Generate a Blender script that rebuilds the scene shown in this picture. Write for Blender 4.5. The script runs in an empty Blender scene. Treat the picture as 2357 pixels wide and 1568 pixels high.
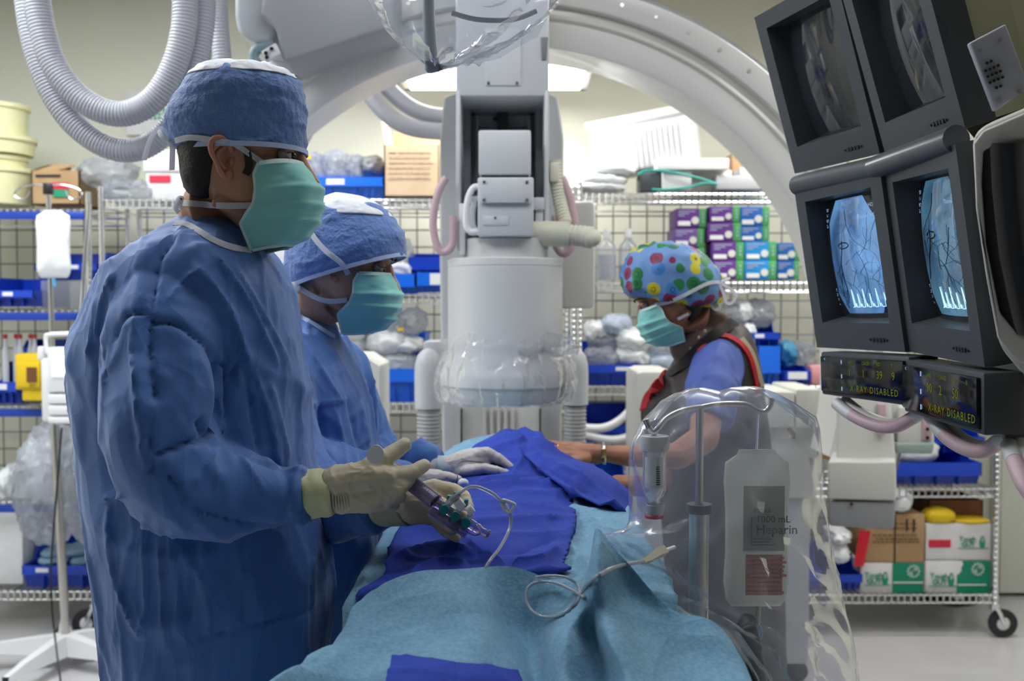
import bpy, bmesh, math, random
import numpy as np
from mathutils import Vector, Matrix
from mathutils.bvhtree import BVHTree

S = bpy.context.scene
COL = S.collection
# ------------------------------------------------------------------ camera
F, CX, CY, EYE = 2300.0, 1178.5, 784.0, 1.45
TH = math.atan(84 / F)
CT, ST = math.cos(TH), math.sin(TH)
cd = bpy.data.cameras.new('camera'); cam = bpy.data.objects.new('camera', cd); COL.objects.link(cam)
cam.location = (0, 0, EYE); cam.rotation_euler = (math.pi / 2 - TH, 0, 0)
cd.sensor_width = 36; cd.lens = F / 2357 * 36; cd.clip_start = .05
cd.dof.use_dof = True; cd.dof.focus_distance = 1.62; cd.dof.aperture_fstop = 4.4
S.camera = cam
# ------------------------------------------------------------------ world, exposure
wd = bpy.data.worlds.new('world'); S.world = wd; wd.use_nodes = True
wd.node_tree.nodes['Background'].inputs[0].default_value = (.55, .6, .7, 1)
wd.node_tree.nodes['Background'].inputs[1].default_value = .05
S.view_settings.view_transform = 'Standard'; S.view_settings.look = 'None'
S.view_settings.gamma = 1; S.view_settings.use_curve_mapping = False
S.view_settings.exposure = 0.26
S.cycles.max_bounces = 6; S.cycles.diffuse_bounces = 3; S.cycles.glossy_bounces = 3; S.cycles.transmission_bounces = 5; S.cycles.caustics_reflective = False; S.cycles.caustics_refractive = False
LAMP = dict(panel=12.5, left=15.0, mid=5.0, right=3.2, back=17.0, backl=12.0)

def P(px, py, d):
    """the point of the room at distance d (metres in front of the lens plane) seen at a pixel of the frame"""
    u, v = (px - CX) / F, (CY - py) / F
    k = d / (CT + v * ST)
    return np.array([u * k, d, EYE + (-ST + v * CT) * k])
def PX(p):
    p = np.asarray(p, float); y = p[..., 1]; z = p[..., 2] - EYE
    dd = y * CT - z * ST; up = y * ST + z * CT
    return np.stack([CX + F * p[..., 0] / dd, CY - F * up / dd], -1)
def X(px, d): return (px - CX) / F * d
def Z(py, d): return float(P(CX, py, d)[2])

# ------------------------------------------------------------------ noise
def _h(i, j, k, s):
    n = (i * 374761393 + j * 668265263 + k * 2147483647 + s * 1274126177) & 0xffffffff
    n = ((n ^ (n >> 13)) * 1274126177) & 0xffffffff
    return ((n ^ (n >> 16)) & 0xffff) / 32767.5 - 1
def noise(p, s=0):
    p = np.asarray(p, float); i = np.floor(p).astype(np.int64); f = p - i; w = f * f * f * (f * (f * 6 - 15) + 10)
    r = 0
    for a in (0, 1):
        for b in (0, 1):
            for c in (0, 1):
                t = (w[:, 0] if a else 1 - w[:, 0]) * (w[:, 1] if b else 1 - w[:, 1]) * (w[:, 2] if c else 1 - w[:, 2])
                r = r + t * _h(i[:, 0] + a, i[:, 1] + b, i[:, 2] + c, s)
    return r
def ridge(p, s=0): return 1 - 2 * np.abs(noise(p, s))
def fbm(p, s=0, o=3):
    r = 0; a = 1
    for k in range(o): r = r + a * noise(np.asarray(p) * 2 ** k, s + k); a *= .5
    return r

# ------------------------------------------------------------------ materials
MATS = {}
def mat(name, col, rough=.5, metal=0, spec=.5, bump=None, col2=None, cscale=20, emit=None, sheen=0, coat=0, alpha=None, trans=0, sss=0):
    if name in MATS: return MATS[name]
    m = bpy.data.materials.new(name); m.use_nodes = True; nt = m.node_tree; b = nt.nodes['Principled BSDF']
    b.inputs['Base Color'].default_value = (*col, 1); b.inputs['Roughness'].default_value = rough
    b.inputs['Metallic'].default_value = metal; b.inputs['Specular IOR Level'].default_value = spec
    if sheen: b.inputs['Sheen Weight'].default_value = sheen
    if coat: b.inputs['Coat Weight'].default_value = coat
    if trans: b.inputs['Transmission Weight'].default_value = trans
    if sss:
        b.inputs['Subsurface Weight'].default_value = sss; b.inputs['Subsurface Radius'].default_value = (.012, .004, .002)
        b.inputs['Subsurface Scale'].default_value = 1
    tc = nt.nodes.new('ShaderNodeTexCoord')
    if col2:
        n = nt.nodes.new('ShaderNodeTexNoise'); n.inputs['Scale'].default_value = cscale; n.inputs['Detail'].default_value = 5
        r = nt.nodes.new('ShaderNodeMix'); r.data_type = 'RGBA'
        r.inputs[6].default_value = (*col, 1); r.inputs[7].default_value = (*col2, 1)
        q = nt.nodes.new('ShaderNodeMapRange'); q.inputs[1].default_value = .38; q.inputs[2].default_value = .62
        nt.links.new(tc.outputs['Object'], n.inputs['Vector']); nt.links.new(n.outputs[0], q.inputs[0])
        nt.links.new(q.outputs[0], r.inputs[0]); nt.links.new(r.outputs[2], b.inputs['Base Color'])
    if bump:
        prev = None
        for (kind, sc, st, dist) in bump:
            if kind == 'noise':
                n = nt.nodes.new('ShaderNodeTexNoise'); n.inputs['Scale'].default_value = sc; n.inputs['Detail'].default_value = 6
                out = n.outputs[0]
            elif kind == 'ridge':
                n = nt.nodes.new('ShaderNodeTexNoise'); n.noise_type = 'RIDGED_MULTIFRACTAL'; n.inputs['Scale'].default_value = sc; n.inputs['Detail'].default_value = 3
                out = n.outputs[0]
            elif kind == 'vor':
                n = nt.nodes.new('ShaderNodeTexVoronoi'); n.inputs['Scale'].default_value = sc
                out = n.outputs[0]
            elif kind == 'crum':
                nn = nt.nodes.new('ShaderNodeTexNoise'); nn.inputs['Scale'].default_value = sc * .5; nn.inputs['Detail'].default_value = 2
                va = nt.nodes.new('ShaderNodeVectorMath'); va.operation = 'MULTIPLY_ADD'; va.inputs[1].default_value = (.9 / sc, .9 / sc, 1.6 / sc)
                mp = nt.nodes.new('ShaderNodeMapping'); mp.inputs['Scale'].default_value = (1, 1, .42)
                nt.links.new(tc.outputs['Object'], nn.inputs['Vector']); nt.links.new(nn.outputs['Color'], va.inputs[0]); nt.links.new(tc.outputs['Object'], va.inputs[2]); nt.links.new(va.outputs[0], mp.inputs[0])
                n = nt.nodes.new('ShaderNodeTexVoronoi'); n.inputs['Scale'].default_value = sc; n.inputs['Detail'].default_value = 1.0; nt.links.new(mp.outputs[0], n.inputs['Vector'])
                bn = nt.nodes.new('ShaderNodeBump'); bn.inputs['Strength'].default_value = st; bn.inputs['Distance'].default_value = dist
                nt.links.new(n.outputs['Distance'], bn.inputs['Height'])
                if prev: nt.links.new(prev, bn.inputs['Normal'])
                prev = bn.outputs[0]; continue
            elif kind == 'wave':
                n = nt.nodes.new('ShaderNodeTexWave'); n.inputs['Scale'].default_value = sc; n.inputs['Distortion'].default_value = 1
                out = n.outputs[0]
            nt.links.new(tc.outputs['Object'], n.inputs['Vector'])
            bn = nt.nodes.new('ShaderNodeBump'); bn.inputs['Strength'].default_value = st; bn.inputs['Distance'].default_value = dist
            nt.links.new(out, bn.inputs['Height'])
            if prev: nt.links.new(prev, bn.inputs['Normal'])
            prev = bn.outputs[0]
        nt.links.new(prev, b.inputs['Normal'])
    if emit:
        b.inputs['Emission Color'].default_value = (*emit[0], 1); b.inputs['Emission Strength'].default_value = emit[1]
    MATS[name] = m; return m

def film(name, tint=(.93, .95, .98), diffuse=.12, gloss=.25, rough=.12, bump=12, dist=.01, dcol=(.8, .84, .9)):
    """thin clear plastic film: see-through, slightly milky, shiny on its creases"""
    if name in MATS: return MATS[name]
    m = bpy.data.materials.new(name); m.use_nodes = True; nt = m.node_tree; nt.nodes.clear()
    o = nt.nodes.new('ShaderNodeOutputMaterial'); t = nt.nodes.new('ShaderNodeBsdfTransparent'); t.inputs[0].default_value = (*tint, 1)
    dfs = nt.nodes.new('ShaderNodeBsdfDiffuse'); dfs.inputs[0].default_value = (*dcol, 1)
    tl = nt.nodes.new('ShaderNodeBsdfTranslucent'); tl.inputs[0].default_value = (*dcol, 1)
    dm = nt.nodes.new('ShaderNodeMixShader'); dm.inputs[0].default_value = .5
    nt.links.new(dfs.outputs[0], dm.inputs[1]); nt.links.new(tl.outputs[0], dm.inputs[2])
    m1 = nt.nodes.new('ShaderNodeMixShader'); m1.inputs[0].default_value = diffuse
    g = nt.nodes.new('ShaderNodeBsdfGlossy'); g.inputs['Roughness'].default_value = rough; g.inputs[0].default_value = (1, 1, 1, 1)
    m2 = nt.nodes.new('ShaderNodeMixShader')
    lw = nt.nodes.new('ShaderNodeLayerWeight'); lw.inputs[0].default_value = gloss
    tc = nt.nodes.new('ShaderNodeTexCoord')
    n = nt.nodes.new('ShaderNodeTexNoise'); n.noise_type = 'RIDGED_MULTIFRACTAL'; n.inputs['Scale'].default_value = bump; n.inputs['Detail'].default_value = 4
    n.inputs['Distortion'].default_value = .6
    bn = nt.nodes.new('ShaderNodeBump'); bn.inputs['Strength'].default_value = .8; bn.inputs['Distance'].default_value = dist
    nt.links.new(tc.outputs['Object'], n.inputs['Vector']); nt.links.new(n.outputs[0], bn.inputs['Height'])
    nt.links.new(bn.outputs[0], g.inputs['Normal']); nt.links.new(bn.outputs[0], lw.inputs['Normal']); nt.links.new(bn.outputs[0], dfs.inputs['Normal'])
    nt.links.new(t.outputs[0], m1.inputs[1]); nt.links.new(dm.outputs[0], m1.inputs[2])
    ml = nt.nodes.new('ShaderNodeMath'); ml.operation = 'MULTIPLY'; ml.inputs[1].default_value = .5; nt.links.new(lw.outputs['Fresnel'], ml.inputs[0])
    nt.links.new(ml.outputs[0], m2.inputs[0]); nt.links.new(m1.outputs[0], m2.inputs[1]); nt.links.new(g.outputs[0], m2.inputs[2])
    nt.links.new(m2.outputs[0], o.inputs[0]); MATS[name] = m; return m

def emis(name, col, st):
    if name in MATS: return MATS[name]
    m = bpy.data.materials.new(name); m.use_nodes = True; nt = m.node_tree; nt.nodes.clear()
    o = nt.nodes.new('ShaderNodeOutputMaterial'); e = nt.nodes.new('ShaderNodeEmission')
    e.inputs[0].default_value = (*col, 1); e.inputs[1].default_value = st
    nt.links.new(e.outputs[0], o.inputs[0]); MATS[name] = m; return m

# ------------------------------------------------------------------ mesh builder
def catmull(pts, n=8, closed=False):
    pts = [np.asarray(p, float) for p in pts]
    if len(pts) < 3:
        return [pts[0] + (pts[-1] - pts[0]) * t for t in np.linspace(0, 1, n + 1)]
    out = []; N = len(pts)
    for i in range(N if closed else N - 1):
        if closed: a, b, c, d = pts[(i - 1) % N], pts[i], pts[(i + 1) % N], pts[(i + 2) % N]
        else: a, b, c, d = pts[max(i - 1, 0)], pts[i], pts[i + 1], pts[min(i + 2, N - 1)]
        for k in range(n):
            t = k / n
            out.append(.5 * ((2 * b) + (c - a) * t + (2 * a - 5 * b + 4 * c - d) * t * t + (3 * b - a - 3 * c + d) * t ** 3))
    if not closed: out.append(pts[-1])
    return out
def unit(v):
    v = np.asarray(v, float); return v / (np.linalg.norm(v) + 1e-12)

class MB:
    def __init__(s): s.v = []; s.f = []; s.mi = []; s.cur = 0
    def add(s, v, f):
        o = len(s.v); s.v += [tuple(map(float, q)) for q in v]; s.f += [tuple(i + o for i in q) for q in f]; s.mi += [s.cur] * len(f); return s
    def box(s, x0, x1, y0, y1, z0, z1, bev=0, M=None, seg=2):
        b = bmesh.new(); bmesh.ops.create_cube(b, size=1)
        for q in b.verts: q.co = Vector(((x0 + x1) / 2 + q.co.x * (x1 - x0), (y0 + y1) / 2 + q.co.y * (y1 - y0), (z0 + z1) / 2 + q.co.z * (z1 - z0)))
        if bev:
            bev = min(bev, .45 * min(abs(x1 - x0), abs(y1 - y0), abs(z1 - z0)))
            bmesh.ops.bevel(b, geom=b.edges[:], offset=bev, segments=seg, affect='EDGES', profile=.5)
        if M is not None: b.transform(M)
        b.verts.index_update()
        s.add([q.co for q in b.verts], [[q.index for q in f.verts] for f in b.faces]); b.free(); return s
    def obox(s, c, r, u, n, w, h, t, bev=0):
        """box centred at c, w along r, h along u, t along n"""
        r, u, n = unit(r), unit(u), unit(n)
        M = Matrix(((r[0], n[0], u[0], c[0]), (r[1], n[1], u[1], c[1]), (r[2], n[2], u[2], c[2]), (0, 0, 0, 1)))
        return s.box(-w / 2, w / 2, -t / 2, t / 2, -h / 2, h / 2, bev, M)
    def cyl(s, a, b, r0, r1=None, n=16, caps=True):
        r1 = r0 if r1 is None else r1
        return s.tube([a, b], [r0, r1], n, caps)
    def tube(s, pts, r, n=12, caps=True, flat=1.0, up=None):
        pts = [np.asarray(p, float) for p in pts]; N = len(pts)
        rs = [r] * N if np.isscalar(r) else list(r)
        T = [unit(pts[min(i + 1, N - 1)] - pts[max(i - 1, 0)]) for i in range(N)]
        ref = np.array(up if up is not None else ((0, 0, 1) if abs(T[0][2]) < .9 else (0, 1, 0)), float)
        a = unit(np.cross(T[0], ref)); V = []
        for i in range(N):
            if up is not None: a = unit(np.cross(T[i], ref))
            else: a = unit(a - T[i] * np.dot(a, T[i]))
            b = np.cross(T[i], a)
            for k in range(n):
                t = 2 * math.pi * k / n
                V.append(pts[i] + rs[i] * (math.cos(t) * a + flat * math.sin(t) * b))
        Fc = [(i * n + k, i * n + (k + 1) % n, (i + 1) * n + (k + 1) % n, (i + 1) * n + k) for i in range(N - 1) for k in range(n)]
        if caps: Fc += [tuple(range(n))[::-1], tuple((N - 1) * n + k for k in range(n))]
        return s.add(V, Fc)
    def caps(s, a, b, r0, r1, n=14):
        """tapered capsule"""
        a, b = np.asarray(a, float), np.asarray(b, float); ax = unit(b - a) if np.linalg.norm(b - a) > 1e-9 else np.array([0, 0, 1.])
        pts = []; rs = []
        for t in (-.98, -.8, -.5, 0): pts.append(a + ax * r0 * t); rs.append(r0 * math.sqrt(max(1 - t * t, .01)))
        for t in (0, .5, .8, .98): pts.append(b + ax * r1 * t); rs.append(r1 * math.sqrt(max(1 - t * t, .01)))
        return s.tube(pts, rs, n)
    def ball(s, c, r, n=16, M=None):
        r = (r, r, r) if np.isscalar(r) else r; c = np.asarray(c, float); V = [c + np.array([0, 0, -r[2]])]; m = n // 2
        for i in range(1, m):
            ph = -math.pi / 2 + math.pi * i / m
            for k in range(n):
                t = 2 * math.pi * k / n; V.append(c + np.array([r[0] * math.cos(ph) * math.cos(t), r[1] * math.cos(ph) * math.sin(t), r[2] * math.sin(ph)]))
        V.append(c + np.array([0, 0, r[2]])); L = len(V) - 1
        Fc = [(0, 1 + (k + 1) % n, 1 + k) for k in range(n)]
        for i in range(m - 2): Fc += [(1 + i * n + k, 1 + i * n + (k + 1) % n, 1 + (i + 1) * n + (k + 1) % n, 1 + (i + 1) * n + k) for k in range(n)]
        Fc += [(L, 1 + (m - 2) * n + k, 1 + (m - 2) * n + (k + 1) % n) for k in range(n)]
        if M is not None: V = [np.array(M @ Vector(q)) for q in V]
        return s.add(V, Fc)
    def lathe(s, prof, c, n=32, axis='z', a0=0, a1=2 * math.pi):
        full = abs(a1 - a0 - 2 * math.pi) < 1e-6; m = n if full else n + 1; V = []
        for (r, h) in prof:
            for k in range(m):
                t = a0 + (a1 - a0) * k / n; q = (r * math.cos(t), r * math.sin(t))
                V.append((c[0] + q[0], c[1] + q[1], c[2] + h) if axis == 'z' else (c[0] + q[0], c[1] + h, c[2] + q[1]) if axis == 'y' else (c[0] + h, c[1] + q[0], c[2] + q[1]))
        Fc = [(i * m + k, i * m + (k + 1) % m, (i + 1) * m + (k + 1) % m, (i + 1) * m + k) for i in range(len(prof) - 1) for k in range(n)]
        return s.add(V, Fc)
    def rings(s, R, cap=True):
        n = len(R[0]); V = [q for r in R for q in r]
        Fc = [(i * n + k, i * n + (k + 1) % n, (i + 1) * n + (k + 1) % n, (i + 1) * n + k) for i in range(len(R) - 1) for k in range(n)]
        if cap: Fc += [tuple(range(n))[::-1], tuple((len(R) - 1) * n + k for k in range(n))]
        return s.add(V, Fc)
    def prism(s, poly, org, r, u, n, t):
        """2-D polygon in the (r,u) plane at org, thickness t along n"""
        org, r, u, n = [np.asarray(q, float) for q in (org, r, u, n)]; N = len(poly)
        V = [org + r * a + u * b for a, b in poly] + [org + r * a + u * b + n * t for a, b in poly]
        Fc = [tuple(range(N)), tuple(range(N, 2 * N))[::-1]] + [(i, i + N, (i + 1) % N + N, (i + 1) % N) for i in range(N)]
        return s.add(V, Fc)
    def quad(s, a, b, c, d): return s.add([a, b, c, d], [(0, 1, 2, 3)])
    def sheet(s, G, thick=0, wrap=False):
        """G: rows of points; thick gives the sheet a back side"""
        G = np.asarray(G, float); a, b = G.shape[:2]
        Fc = [(i * b + k, i * b + k + 1, (i + 1) * b + k + 1, (i + 1) * b + k) for i in range(a - 1) for k in range(b - 1)]
        if wrap: Fc += [(i * b + b - 1, i * b, (i + 1) * b, (i + 1) * b + b - 1) for i in range(a - 1)]
        if not thick: return s.add(G.reshape(-1, 3), Fc)
        du = np.gradient(G, axis=1); dv = np.gradient(G, axis=0); N = np.cross(du, dv); N /= np.linalg.norm(N, axis=2, keepdims=True) + 1e-12
        B = G - N * thick; n = a * b
        rim = [(i * b, (i + 1) * b) for i in range(a - 1)] + [((a - 1) * b + k, (a - 1) * b + k + 1) for k in range(b - 1)] + \
              [((i + 1) * b + b - 1, i * b + b - 1) for i in range(a - 1)] + [(k + 1, k) for k in range(b - 1)]
        return s.add(np.concatenate([G.reshape(-1, 3), B.reshape(-1, 3)]), Fc + [tuple(q + n for q in f[::-1]) for f in Fc] + [(p, q, q + n, p + n) for p, q in rim])
    def ribbon(s, pts, nrm, w, t=.0012):
        pts = [np.asarray(p, float) for p in pts]; N = len(pts); rows = []
        for i in range(N):
            T = unit(pts[min(i + 1, N - 1)] - pts[max(i - 1, 0)]); n = unit(nrm[i] if not np.isscalar(nrm[0]) else nrm); side = unit(np.cross(T, n)); n = np.cross(side, T)
            rows.append([pts[i] + side * w / 2 + n * t, pts[i] - side * w / 2 + n * t, pts[i] - side * w / 2, pts[i] + side * w / 2])
        return s.rings(rows)
    def text(s, txt, org, r, u, size, align='LEFT', sp=1.0, lift=0, bold=0):
        cu = bpy.data.curves.new('t', 'FONT'); cu.body = txt; cu.size = 1; cu.align_x = align; cu.space_character = sp; cu.resolution_u = 2; cu.offset = bold
        o = bpy.data.objects.new('t', cu); COL.objects.link(o); dg = bpy.context.evaluated_depsgraph_get(); me = o.evaluated_get(dg).to_mesh()
        org, r, u = [np.asarray(q, float) for q in (org, r, u)]; n = np.cross(r, u)
        s.add([org + r * q.co.x * size + u * q.co.y * size + n * lift for q in me.vertices], [tuple(p.vertices) for p in me.polygons])
        o.to_mesh_clear(); bpy.data.objects.remove(o); bpy.data.curves.remove(cu); return s
    def bvh(s): return BVHTree.FromPolygons([Vector(q) for q in s.v], s.f)
    def build(s, name, m, parent=None, smooth=35, label=None, origin=None, **tags):
        me = bpy.data.meshes.new(name)
        V = np.array(s.v, float).reshape(-1, 3)
        if parent is None: org = np.array(origin) if origin is not None else np.array([(V[:, 0].min() + V[:, 0].max()) / 2, (V[:, 1].min() + V[:, 1].max()) / 2, V[:, 2].min()])
        else: org = np.array(parent.get('_w') or (0, 0, 0), float)
        me.from_pydata((V - org).tolist(), [], s.f); me.validate()
        ms = m if isinstance(m, (list, tuple)) else [m]
        for q in ms: me.materials.append(q)
        if len(ms) > 1 and len(me.polygons) == len(s.mi): me.polygons.foreach_set('material_index', s.mi)
        if smooth:
            me.polygons.foreach_set('use_smooth', [True] * len(me.polygons))
            if smooth < 180: me.set_sharp_from_angle(angle=math.radians(smooth))
        o = bpy.data.objects.new(name, me); COL.objects.link(o)
        if parent is None: o.location = org
        else: o.parent = parent
        o['_w'] = [float(q) for q in org]
        if label: o['label'] = label
        for k, v in tags.items(): o[k] = v
        return o

def thing(name, label, cat, loc=(0, 0, 0), group=None):
    o = bpy.data.objects.new(name, None); COL.objects.link(o); o.empty_display_size = .05
    o.location = tuple(float(q) for q in loc); o['_w'] = [float(q) for q in loc]; o['label'] = label; o['category'] = cat
    if group: o['group'] = group
    return o
def solo(name, mb, m, label, cat, group=None, smooth=35):
    o = mb.build(name, m, None, smooth); o['label'] = label; o['category'] = cat
    if group: o['group'] = group
    return o
def struct(name, mb, m, parent=None, smooth=0):
    o = mb.build(name, m, parent, smooth)
    if parent is None: o['kind'] = 'structure'
    return o
def copy_tree(o, parent=None, delta=None, label=None):
    c = o.copy(); COL.objects.link(c)
    if parent is not None: c.parent = parent
    if delta is not None: c.location = Vector(o.location) + Vector(delta); c['_w'] = [a + b for a, b in zip(o['_w'], delta)]
    if label: c['label'] = label
    for ch in list(o.children): copy_tree(ch, c)
    return c

def fuse(mb, voxel, smooth=4, factor=.5):
    """weld overlapping closed shapes into one continuous skin"""
    me = bpy.data.meshes.new('f'); me.from_pydata([tuple(q) for q in mb.v], [], mb.f); o = bpy.data.objects.new('f', me); COL.objects.link(o)
    r = o.modifiers.new('r', 'REMESH'); r.mode = 'VOXEL'; r.voxel_size = voxel; r.adaptivity = 0
    if smooth:
        q = o.modifiers.new('s', 'SMOOTH'); q.factor = factor; q.iterations = smooth
    dg = bpy.context.evaluated_depsgraph_get(); e = o.evaluated_get(dg); m2 = e.to_mesh()
    n = len(m2.vertices); co = np.empty(n * 3); m2.vertices.foreach_get('co', co); co = co.reshape(-1, 3)
    out = MB(); out.v = co; out.f = [tuple(p.vertices) for p in m2.polygons]; out.mi = [0] * len(out.f)
    e.to_mesh_clear(); bpy.data.objects.remove(o); bpy.data.meshes.remove(me); return out
def normals(mb):
    V = np.asarray(mb.v, float); N = np.zeros_like(V)
    q = [f for f in mb.f if len(f) == 4]; t = [f for f in mb.f if len(f) == 3]
    for fs in (q, t):
        if not fs: continue
        A = np.array(fs); a = V[A[:, 0]]; b = V[A[:, 1]]; c = V[A[:, 2]]
        n = np.cross(b - a, c - a) if A.shape[1] == 3 else np.cross(c - a, V[A[:, 3]] - b)
        for k in range(A.shape[1]): np.add.at(N, A[:, k], n)
    return N / (np.linalg.norm(N, axis=1, keepdims=True) + 1e-12)
def strokes(mb, L, side=True):
    """cloth creases and seams: each stroke (points as seen from the front of the room, width, height in m) bends the cloth there"""
    V = np.asarray(mb.v, float); N = normals(mb); Q = PX(V); D = np.zeros(len(V))
    face = ((V - np.array([0, 0, EYE])) * N).sum(1) < 0
    for (pts, w, h) in L:
        pts = [np.array(p, float) for p in (catmull([(*p, 0) for p in pts], 5) if len(pts) > 2 else [(*p, 0) for p in pts])]
        best = np.full(len(V), 1e9); sgn = np.zeros(len(V)); tt = np.zeros(len(V)); K = len(pts) - 1
        for i in range(K):
            a, b = pts[i][:2], pts[i + 1][:2]; ab = b - a; L2 = (ab @ ab) + 1e-9
            t = np.clip(((Q - a) @ ab) / L2, 0, 1); dd = Q - (a + t[:, None] * ab); d = np.hypot(dd[:, 0], dd[:, 1])
            s = np.sign(ab[0] * dd[:, 1] - ab[1] * dd[:, 0]); m = d < best
            best[m] = d[m]; sgn[m] = s[m]; tt[m] = (i + t[m]) / K
        x = best / w; taper = np.clip(np.minimum(tt, 1 - tt) * 6, 0.0, 1) ** .7
        prof = np.exp(-x * 1.6) * (x < 4)                      # sharp crest
        D += np.where(face, h * prof * taper, 0)
    mb.v = V + N * D[:, None]; return mb

def crinkle(mb, amp, sc, seed=0, k=1, lo=.45):
    V = np.asarray(mb.v, float); N = normals(mb); q = V * np.array(sc); w = np.stack([noise(q * .6 + 9, seed + 11), noise(q * .6 + 19, seed + 12), noise(q * .6 + 29, seed + 13)], 1)
    r = ridge(q + w * .8, seed); r = np.clip((r - lo) / (1 - lo), 0, 1) ** 1.5
    r2 = ridge(q * 2.3 + w, seed + 5); r2 = np.clip((r2 - .5) / .5, 0, 1) ** 1.5
    m = .5 + .5 * noise(V * 4 + 3, seed + 7)
    mb.v = V + N * (amp * (r * (.5 + m) + .35 * r2))[:, None] * k; return mb
# ------------------------------------------------------------------ colours
WHITE = mat('white plastic', (.78, .79, .8), .4)
CREAM = mat('cream enamel', (.72, .72, .66), .38)
GREYP = mat('pale grey enamel', (.58, .6, .63), .35, bump=[('noise', 900, .05, .001)])
GREYM = mat('mid grey enamel', (.33, .34, .36), .42)
DARKG = mat('dark grey paint', (.09, .1, .11), .45)
BLACK = mat('black', (.012, .012, .014), .4)
CHROME = mat('chrome wire', (.82, .83, .85), .18, metal=1)
STEEL = mat('brushed steel', (.6, .58, .55), .28, metal=1)
BLUEB = mat('blue bin plastic', (.008, .06, .56), .35)
BLUEL = mat('blue bin plastic light', (.01, .16, .85), .3)
PINK = mat('pink rubber', (.6, .42, .46), .45)
BROWN = mat('corrugated card', (.5, .33, .17), .8, col2=(.44, .28, .14), cscale=9)
TAN = mat('pale card', (.78, .6, .4), .8, col2=(.72, .54, .34), cscale=9)
CARD = mat('white card', (.8, .8, .8), .7, col2=(.72, .72, .73), cscale=7)
GREENP = mat('green print', (.02, .3, .16), .7)
REDP = mat('red print', (.65, .02, .06), .6)
INK = mat('dark print', (.03, .025, .02), .7)
LABELW = mat('white label', (.85, .86, .88), .5)
YEL = mat('yellow plastic', (.8, .55, .01), .4)
CLEARB = film('clear wrap', diffuse=.4, gloss=.35, rough=.12, bump=18, dist=.02)
WHITEB = mat('white poly packs', (.85, .88, .9), .25, bump=[('ridge', 16, .8, .012)], sss=0)
BLUEPK = mat('light blue packs', (.38, .6, .78), .5, bump=[('ridge', 14, .5, .008)])

# ------------------------------------------------------------------ room
wallm = mat('painted wall', (.73, .73, .61), .75, bump=[('noise', 120, .08, .002)])
struct('floor', MB().box(-3.2, 3.2, -2.5, 5.04, -.06, 0), mat('vinyl floor', (.62, .61, .62), .22, col2=(.57, .56, .57), cscale=2.2, coat=.3))
struct('wall_back', MB().box(-3.2, 3.2, 5.04, 5.12, 0, 3.1), wallm)
struct('wall_left', MB().box(-3.28, -3.2, -2.5, 5.04, 0, 3.1), wallm)
struct('wall_right', MB().box(3.2, 3.28, -2.5, 5.04, 0, 3.1), wallm)
struct('wall_front', MB().box(-3.2, 3.2, -2.58, -2.5, 0, 3.1), mat('darkened unseen wall', (.12, .13, .15), .6))  # unseen wall behind the camera, colour darkened to cut bounced light
struct('ceiling', MB().box(-3.2, 3.2, -2.5, 5.04, 3.1, 3.16), mat('ceiling paint', (.5, .5, .48), .8))
struct('baseboard_back', MB().box(-3.2, 3.2, 5.02, 5.04, 0, .1), mat('rubber base', (.3, .3, .31), .5))

def ceiling_lamp(x0, x1, y0, y1, z, key, label, hang=False, col=(1, .98, .95)):
    t = thing('ceiling_light', label, 'light', ((x0 + x1) / 2, (y0 + y1) / 2, z))
    b = .03
    m = MB(); m.box(x0, x1, y0, y0 + b, z, z + .09); m.box(x0, x1, y1 - b, y1, z, z + .09); m.box(x0, x0 + b, y0, y1, z, z + .09); m.box(x1 - b, x1, y0, y1, z, z + .09); m.box(x0, x1, y0, y1, z + .08, z + .09)
    m.build('frame', WHITE, t)
    MB().box(x0 + b, x1 - b, y0 + b, y1 - b, z - .004, z + .012, .003).build('diffuser', emis('lamp ' + key, col, LAMP[key]), t)
    if hang:
        for x in (x0 + .1, x1 - .1): MB().cyl((x, (y0 + y1) / 2, z + .09), (x, (y0 + y1) / 2, 3.1), .006).build('hanger_rod', CHROME, t)
    return t
ceiling_lamp(-.5, .345, 4.1, 4.72, 2.45, 'panel', 'bright panel light hanging low above the wire racks behind the scanner', True)
ceiling_lamp(-2.3, -1.5, 1.5, 3.6, 3.0, 'left', 'ceiling light on the left side of the room', col=(.93, .96, 1))
ceiling_lamp(-.6, .8, 1.3, 2.2, 3.0, 'mid', 'unseen ceiling light added over the operating table to brighten drapes and column', col=(.93, .96, 1))  # out-of-view lamp added to lift the column front, drapes and gowns
ceiling_lamp(1.3, 2.5, 1.2, 3.6, 3.0, 'right', 'ceiling light on the right side of the room behind the monitors')
ceiling_lamp(-1.3, -.6, 3.75, 4.15, 2.75, 'backl', 'unseen hanging light added to brighten the left wire racks', True)  # added lamp above the view, brightens the shelves behind the men
ceiling_lamp(.75, 2.0, 3.7, 4.1, 2.75, 'back', 'unseen hanging light added to brighten the right wire racks', True)  # added lamp above the view, brightens the right-hand shelves

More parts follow.
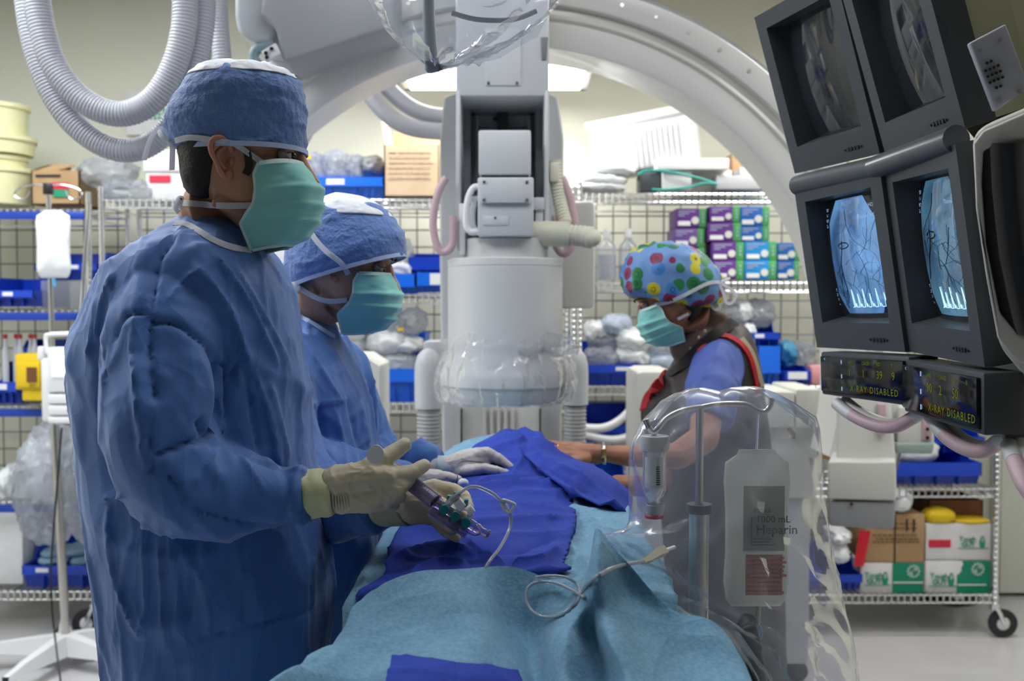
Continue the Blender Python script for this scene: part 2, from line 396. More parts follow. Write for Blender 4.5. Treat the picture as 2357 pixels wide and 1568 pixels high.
# ------------------------------------------------------------------ wire racks
RY0, RY1 = 4.3, 4.74
def wire_shelf(x0, x1, z, parent, blue=False, n_pitch=.028):
    m = MB()
    for y in (RY0, RY1):
        m.cyl((x0, y, z), (x1, y, z), .0045, n=6); m.cyl((x0, y, z - .034), (x1, y, z - .034), .0045, n=6)
    for x in (x0, x1):
        m.cyl((x, RY0, z), (x, RY1, z), .0045, n=6); m.cyl((x, RY0, z - .034), (x, RY1, z - .034), .0045, n=6)
    k = int((x1 - x0) / n_pitch)
    for i in range(k):
        x = x0 + (i + .5) * (x1 - x0) / k
        m.cyl((x, RY0 - .002, z + .005), (x, RY1, z + .005), .0028, n=5, caps=False)
        m.cyl((x, RY0 - .005, z + .004), (x, RY0 - .005, z - .036), .0045, n=5)
    for y in (RY0 + .15, RY0 + .3): m.cyl((x0, y, z), (x1, y, z), .0035, n=6)
    s = m.build('shelf', CHROME, parent)
    if blue: MB().box(x0, x1, RY0 - .016, RY0 - .008, z - .04, z - .006, .001).build('label_rail', mat('blue label rail', (.01, .05, .38), .4), s, label='blue label rail')
    return s
def rack(x0, x1, zs, label, blue=(), posts=(1, 1), ztop=1.98, casters=True):
    t = thing('wire_rack', label, 'rack', ((x0 + x1) / 2, (RY0 + RY1) / 2, 0))
    for x, on in ((x0, posts[0]), (x1, posts[1])):
        if not on: continue
        sx = 1 if (x == x1 and x1 > 1) or x == x0 else -1
        for y in (RY0, RY1):
            m = MB().cyl((x, y, .13), (x, y, ztop), .0125, n=12)
            z = .15
            while z < ztop: m.lathe([(.0125, 0), (.0138, .002), (.0125, .004)], (x, y, z), 10); z += .025
            m.build('post', CHROME, t)
            c = MB().tube([(x, y - .012, .135), (x + .015*sx, y - .016, .11), (x + .035*sx, y - .016, .062)], [.009, .011, .008], 8)
            c.tube([(x, y + .012, .135), (x + .015*sx, y + .016, .11), (x + .035*sx, y + .016, .062)], [.009, .011, .008], 8)
            c.cyl((x + .035*sx, y - .02, .062), (x + .035*sx, y + .02, .062), .006, n=10)
            c.cyl((x, y, .125), (x, y, .15), .02)
            cs = c.build('caster', CHROME, t)
            w = MB().lathe([(.03, -.01), (.05, -.012), (.062, -.008), (.062, .008), (.05, .012), (.03, .01), (.03, -.01)], (x + .035*sx, y, .062), 28, 'y')
            w.build('wheel', mat('black rubber tyre', (.02, .02, .022), .5), cs, label='black rubber wheel')
            MB().lathe([(0, -.012), (.018, -.012), (.03, -.006), (.03, .006), (.018, .012), (0, .012)], (x + .035*sx, y, .062), 24, 'y').build('hub', WHITE, cs)
    for i, z in enumerate(zs): wire_shelf(x0 + .014, x1 - .014, z, t, i in blue)
    g = MB(); zz = min(zs); p = .08
    while zz < ztop: g.cyl((x0, RY1 + .012, zz), (x1, RY1 + .012, zz), .0034, n=5, caps=False); zz += p
    x = x0 + .03
    while x < x1: g.cyl((x, RY1 + .016, min(zs)), (x, RY1 + .016, ztop), .0034, n=5, caps=False); x += p
    g.build('back_grid', mat('grid wire', (.2, .21, .23), .4, metal=.6), t)
    return t
rack(-2.62, -1.815, [.2, .59, 1.005, 1.42, 1.852], 'chrome wire rack with blue label rails at the far left', (1, 2, 3, 4), (1, 1), 1.93)
rack(-1.76, .262, [.2, .62, 1.02, 1.487, 1.895], 'long chrome wire rack behind the two masked men', (), (1, 1), 1.95)
rack(.29, 2.1, [.186, .65, 1.093, 1.54, 1.92], 'chrome wire rack on casters behind the woman and the monitors', (), (1, 1), 1.97)

# ------------------------------------------------------------------ stock on the racks
def bin_(px0, px1, py0, py1, label, group, d=4.32, depth=.36, m=None, tag=(.5, .2), lip=.55):
    x0, x1 = X(px0, d), X(px1, d); z1, z0 = Z(py0, d), Z(py1, d); h = z1 - z0; y0, y1 = d, d + depth
    t = thing('storage_bin', label, 'bin', ((x0 + x1) / 2, (y0 + y1) / 2, z0), group); m = m or BLUEB; w = .004
    b = MB(); b.box(x0 + .02, x1 - .02, y0 + .045, y1, z0, z0 + w)
    b.prism([(y1 - w, 0), (y1, 0), (y1, h), (y1 - w, h)], (x0, 0, z0), (0, 1, 0), (0, 0, 1), (1, 0, 0), x1 - x0)
    side = [(y0 + .045, 0), (y1, 0), (y1, h), (y0 + depth * .42, h), (y0 + depth * .3, h * lip), (y0, h * lip), (y0, h * .33), (y0 + .02, h * .3)]
    b.prism(side, (x0, 0, z0), (0, 1, 0), (0, 0, 1), (1, 0, 0), w); b.prism(side, (x1 - w, 0, z0), (0, 1, 0), (0, 0, 1), (1, 0, 0), w)
    b.box(x0, x1, y0, y0 + w, z0 + h * .33, z0 + h * lip)
    b.prism([(y0 + .045, 0), (y0 + .045 + w, 0), (y0 + .02 + w, h * .33), (y0 + .02, h * .33)], (x0, 0, z0), (0, 1, 0), (0, 0, 1), (1, 0, 0), x1 - x0)
    b.box(x0, x1, y0 - .002, y0 + .03, z0 + h * .31, z0 + h * .35)
    for k in range(1, 4):
        xx = x0 + (x1 - x0) * k / 4; b.box(xx - .002, xx + .002, y0 + .015, y0 + .04, z0, z0 + h * .33)
    b.box(x0 - .003, x1 + .003, y1 - .008, y1, z1 - .01, z1, .002)
    b.build('body', m, t)
    if tag:
        c = x0 + (x1 - x0) * tag[0]; q = max(.02, (x1 - x0) * tag[1] / 2)
        MB().box(c - q, c + q, y0 - .003, y0, z0 + h * .36, z0 + h * (lip - .05)).build('name_card', LABELW, t)
    return t
def crumple(cx, cy, cz, rx, ry, rz, seed, amp=.25, sub=4):
    b = bmesh.new(); bmesh.ops.create_icosphere(b, subdivisions=sub, radius=1)
    V = np.array([v.co[:] for v in b.verts]); Fc = [[v.index for v in f.verts] for f in b.faces]; b.free()
    n = ridge(V * 1.7 + seed * 7.1, seed) * .55 + ridge(V * 3.7 + seed, seed + 3) * .45 + ridge(V * 7 + seed, seed + 5) * .25
    V = V * (1 + amp * n[:, None]); V = np.sign(V) * np.abs(V) ** np.array([.8, .8, .9])
    return MB().add(V * (rx, ry, rz) + (cx, cy, cz), Fc)
def pack(px0, px1, py0, py1, d, seed, m, label, cat='bag', name='plastic_bag', group=None, amp=.22, depth=.1, sub=4):
    x0, x1, z1, z0 = X(px0, d), X(px1, d), Z(py0, d), Z(py1, d)
    cm = crumple((x0 + x1) / 2, d + depth, (z0 + z1) / 2, (x1 - x0) / 2 / 1.08, depth, (z1 - z0) / 2 / 1.08, seed, amp, sub)
    if m in (CLEARB, WHITEB): crinkle(cm, .014 if sub > 4 else .008, (16, 16, 16) if sub > 4 else (28, 28, 28), seed, lo=.1)
    return solo(name, cm, m, label, cat, group, 180 if m is not CLEARB else 50)
def carton(px0, px1, py0, py1, d, depth, m, label, name='cardboard_box', cat='box', flaps=False, rot=0, group=None):
    x0, x1, z1, z0 = X(px0, d), X(px1, d), Z(py0, d), Z(py1, d)
    t = thing(name, label, cat, ((x0 + x1) / 2, d + depth / 2, z0), group); w = .005
    b = MB()
    if flaps:
        b.box(x0, x1, d, d + w, z0, z1); b.box(x0, x1, d + depth - w, d + depth, z0, z1); b.box(x0, x0 + w, d, d + depth, z0, z1); b.box(x1 - w, x1, d, d + depth, z0, z1); b.box(x0, x1, d, d + depth, z0, z0 + w)
    else: b.box(x0, x1, d, d + depth, z0, z1, .004)
    b.build('body', m, t); t['dims'] = [x0, x1, z0, z1]
    return t

# top of the left rack: round tubs
CT_ = mat('cream tub', (.74, .73, .42), .45)
for k, (pr, ya, yb, nm) in enumerate(((79, 389, 473, 'bottom tub'), (66, 360, 387, 'thin second tub'), (86, 317, 358, 'wide third tub'), (72, 243, 315, 'tall top tub'))):
    d = 4.5; r = X(CX + pr, d) ; z0, z1 = Z(yb, d), Z(ya, d); c = (X(0, d), d, 0)
    t = thing('plastic_tub', 'cream round plastic tub, ' + ('bottom', 'second from bottom', 'second from top', 'topmost')[k] + ' of the stack on the left rack', 'tub', (c[0], d, z0), 'cream tubs stacked on the left rack')
    MB().lathe([(0, z0), (r * .9, z0), (r * .93, z1 - .03), (r * .93, z1 - .02)], c, 40).build('body', CT_, t)
    MB().lathe([(r * .93, z1 - .022), (r, z1 - .022), (r, z1 - .004), (r * .96, z1), (0, z1)], c, 40).build('lid', CT_, t)
t = carton(78, 188, 392, 471, 4.4, .28, BROWN, 'open brown cardboard box with a green and red label beside the cream tubs', flaps=True)
x0, x1, z0, z1 = t['dims']
MB().quad((x0, 4.4, z1), (x0 + .06, 4.42, z1 + .025), (x0 + .13, 4.5, z1 + .035), (x0 + .05, 4.68, z1)).sheet([[(x0 + .02, 4.4, z1), (x0 + .11, 4.4, z1)], [(x0 + .09, 4.45, z1 + .035), (x0 + .17, 4.46, z1 + .03)]], .004).build('flap', BROWN, t)
MB().box(X(128, 4.4), X(163, 4.4), 4.394, 4.4, Z(454, 4.4), Z(437, 4.4)).build('label_sticker', GREENP, t)
MB().box(X(122, 4.4), X(163, 4.4), 4.394, 4.4, Z(436, 4.4), Z(421, 4.4)).build('label_sticker', REDP, t)
MB().box(X(88, 4.4), X(145, 4.4), 4.396, 4.4, Z(408, 4.4), Z(402, 4.4)).build('printed_line', INK, t)
pack(165, 300, 358, 430, 4.4, 3, CLEARB, 'large clear plastic bag slumped on the rack top beside the brown box')
pack(215, 345, 410, 466, 4.35, 5, CLEARB, 'flatter clear plastic bag lying at the front of the rack top')
t = carton(340, 432, 372, 460, 4.4, .28, CARD, 'white lidded box with a red label on the rack top behind the tall man', 'storage_box')
x0, x1, z0, z1 = t['dims']
MB().box(x0 - .01, x1 + .01, 4.39, 4.69, z1 - .045, z1 + .05, .006).build('lid', CARD, t)
MB().box(X(349, 4.4), X(397, 4.4), 4.394, 4.4, Z(420, 4.4), Z(404, 4.4)).build('label_sticker', REDP, t)
sg = MB().box(X(298, 5.03), X(430, 5.03), 5.02, 5.035, Z(312, 5.03), Z(212, 5.03), .002)
t = thing('wall_sign', 'white wall sign with green print behind the grey ceiling hoses', 'sign', (X(350, 5.03), 5.03, Z(312, 5.03))); sg.build('board', CARD, t)
g = MB()
for i in range(6):
    for j in range(3): g.box(X(332 + i * 10, 5.03), X(338 + i * 10, 5.03), 5.016, 5.02, Z(276 - j * 9, 5.03), Z(270 - j * 9, 5.03))
g.box(X(384, 5.03), X(420, 5.03), 5.016, 5.02, Z(235, 5.03), Z(217, 5.03)); g.build('green_print', mat('sign green', (.06, .42, .2), .6), t, label='green print')

# middle rack top
bin_(640, 884, 375, 453, 'wide blue bin with a white card on the top shelf behind the tall man', None, m=BLUEL, tag=(.55, .17), lip=.58, depth=.4)
for k, (a, b, c, e) in enumerate(((690, 745, 348, 402), (735, 800, 342, 402), (790, 838, 352, 405), (822, 882, 352, 405))):
    pack(a, b, c, e, 4.42, 11 + k, CLEARB if k != 3 else mat('smoky wrap', (.3, .31, .32), .25, bump=[('ridge', 12, .7, .01)]), ('clear wrapped pack with a yellow tag, left end of the top blue bin', 'clear wrapped pack second in the top blue bin', 'clear wrapped pack third in the top blue bin', 'smoky grey wrapped pack at the right end of the top blue bin')[k], 'pack', 'wrapped_pack', 'packs in the top blue bin')
solo('yellow_tag', MB().box(X(692, 4.4), X(719, 4.4), 4.396, 4.4, Z(367, 4.4), Z(357, 4.4)), YEL, 'yellow tag on the wrapped packs above the wide blue bin', 'tag')
t = carton(886, 1012, 333, 453, 4.32, .34, TAN, 'large pale cardboard box with open flaps and faint print beside the wide blue bin', flaps=True)
x0, x1, z0, z1 = t['dims']
MB().sheet([[(x0, 4.66, z1), (x0, 4.34, z1)], [(x0 - .02, 4.66, z1 + .12), (x0 - .02, 4.36, z1 + .12)]], .005).build('flap', TAN, t)
MB().sheet([[(x0, 4.66, z1), (x1, 4.66, z1)], [(x0, 4.7, z1 + .13), (x1, 4.7, z1 + .12)]], .005).build('flap', BROWN, t)
g = MB()
for j in range(6):
    xx = x0 + .02
    random.seed(j)
    while xx < x1 - .04:
        w = random.uniform(.01, .035); g.box(xx, xx + w, 4.316, 4.32, z1 - .035 - j * .022, z1 - .03 - j * .022); xx += w + .008
g.build('printed_lines', mat('faint print', (.6, .45, .36), .8), t)
# middle rack, second shelf
for k, (a, b, c, e, dd, m_) in enumerate(((888, 956, 628, 676, 4.32, BLUEL), (958, 1022, 625, 673, 4.32, BLUEL), (940, 1025, 580, 640, 4.5, BLUEB))):
    bin_(a, b, c, e, ('blue bin on the second shelf just right of the shorter man', 'blue bin with a white card beside the grey column', 'deeper blue bin standing behind the pair on the second shelf')[k], 'blue bins on the second shelf', dd, .16, m_, (.75, .5) if k == 1 else None, .95 if k < 2 else .8)
pack(868, 945, 600, 640, 4.45, 21, WHITEB, 'white poly bag on the second shelf behind the shorter man\'s cap')
pack(893, 945, 545, 640, 4.5, 24, CLEARB, 'tall clear bag with yellow stickers on the second shelf')
# middle rack, third shelf : big heap of white packs
bin_(838, 972, 770, 928, 'large blue bin heaped with white packs on the third shelf', None, m=BLUEL, tag=(.12, .26), lip=.5, depth=.4)
k = 0
for (a, b, c, e) in ((700, 800, 800, 850), (770, 870, 812, 866), (850, 950, 808, 866), (760, 850, 765, 822), (840, 930, 762, 815), (895, 968, 778, 812), (800, 880, 722, 775), (865, 930, 728, 772), (915, 975, 712, 768), (720, 790, 770, 815), (770, 850, 740, 790), (640, 720, 830, 870)):
    pack(a, b, c, e, 4.33 + .02 * (k % 4), 31 + k, WHITEB if k not in (7, 8) else CLEARB, 'white plastic-wrapped pack in the heap over the large blue bin', 'pack', 'wrapped_pack', 'white packs heaped over the large blue bin'); k += 1
solo('yellow_tag', MB().box(X(915, 4.3), X(928, 4.3), 4.298, 4.302, Z(762, 4.3), Z(755, 4.3)), YEL, 'yellow tag on the heap of white packs', 'tag')
# cream equipment cart edge beside the shorter man
t = thing('equipment_cart', 'cream equipment cart standing behind the shorter man\'s chest', 'cart', (X(850, 3.7), 3.75, 0))
MB().prism([(-.09, 0), (.03, 0), (.03, .0), (.03, .33), (-.03, .37), (-.09, .37)], (X(858, 3.7), 3.65, Z(1045, 3.7)), (1, 0, 0), (0, 0, 1), (0, 1, 0), .3).build('body', CREAM, t)
MB().box(X(835, 3.7), X(880, 3.7), 3.62, 3.9, .1, Z(1045, 3.7), .01).build('stand', GREYP, t); MB().box(X(815, 3.7), X(900, 3.7), 3.5, 4.0, 0, .1, .02).build('base', GREYM, t)
# left rack stock
bin_(-40, 78, 638, 706, 'blue bin at the left edge on the shelf beside the hanging fluid bag', None)
bin_(82, 226, 578, 642, 'blue bin stacked over the clear box behind the drip stand', None, d=4.45, depth=.25, tag=(.6, .2))
t = thing('clear_box', 'clear plastic box under the stacked blue bin on the left rack', 'box', (X(125, 4.35), 4.5, Z(710, 4.35)))
MB().box(X(82, 4.35), X(205, 4.35), 4.4, 4.66, Z(709, 4.35), Z(645, 4.35), .006).build('body', film('clear box', diffuse=.35, bump=3, dist=.002), t)
bin_(252, 292, 590, 662, 'narrow blue bin half hidden behind the tall man\'s back', None, d=4.33)
bin_(-30, 36, 838, 930, 'blue bin low at the left edge under the row of bottles', None)
bin_(34, 100, 785, 930, 'tall blue bin behind the yellow sharps container', None, d=4.46, depth=.25, tag=None, lip=.9)
for k in range(5):
    x = X(6 + k * 17, 4.4); z = 1.012
    t = thing('medicine_bottle', 'small clear bottle with a red cap in the row above the left blue bin', 'bottle', (x, 4.42 + .03 * (k % 2), z), 'red-capped bottles on the left rack')
    y = 4.42 + .03 * (k % 2)
    MB().lathe([(0, .0), (.014, 0), (.014, .17), (.008, .2), (.008, .225)], (x, y, z + .06), 16).build('glass', mat('pale vial', (.6, .63, .68), .15), t)
    MB().lathe([(.0095, .225), (.0095, .245), (0, .245)], (x, y, z + .06), 16).build('cap', mat('red cap', (.5, .05, .06), .4), t)
    MB().box(x - .015, x + .015, y - .015, y + .015, z, z + .06).build('stand', DARKG, t)
t = thing('sharps_container', 'yellow sharps container with a dark opening beside the drip pump', 'container', (X(62, 4.22), 4.3, Z(925, 4.22)))
x0, x1, za, zb = X(32, 4.22), X(92, 4.22), Z(924, 4.22), Z(815, 4.22)
b = MB(); b.box(x0, x1, 4.22, 4.34, Z(898, 4.22), zb, .008); b.box(X(44, 4.22), x1, 4.23, 4.33, za, Z(894, 4.22), .008); b.box(X(38, 4.22), X(90, 4.22), 4.212, 4.23, Z(892, 4.22), Z(836, 4.22), .004)
b.build('body', YEL, t); MB().box(X(57, 4.2), X(80, 4.2), 4.206, 4.214, Z(880, 4.2), Z(846, 4.2)).build('opening', mat('dark brown hollow', (.15, .06, .02), .7), t)
MB().text('BIO', P(68, 891, 4.208), (1, 0, 0), (0, 0, 1), .018).build('lettering', INK, t)
# bottom left
t = bin_(40, 222, 1248, 1357, 'blue bin with folded light blue packs on the bottom shelf at the left', None, tag=(.26, .16), lip=.5, depth=.38)
for k, (a, b, c, e) in enumerate(((62, 135, 1286, 1308), (70, 130, 1270, 1290), (140, 190, 1285, 1312), (120, 190, 1262, 1292))):
    pack(a, b, c, e, 4.4 + .02 * k, 61 + k, BLUEPK, 'light blue folded pack in the bottom left blue bin', 'pack', 'folded_pack', 'light blue packs in the bottom left bin', .08)
pack(12, 128, 992, 1262, 4.05, 71, CLEARB, 'huge clear plastic bag hanging off the left rack left of the drip pole', amp=.22, depth=.16, sub=5)
pack(118, 236, 985, 1262, 4.08, 72, CLEARB, 'huge clear plastic bag hanging right of the drip pole', amp=.22, depth=.16, sub=5)
pack(35, 120, 1010, 1160, 4.2, 73, WHITEB, 'white bundle inside the left huge clear bag', 'bundle', 'white_bundle', amp=.12)
pack(140, 225, 1010, 1170, 4.22, 74, WHITEB, 'white bundle inside the right huge clear bag', 'bundle', 'white_bundle', amp=.12)
carton(-60, 42, 1176, 1345, 4.35, .3, CARD, 'plain white box at the left edge of the bottom shelf', 'storage_box')
pack(-20, 16, 1075, 1160, 4.35, 76, WHITEB, 'white bag at the left edge on the second lowest shelf')

# ------------------------------------------------------------------ right rack
t = thing('ribbed_crate', 'white ribbed plastic crate tipped on top of the right rack', 'crate', (X(1500, 4.45), 4.55, Z(400, 4.45)))
M_ = Matrix.Translation((X(1490, 4.5), 4.58, Z(330, 4.5))) @ Matrix.Rotation(math.radians(-7), 4, 'Y') @ Matrix.Rotation(math.radians(-24), 4, 'Z')
m = MB(); m.box(-.22, .22, -.14, .14, -.12, .125, .02, M_)
for k in range(18): m.box(-.2 + k * .0235, -.192 + k * .0235, -.149, -.138, -.11, .06, .002, M_)
m.box(-.23, .23, -.152, .15, .09, .13, .008, M_); m.build('body', WHITE, t)
for k, (a, b, c, e) in enumerate(((1345, 1470, 372, 402), (1320, 1450, 398, 422), (1300, 1445, 415, 442))):
    pack(a, b, c, e, 4.33, 81 + k, WHITEB, ('white foil pack, uppermost of three on the right rack top', 'white foil pack, middle of three on the right rack top', 'white foil pack, lowest of three on the right rack top')[k], 'pack', 'flat_pack', 'white packs stacked on the right rack top', .07)
def plain(name, a, b, c, e, d, dep, m, label, cat, bev=.004):
    return solo(name, MB().box(X(a, d), X(b, d), d, d + dep, Z(e, d), Z(c, d), bev), m, label, cat)
plain('box_lid', 1510, 1676, 364, 390, 4.34, .25, CARD, 'flat white box lid lying on the small boxes of the right rack top', 'lid')
plain('storage_box', 1560, 1682, 391, 443, 4.45, .2, CREAM, 'cream box supporting the flat white lid', 'box')
plain('storage_box', 1523, 1590, 394, 438, 4.36, .08, CARD, 'small white box with printed side beside the green cable', 'box')
plain('device_case', 1472, 1520, 396, 440, 4.38, .14, DARKG, 'dark grey device case on the right rack top', 'case', .012)
plain('tray', 1646, 1760, 404, 436, 4.36, .25, mat('grey tray', (.5, .51, .54), .4), 'shallow grey tray near the arch on the right rack top', 'tray')
plain('cardboard_box', 1682, 1722, 352, 405, 4.5, .15, BROWN, 'brown cardboard box at the back of the right rack top', 'box')
plain('storage_box', 1700, 1775, 385, 405, 4.37, .2, CARD, 'white box standing on the grey tray', 'box')
c = [P(x, y, 4.34) for x, y in ((1500, 436), (1530, 437), (1580, 432), (1620, 422), (1650, 424), (1600, 408), (1540, 395), (1490, 393), (1470, 402))]
solo('cable', MB().tube(catmull(c, 8), .0055, 8), mat('green cable', (.0, .32, .27), .4), 'green cable looped across the right rack top', 'cable')
# bottles
for k, x in enumerate((1396, 1445)):
    d = 4.4; r = 22 / F * d; z0 = Z(646, d); c = (X(x, d), d, z0); h = Z(527, d) - z0
    t = thing('fluid_bottle', ('clear bottle with tall neck, left of the two', 'clear bottle with tall neck, right of the two')[k] + ' on the glove box shelf', 'bottle', c, 'clear bottles on the right rack')
    MB().lathe([(0, 0), (r, 0), (r, h * .6), (r * .9, h * .68), (r * .35, h * .8), (r * .35, h * .85)], c, 28).build('body', film('bottle', diffuse=.25, gloss=.4, bump=3, dist=.001), t)
    MB().lathe([(r * .38, h * .82), (r * .38, h * .92), (r * .25, h), (0, h)], c, 20).build('cap', WHITE, t)
    MB().lathe([(0, .004), (r * .93, .004), (r * .93, h * (.5 - .2 * k)), (0, h * (.5 - .2 * k))], c, 24).build('liquid', mat('clear liquid', (.55, .57, .62), .05), t)
# glove boxes
PUR = mat('purple carton', (.13, .03, .27), .5); BLC = mat('blue carton', (.01, .13, .5), .5); BLC2 = mat('bright blue carton', (.01, .28, .68), .5); GRC = mat('green carton end', (.08, .4, .12), .5)
gb = [(1555, 1625, 480, 523, PUR, 'purple', 'at the upper left of the stacks'), (1550, 1621, 526, 568, mat('violet carton', (.16, .07, .32), .5), 'violet', 'second from top in the left stack'),
      (1632, 1701, 475, 511, PUR, 'purple', 'topmost in the second stack'), (1628, 1704, 513, 555, PUR, 'purple', 'second from top in the second stack'), (1637, 1711, 557, 599, PUR, 'purple', 'third from top in the second stack'), (1639, 1711, 600, 643, PUR, 'purple', 'lowest in the second stack'),
      (1702, 1769, 476, 520, BLC, 'blue', 'topmost in the third stack'), (1703, 1769, 521, 555, BLC, 'blue', 'second from top in the third stack'), (1713, 1786, 556, 599, BLC2, 'bright blue', 'third from top in the third stack'), (1713, 1786, 600, 643, BLC2, 'bright blue', 'lowest in the third stack'),
      (1787, 1841, 559, 600, BLC, 'blue', 'upper of the two in the right stack'), (1787, 1838, 601, 643, BLC, 'blue', 'lower of the two in the right stack'), (1552, 1622, 570, 643, PUR, 'purple', 'lowest in the left stack behind the woman\'s cap')]
for k, (a, b, c, e, m_, cn, pl) in enumerate(gb):
    d = 4.36 + (.06 if a == 1787 else .03 if k in (0, 1, 12) else 0); x0, x1, z0, z1 = X(a, d), X(b, d), Z(e, d), Z(c, d)
    t = thing('glove_box', cn + ' and green glove box ' + pl, 'box', ((x0 + x1) / 2, d + .1, z0), 'glove boxes on the right rack'); w = x1 - x0; h = z1 - z0
    MB().box(x0, x1 - w * .24, d, d + .2, z0, z1, .002).build('carton_front', m_, t); MB().box(x1 - w * .24, x1, d, d + .2, z0, z1, .002).build('carton_end', GRC, t, label='green carton end')
    MB().box(x0 + w * .06, x0 + w * .46, d - .003, d, z0 + h * .08, z0 + h * .32).build('label_sticker', LABELW, t)
    MB().cyl((x0 + w * .62, d, z0 + h * .36), (x0 + w * .62, d - .003, z0 + h * .36), h * .2, n=20).build('round_mark', mat('pale mark', (.75, .77, .7), .6), t)
    g = MB()
    for j, L in enumerate((.55, .35, .2)): g.box(x0 + w * .07, x0 + w * (.07 + L), d - .002, d, z0 + h * (.82 - j * .12), z0 + h * (.87 - j * .12))
    for j in range(3): g.box(x1 - w * .14, x1 - w * .09, d - .002, d, z0 + h * (.25 + j * .2), z0 + h * (.36 + j * .2))
    g.build('printed_lines', mat('pale print', (.45, .5, .7), .6), t)
# shelf under the glove boxes
bin_(1340, 1482, 792, 888, 'blue bin heaped with clear packs left of the woman', None, m=BLUEB, tag=(.72, .35), lip=.5, depth=.4)
k = 0
for (a, b, c, e) in ((1350, 1430, 800, 850), (1410, 1500, 795, 850), (1480, 1560, 810, 856), (1360, 1440, 760, 815), (1420, 1510, 755, 810), (1390, 1460, 722, 775), (1490, 1560, 775, 820), (1350, 1400, 740, 790)):
    pack(a, b, c, e, 4.33 + .02 * (k % 4), 101 + k, (CLEARB, WHITEB, mat('bluish packs', (.5, .58, .72), .2, bump=[('ridge', 18, .8, .012)]))[k % 3], 'clear wrapped tubing pack in the heap left of the woman', 'pack', 'wrapped_pack', 'tubing packs heaped left of the woman'); k += 1
bin_(1700, 1797, 738, 800, 'blue bin with clear packs, upper of two right of the woman', None, d=4.34)
bin_(1745, 1799, 792, 889, 'blue bin, lower of two right of the woman', None, d=4.32, m=BLUEL, tag=None, lip=.95)
for k, (a, b, c, e) in enumerate(((1690, 1740, 690, 745), (1725, 1792, 690, 752), (1665, 1720, 700, 750))):
    pack(a, b, c, e, 4.4, 121 + k, CLEARB if k else WHITEB, 'clear wrapped pack in the upper blue bin right of the woman', 'pack', 'wrapped_pack', 'packs in the upper right blue bin')
pack(1715, 1745, 745, 800, 4.36, 125, WHITEB, 'white tubing pack beside the upper right blue bin')
bin_(1806, 1868, 846, 888, 'small blue bin with a white card beside the monitors', None, d=4.3, depth=.2, tag=(.5, .7), lip=.8)
for k, (a, b, c, e) in enumerate(((1798, 1845, 785, 850), (1838, 1886, 790, 850))):
    pack(a, b, c, e, 4.42, 127 + k, (mat('blue green packs', (.06, .3, .5), .3, bump=[('ridge', 18, .8, .01)]), CLEARB)[k], ('blue green wrapped pack behind the small blue bin', 'clear wrapped pack beside the first monitor bank')[k], 'pack', 'wrapped_pack')
plain('plastic_tub', 1868, 1898, 842, 890, 4.34, .12, mat('pink plastic', (.75, .35, .36), .5), 'pink plastic tub at the end of the shelf beside the monitors', 'tub', .01)
# next shelf down
bin_(1345, 1462, 945, 1022, 'dark blue bin with white tubes behind the woman\'s hand', None, d=4.36, tag=None)
for k, c in enumerate((((1340, 985), (1390, 985), (1430, 965), (1462, 930)), ((1345, 1000), (1400, 1012), (1440, 1008), (1470, 990)))):
    solo('breathing_tube', MB().tube(catmull([P(x, y, 4.28) for x, y in c], 8), .018, 14), WHITE, ('upper white breathing tube in the blue bin behind the woman\'s hand', 'lower white breathing tube in the blue bin behind the woman\'s hand')[k], 'tube')
bin_(1352, 1445, 1070, 1135, 'blue bin seen beneath the woman\'s forearm', None, m=BLUEL, tag=(.6, .4))
bin_(2065, 2266, 1045, 1118, 'wide blue bin with white pads on the right rack', None, depth=.4, lip=.72, tag=None)
bin_(2150, 2272, 975, 1045, 'blue bin standing behind the white pads on the right rack', None, d=4.5, depth=.2, tag=None)
pack(2062, 2182, 1015, 1075, 4.35, 141, WHITEB, 'white padded pack lying in the wide blue bin', 'pad', 'white_pad', None, .08)
pack(1888, 1945, 1005, 1062, 4.4, 142, mat('amber bag', (.7, .4, .05), .35, bump=[('ridge', 14, .6, .01)]), 'amber yellow bag on the right rack behind the plastic cover')
pack(1930, 1990, 1020, 1070, 4.42, 143, WHITEB, 'white pack beside the amber yellow bag', 'pack', 'wrapped_pack')
# bottom shelf boxes
def logo(t, x0, x1, z0, z1, d):
    w, h = x1 - x0, z1 - z0; g = MB()
    g.text('Tough', (x0 + w * .02, d - .003, z0 + h * .55), (1, 0, 0), (0, 0, 1), h * .5, bold=.02, sp=.95)
    g.text('GUY', (x0 + w * .1, d - .003, z0 + h * .14), (1, 0, 0), (0, 0, 1), h * .5, bold=.03, sp=.95)
    g.box(x0, x1, d - .003, d - .001, z0, z0 + h * .05)
    hx, hz = x0 + w * .8, z0 + h * .45
    g.prism([(-.16, -.4), (.14, -.4), (.2, .0), (.1, .45), (-.02, .5), (-.1, .42), (-.22, .15), (-.24, -.1)], (hx, d - .003, hz), (h, 0, 0), (0, 0, h), (0, 1, 0), .002)
    g.build('green_logo', GREENP, t, label='green lettering and hand logo')
    k = MB(); k.box(hx - .09 * h, hx - .05 * h, d - .0045, d - .003, hz + .05 * h, hz + .35 * h); k.box(hx + .01 * h, hx + .05 * h, d - .0045, d - .003, hz + .05 * h, hz + .38 * h); k.build('logo_gap', CARD, t)
D = 4.34
t = carton(1988, 2134, 1296, 1366, D, .3, CARD, 'white and green printed carton at the bottom left of the box stacks'); x0, x1, z0, z1 = t['dims']
MB().box(X(2062, D), x1 - .001, D - .002, D, z0, z1).build('green_panel', mat('green carton', (.0, .25, .14), .6), t, label='green panel'); logo(t, X(1996, D), X(2058, D), z0 + .035, z0 + .1, D)
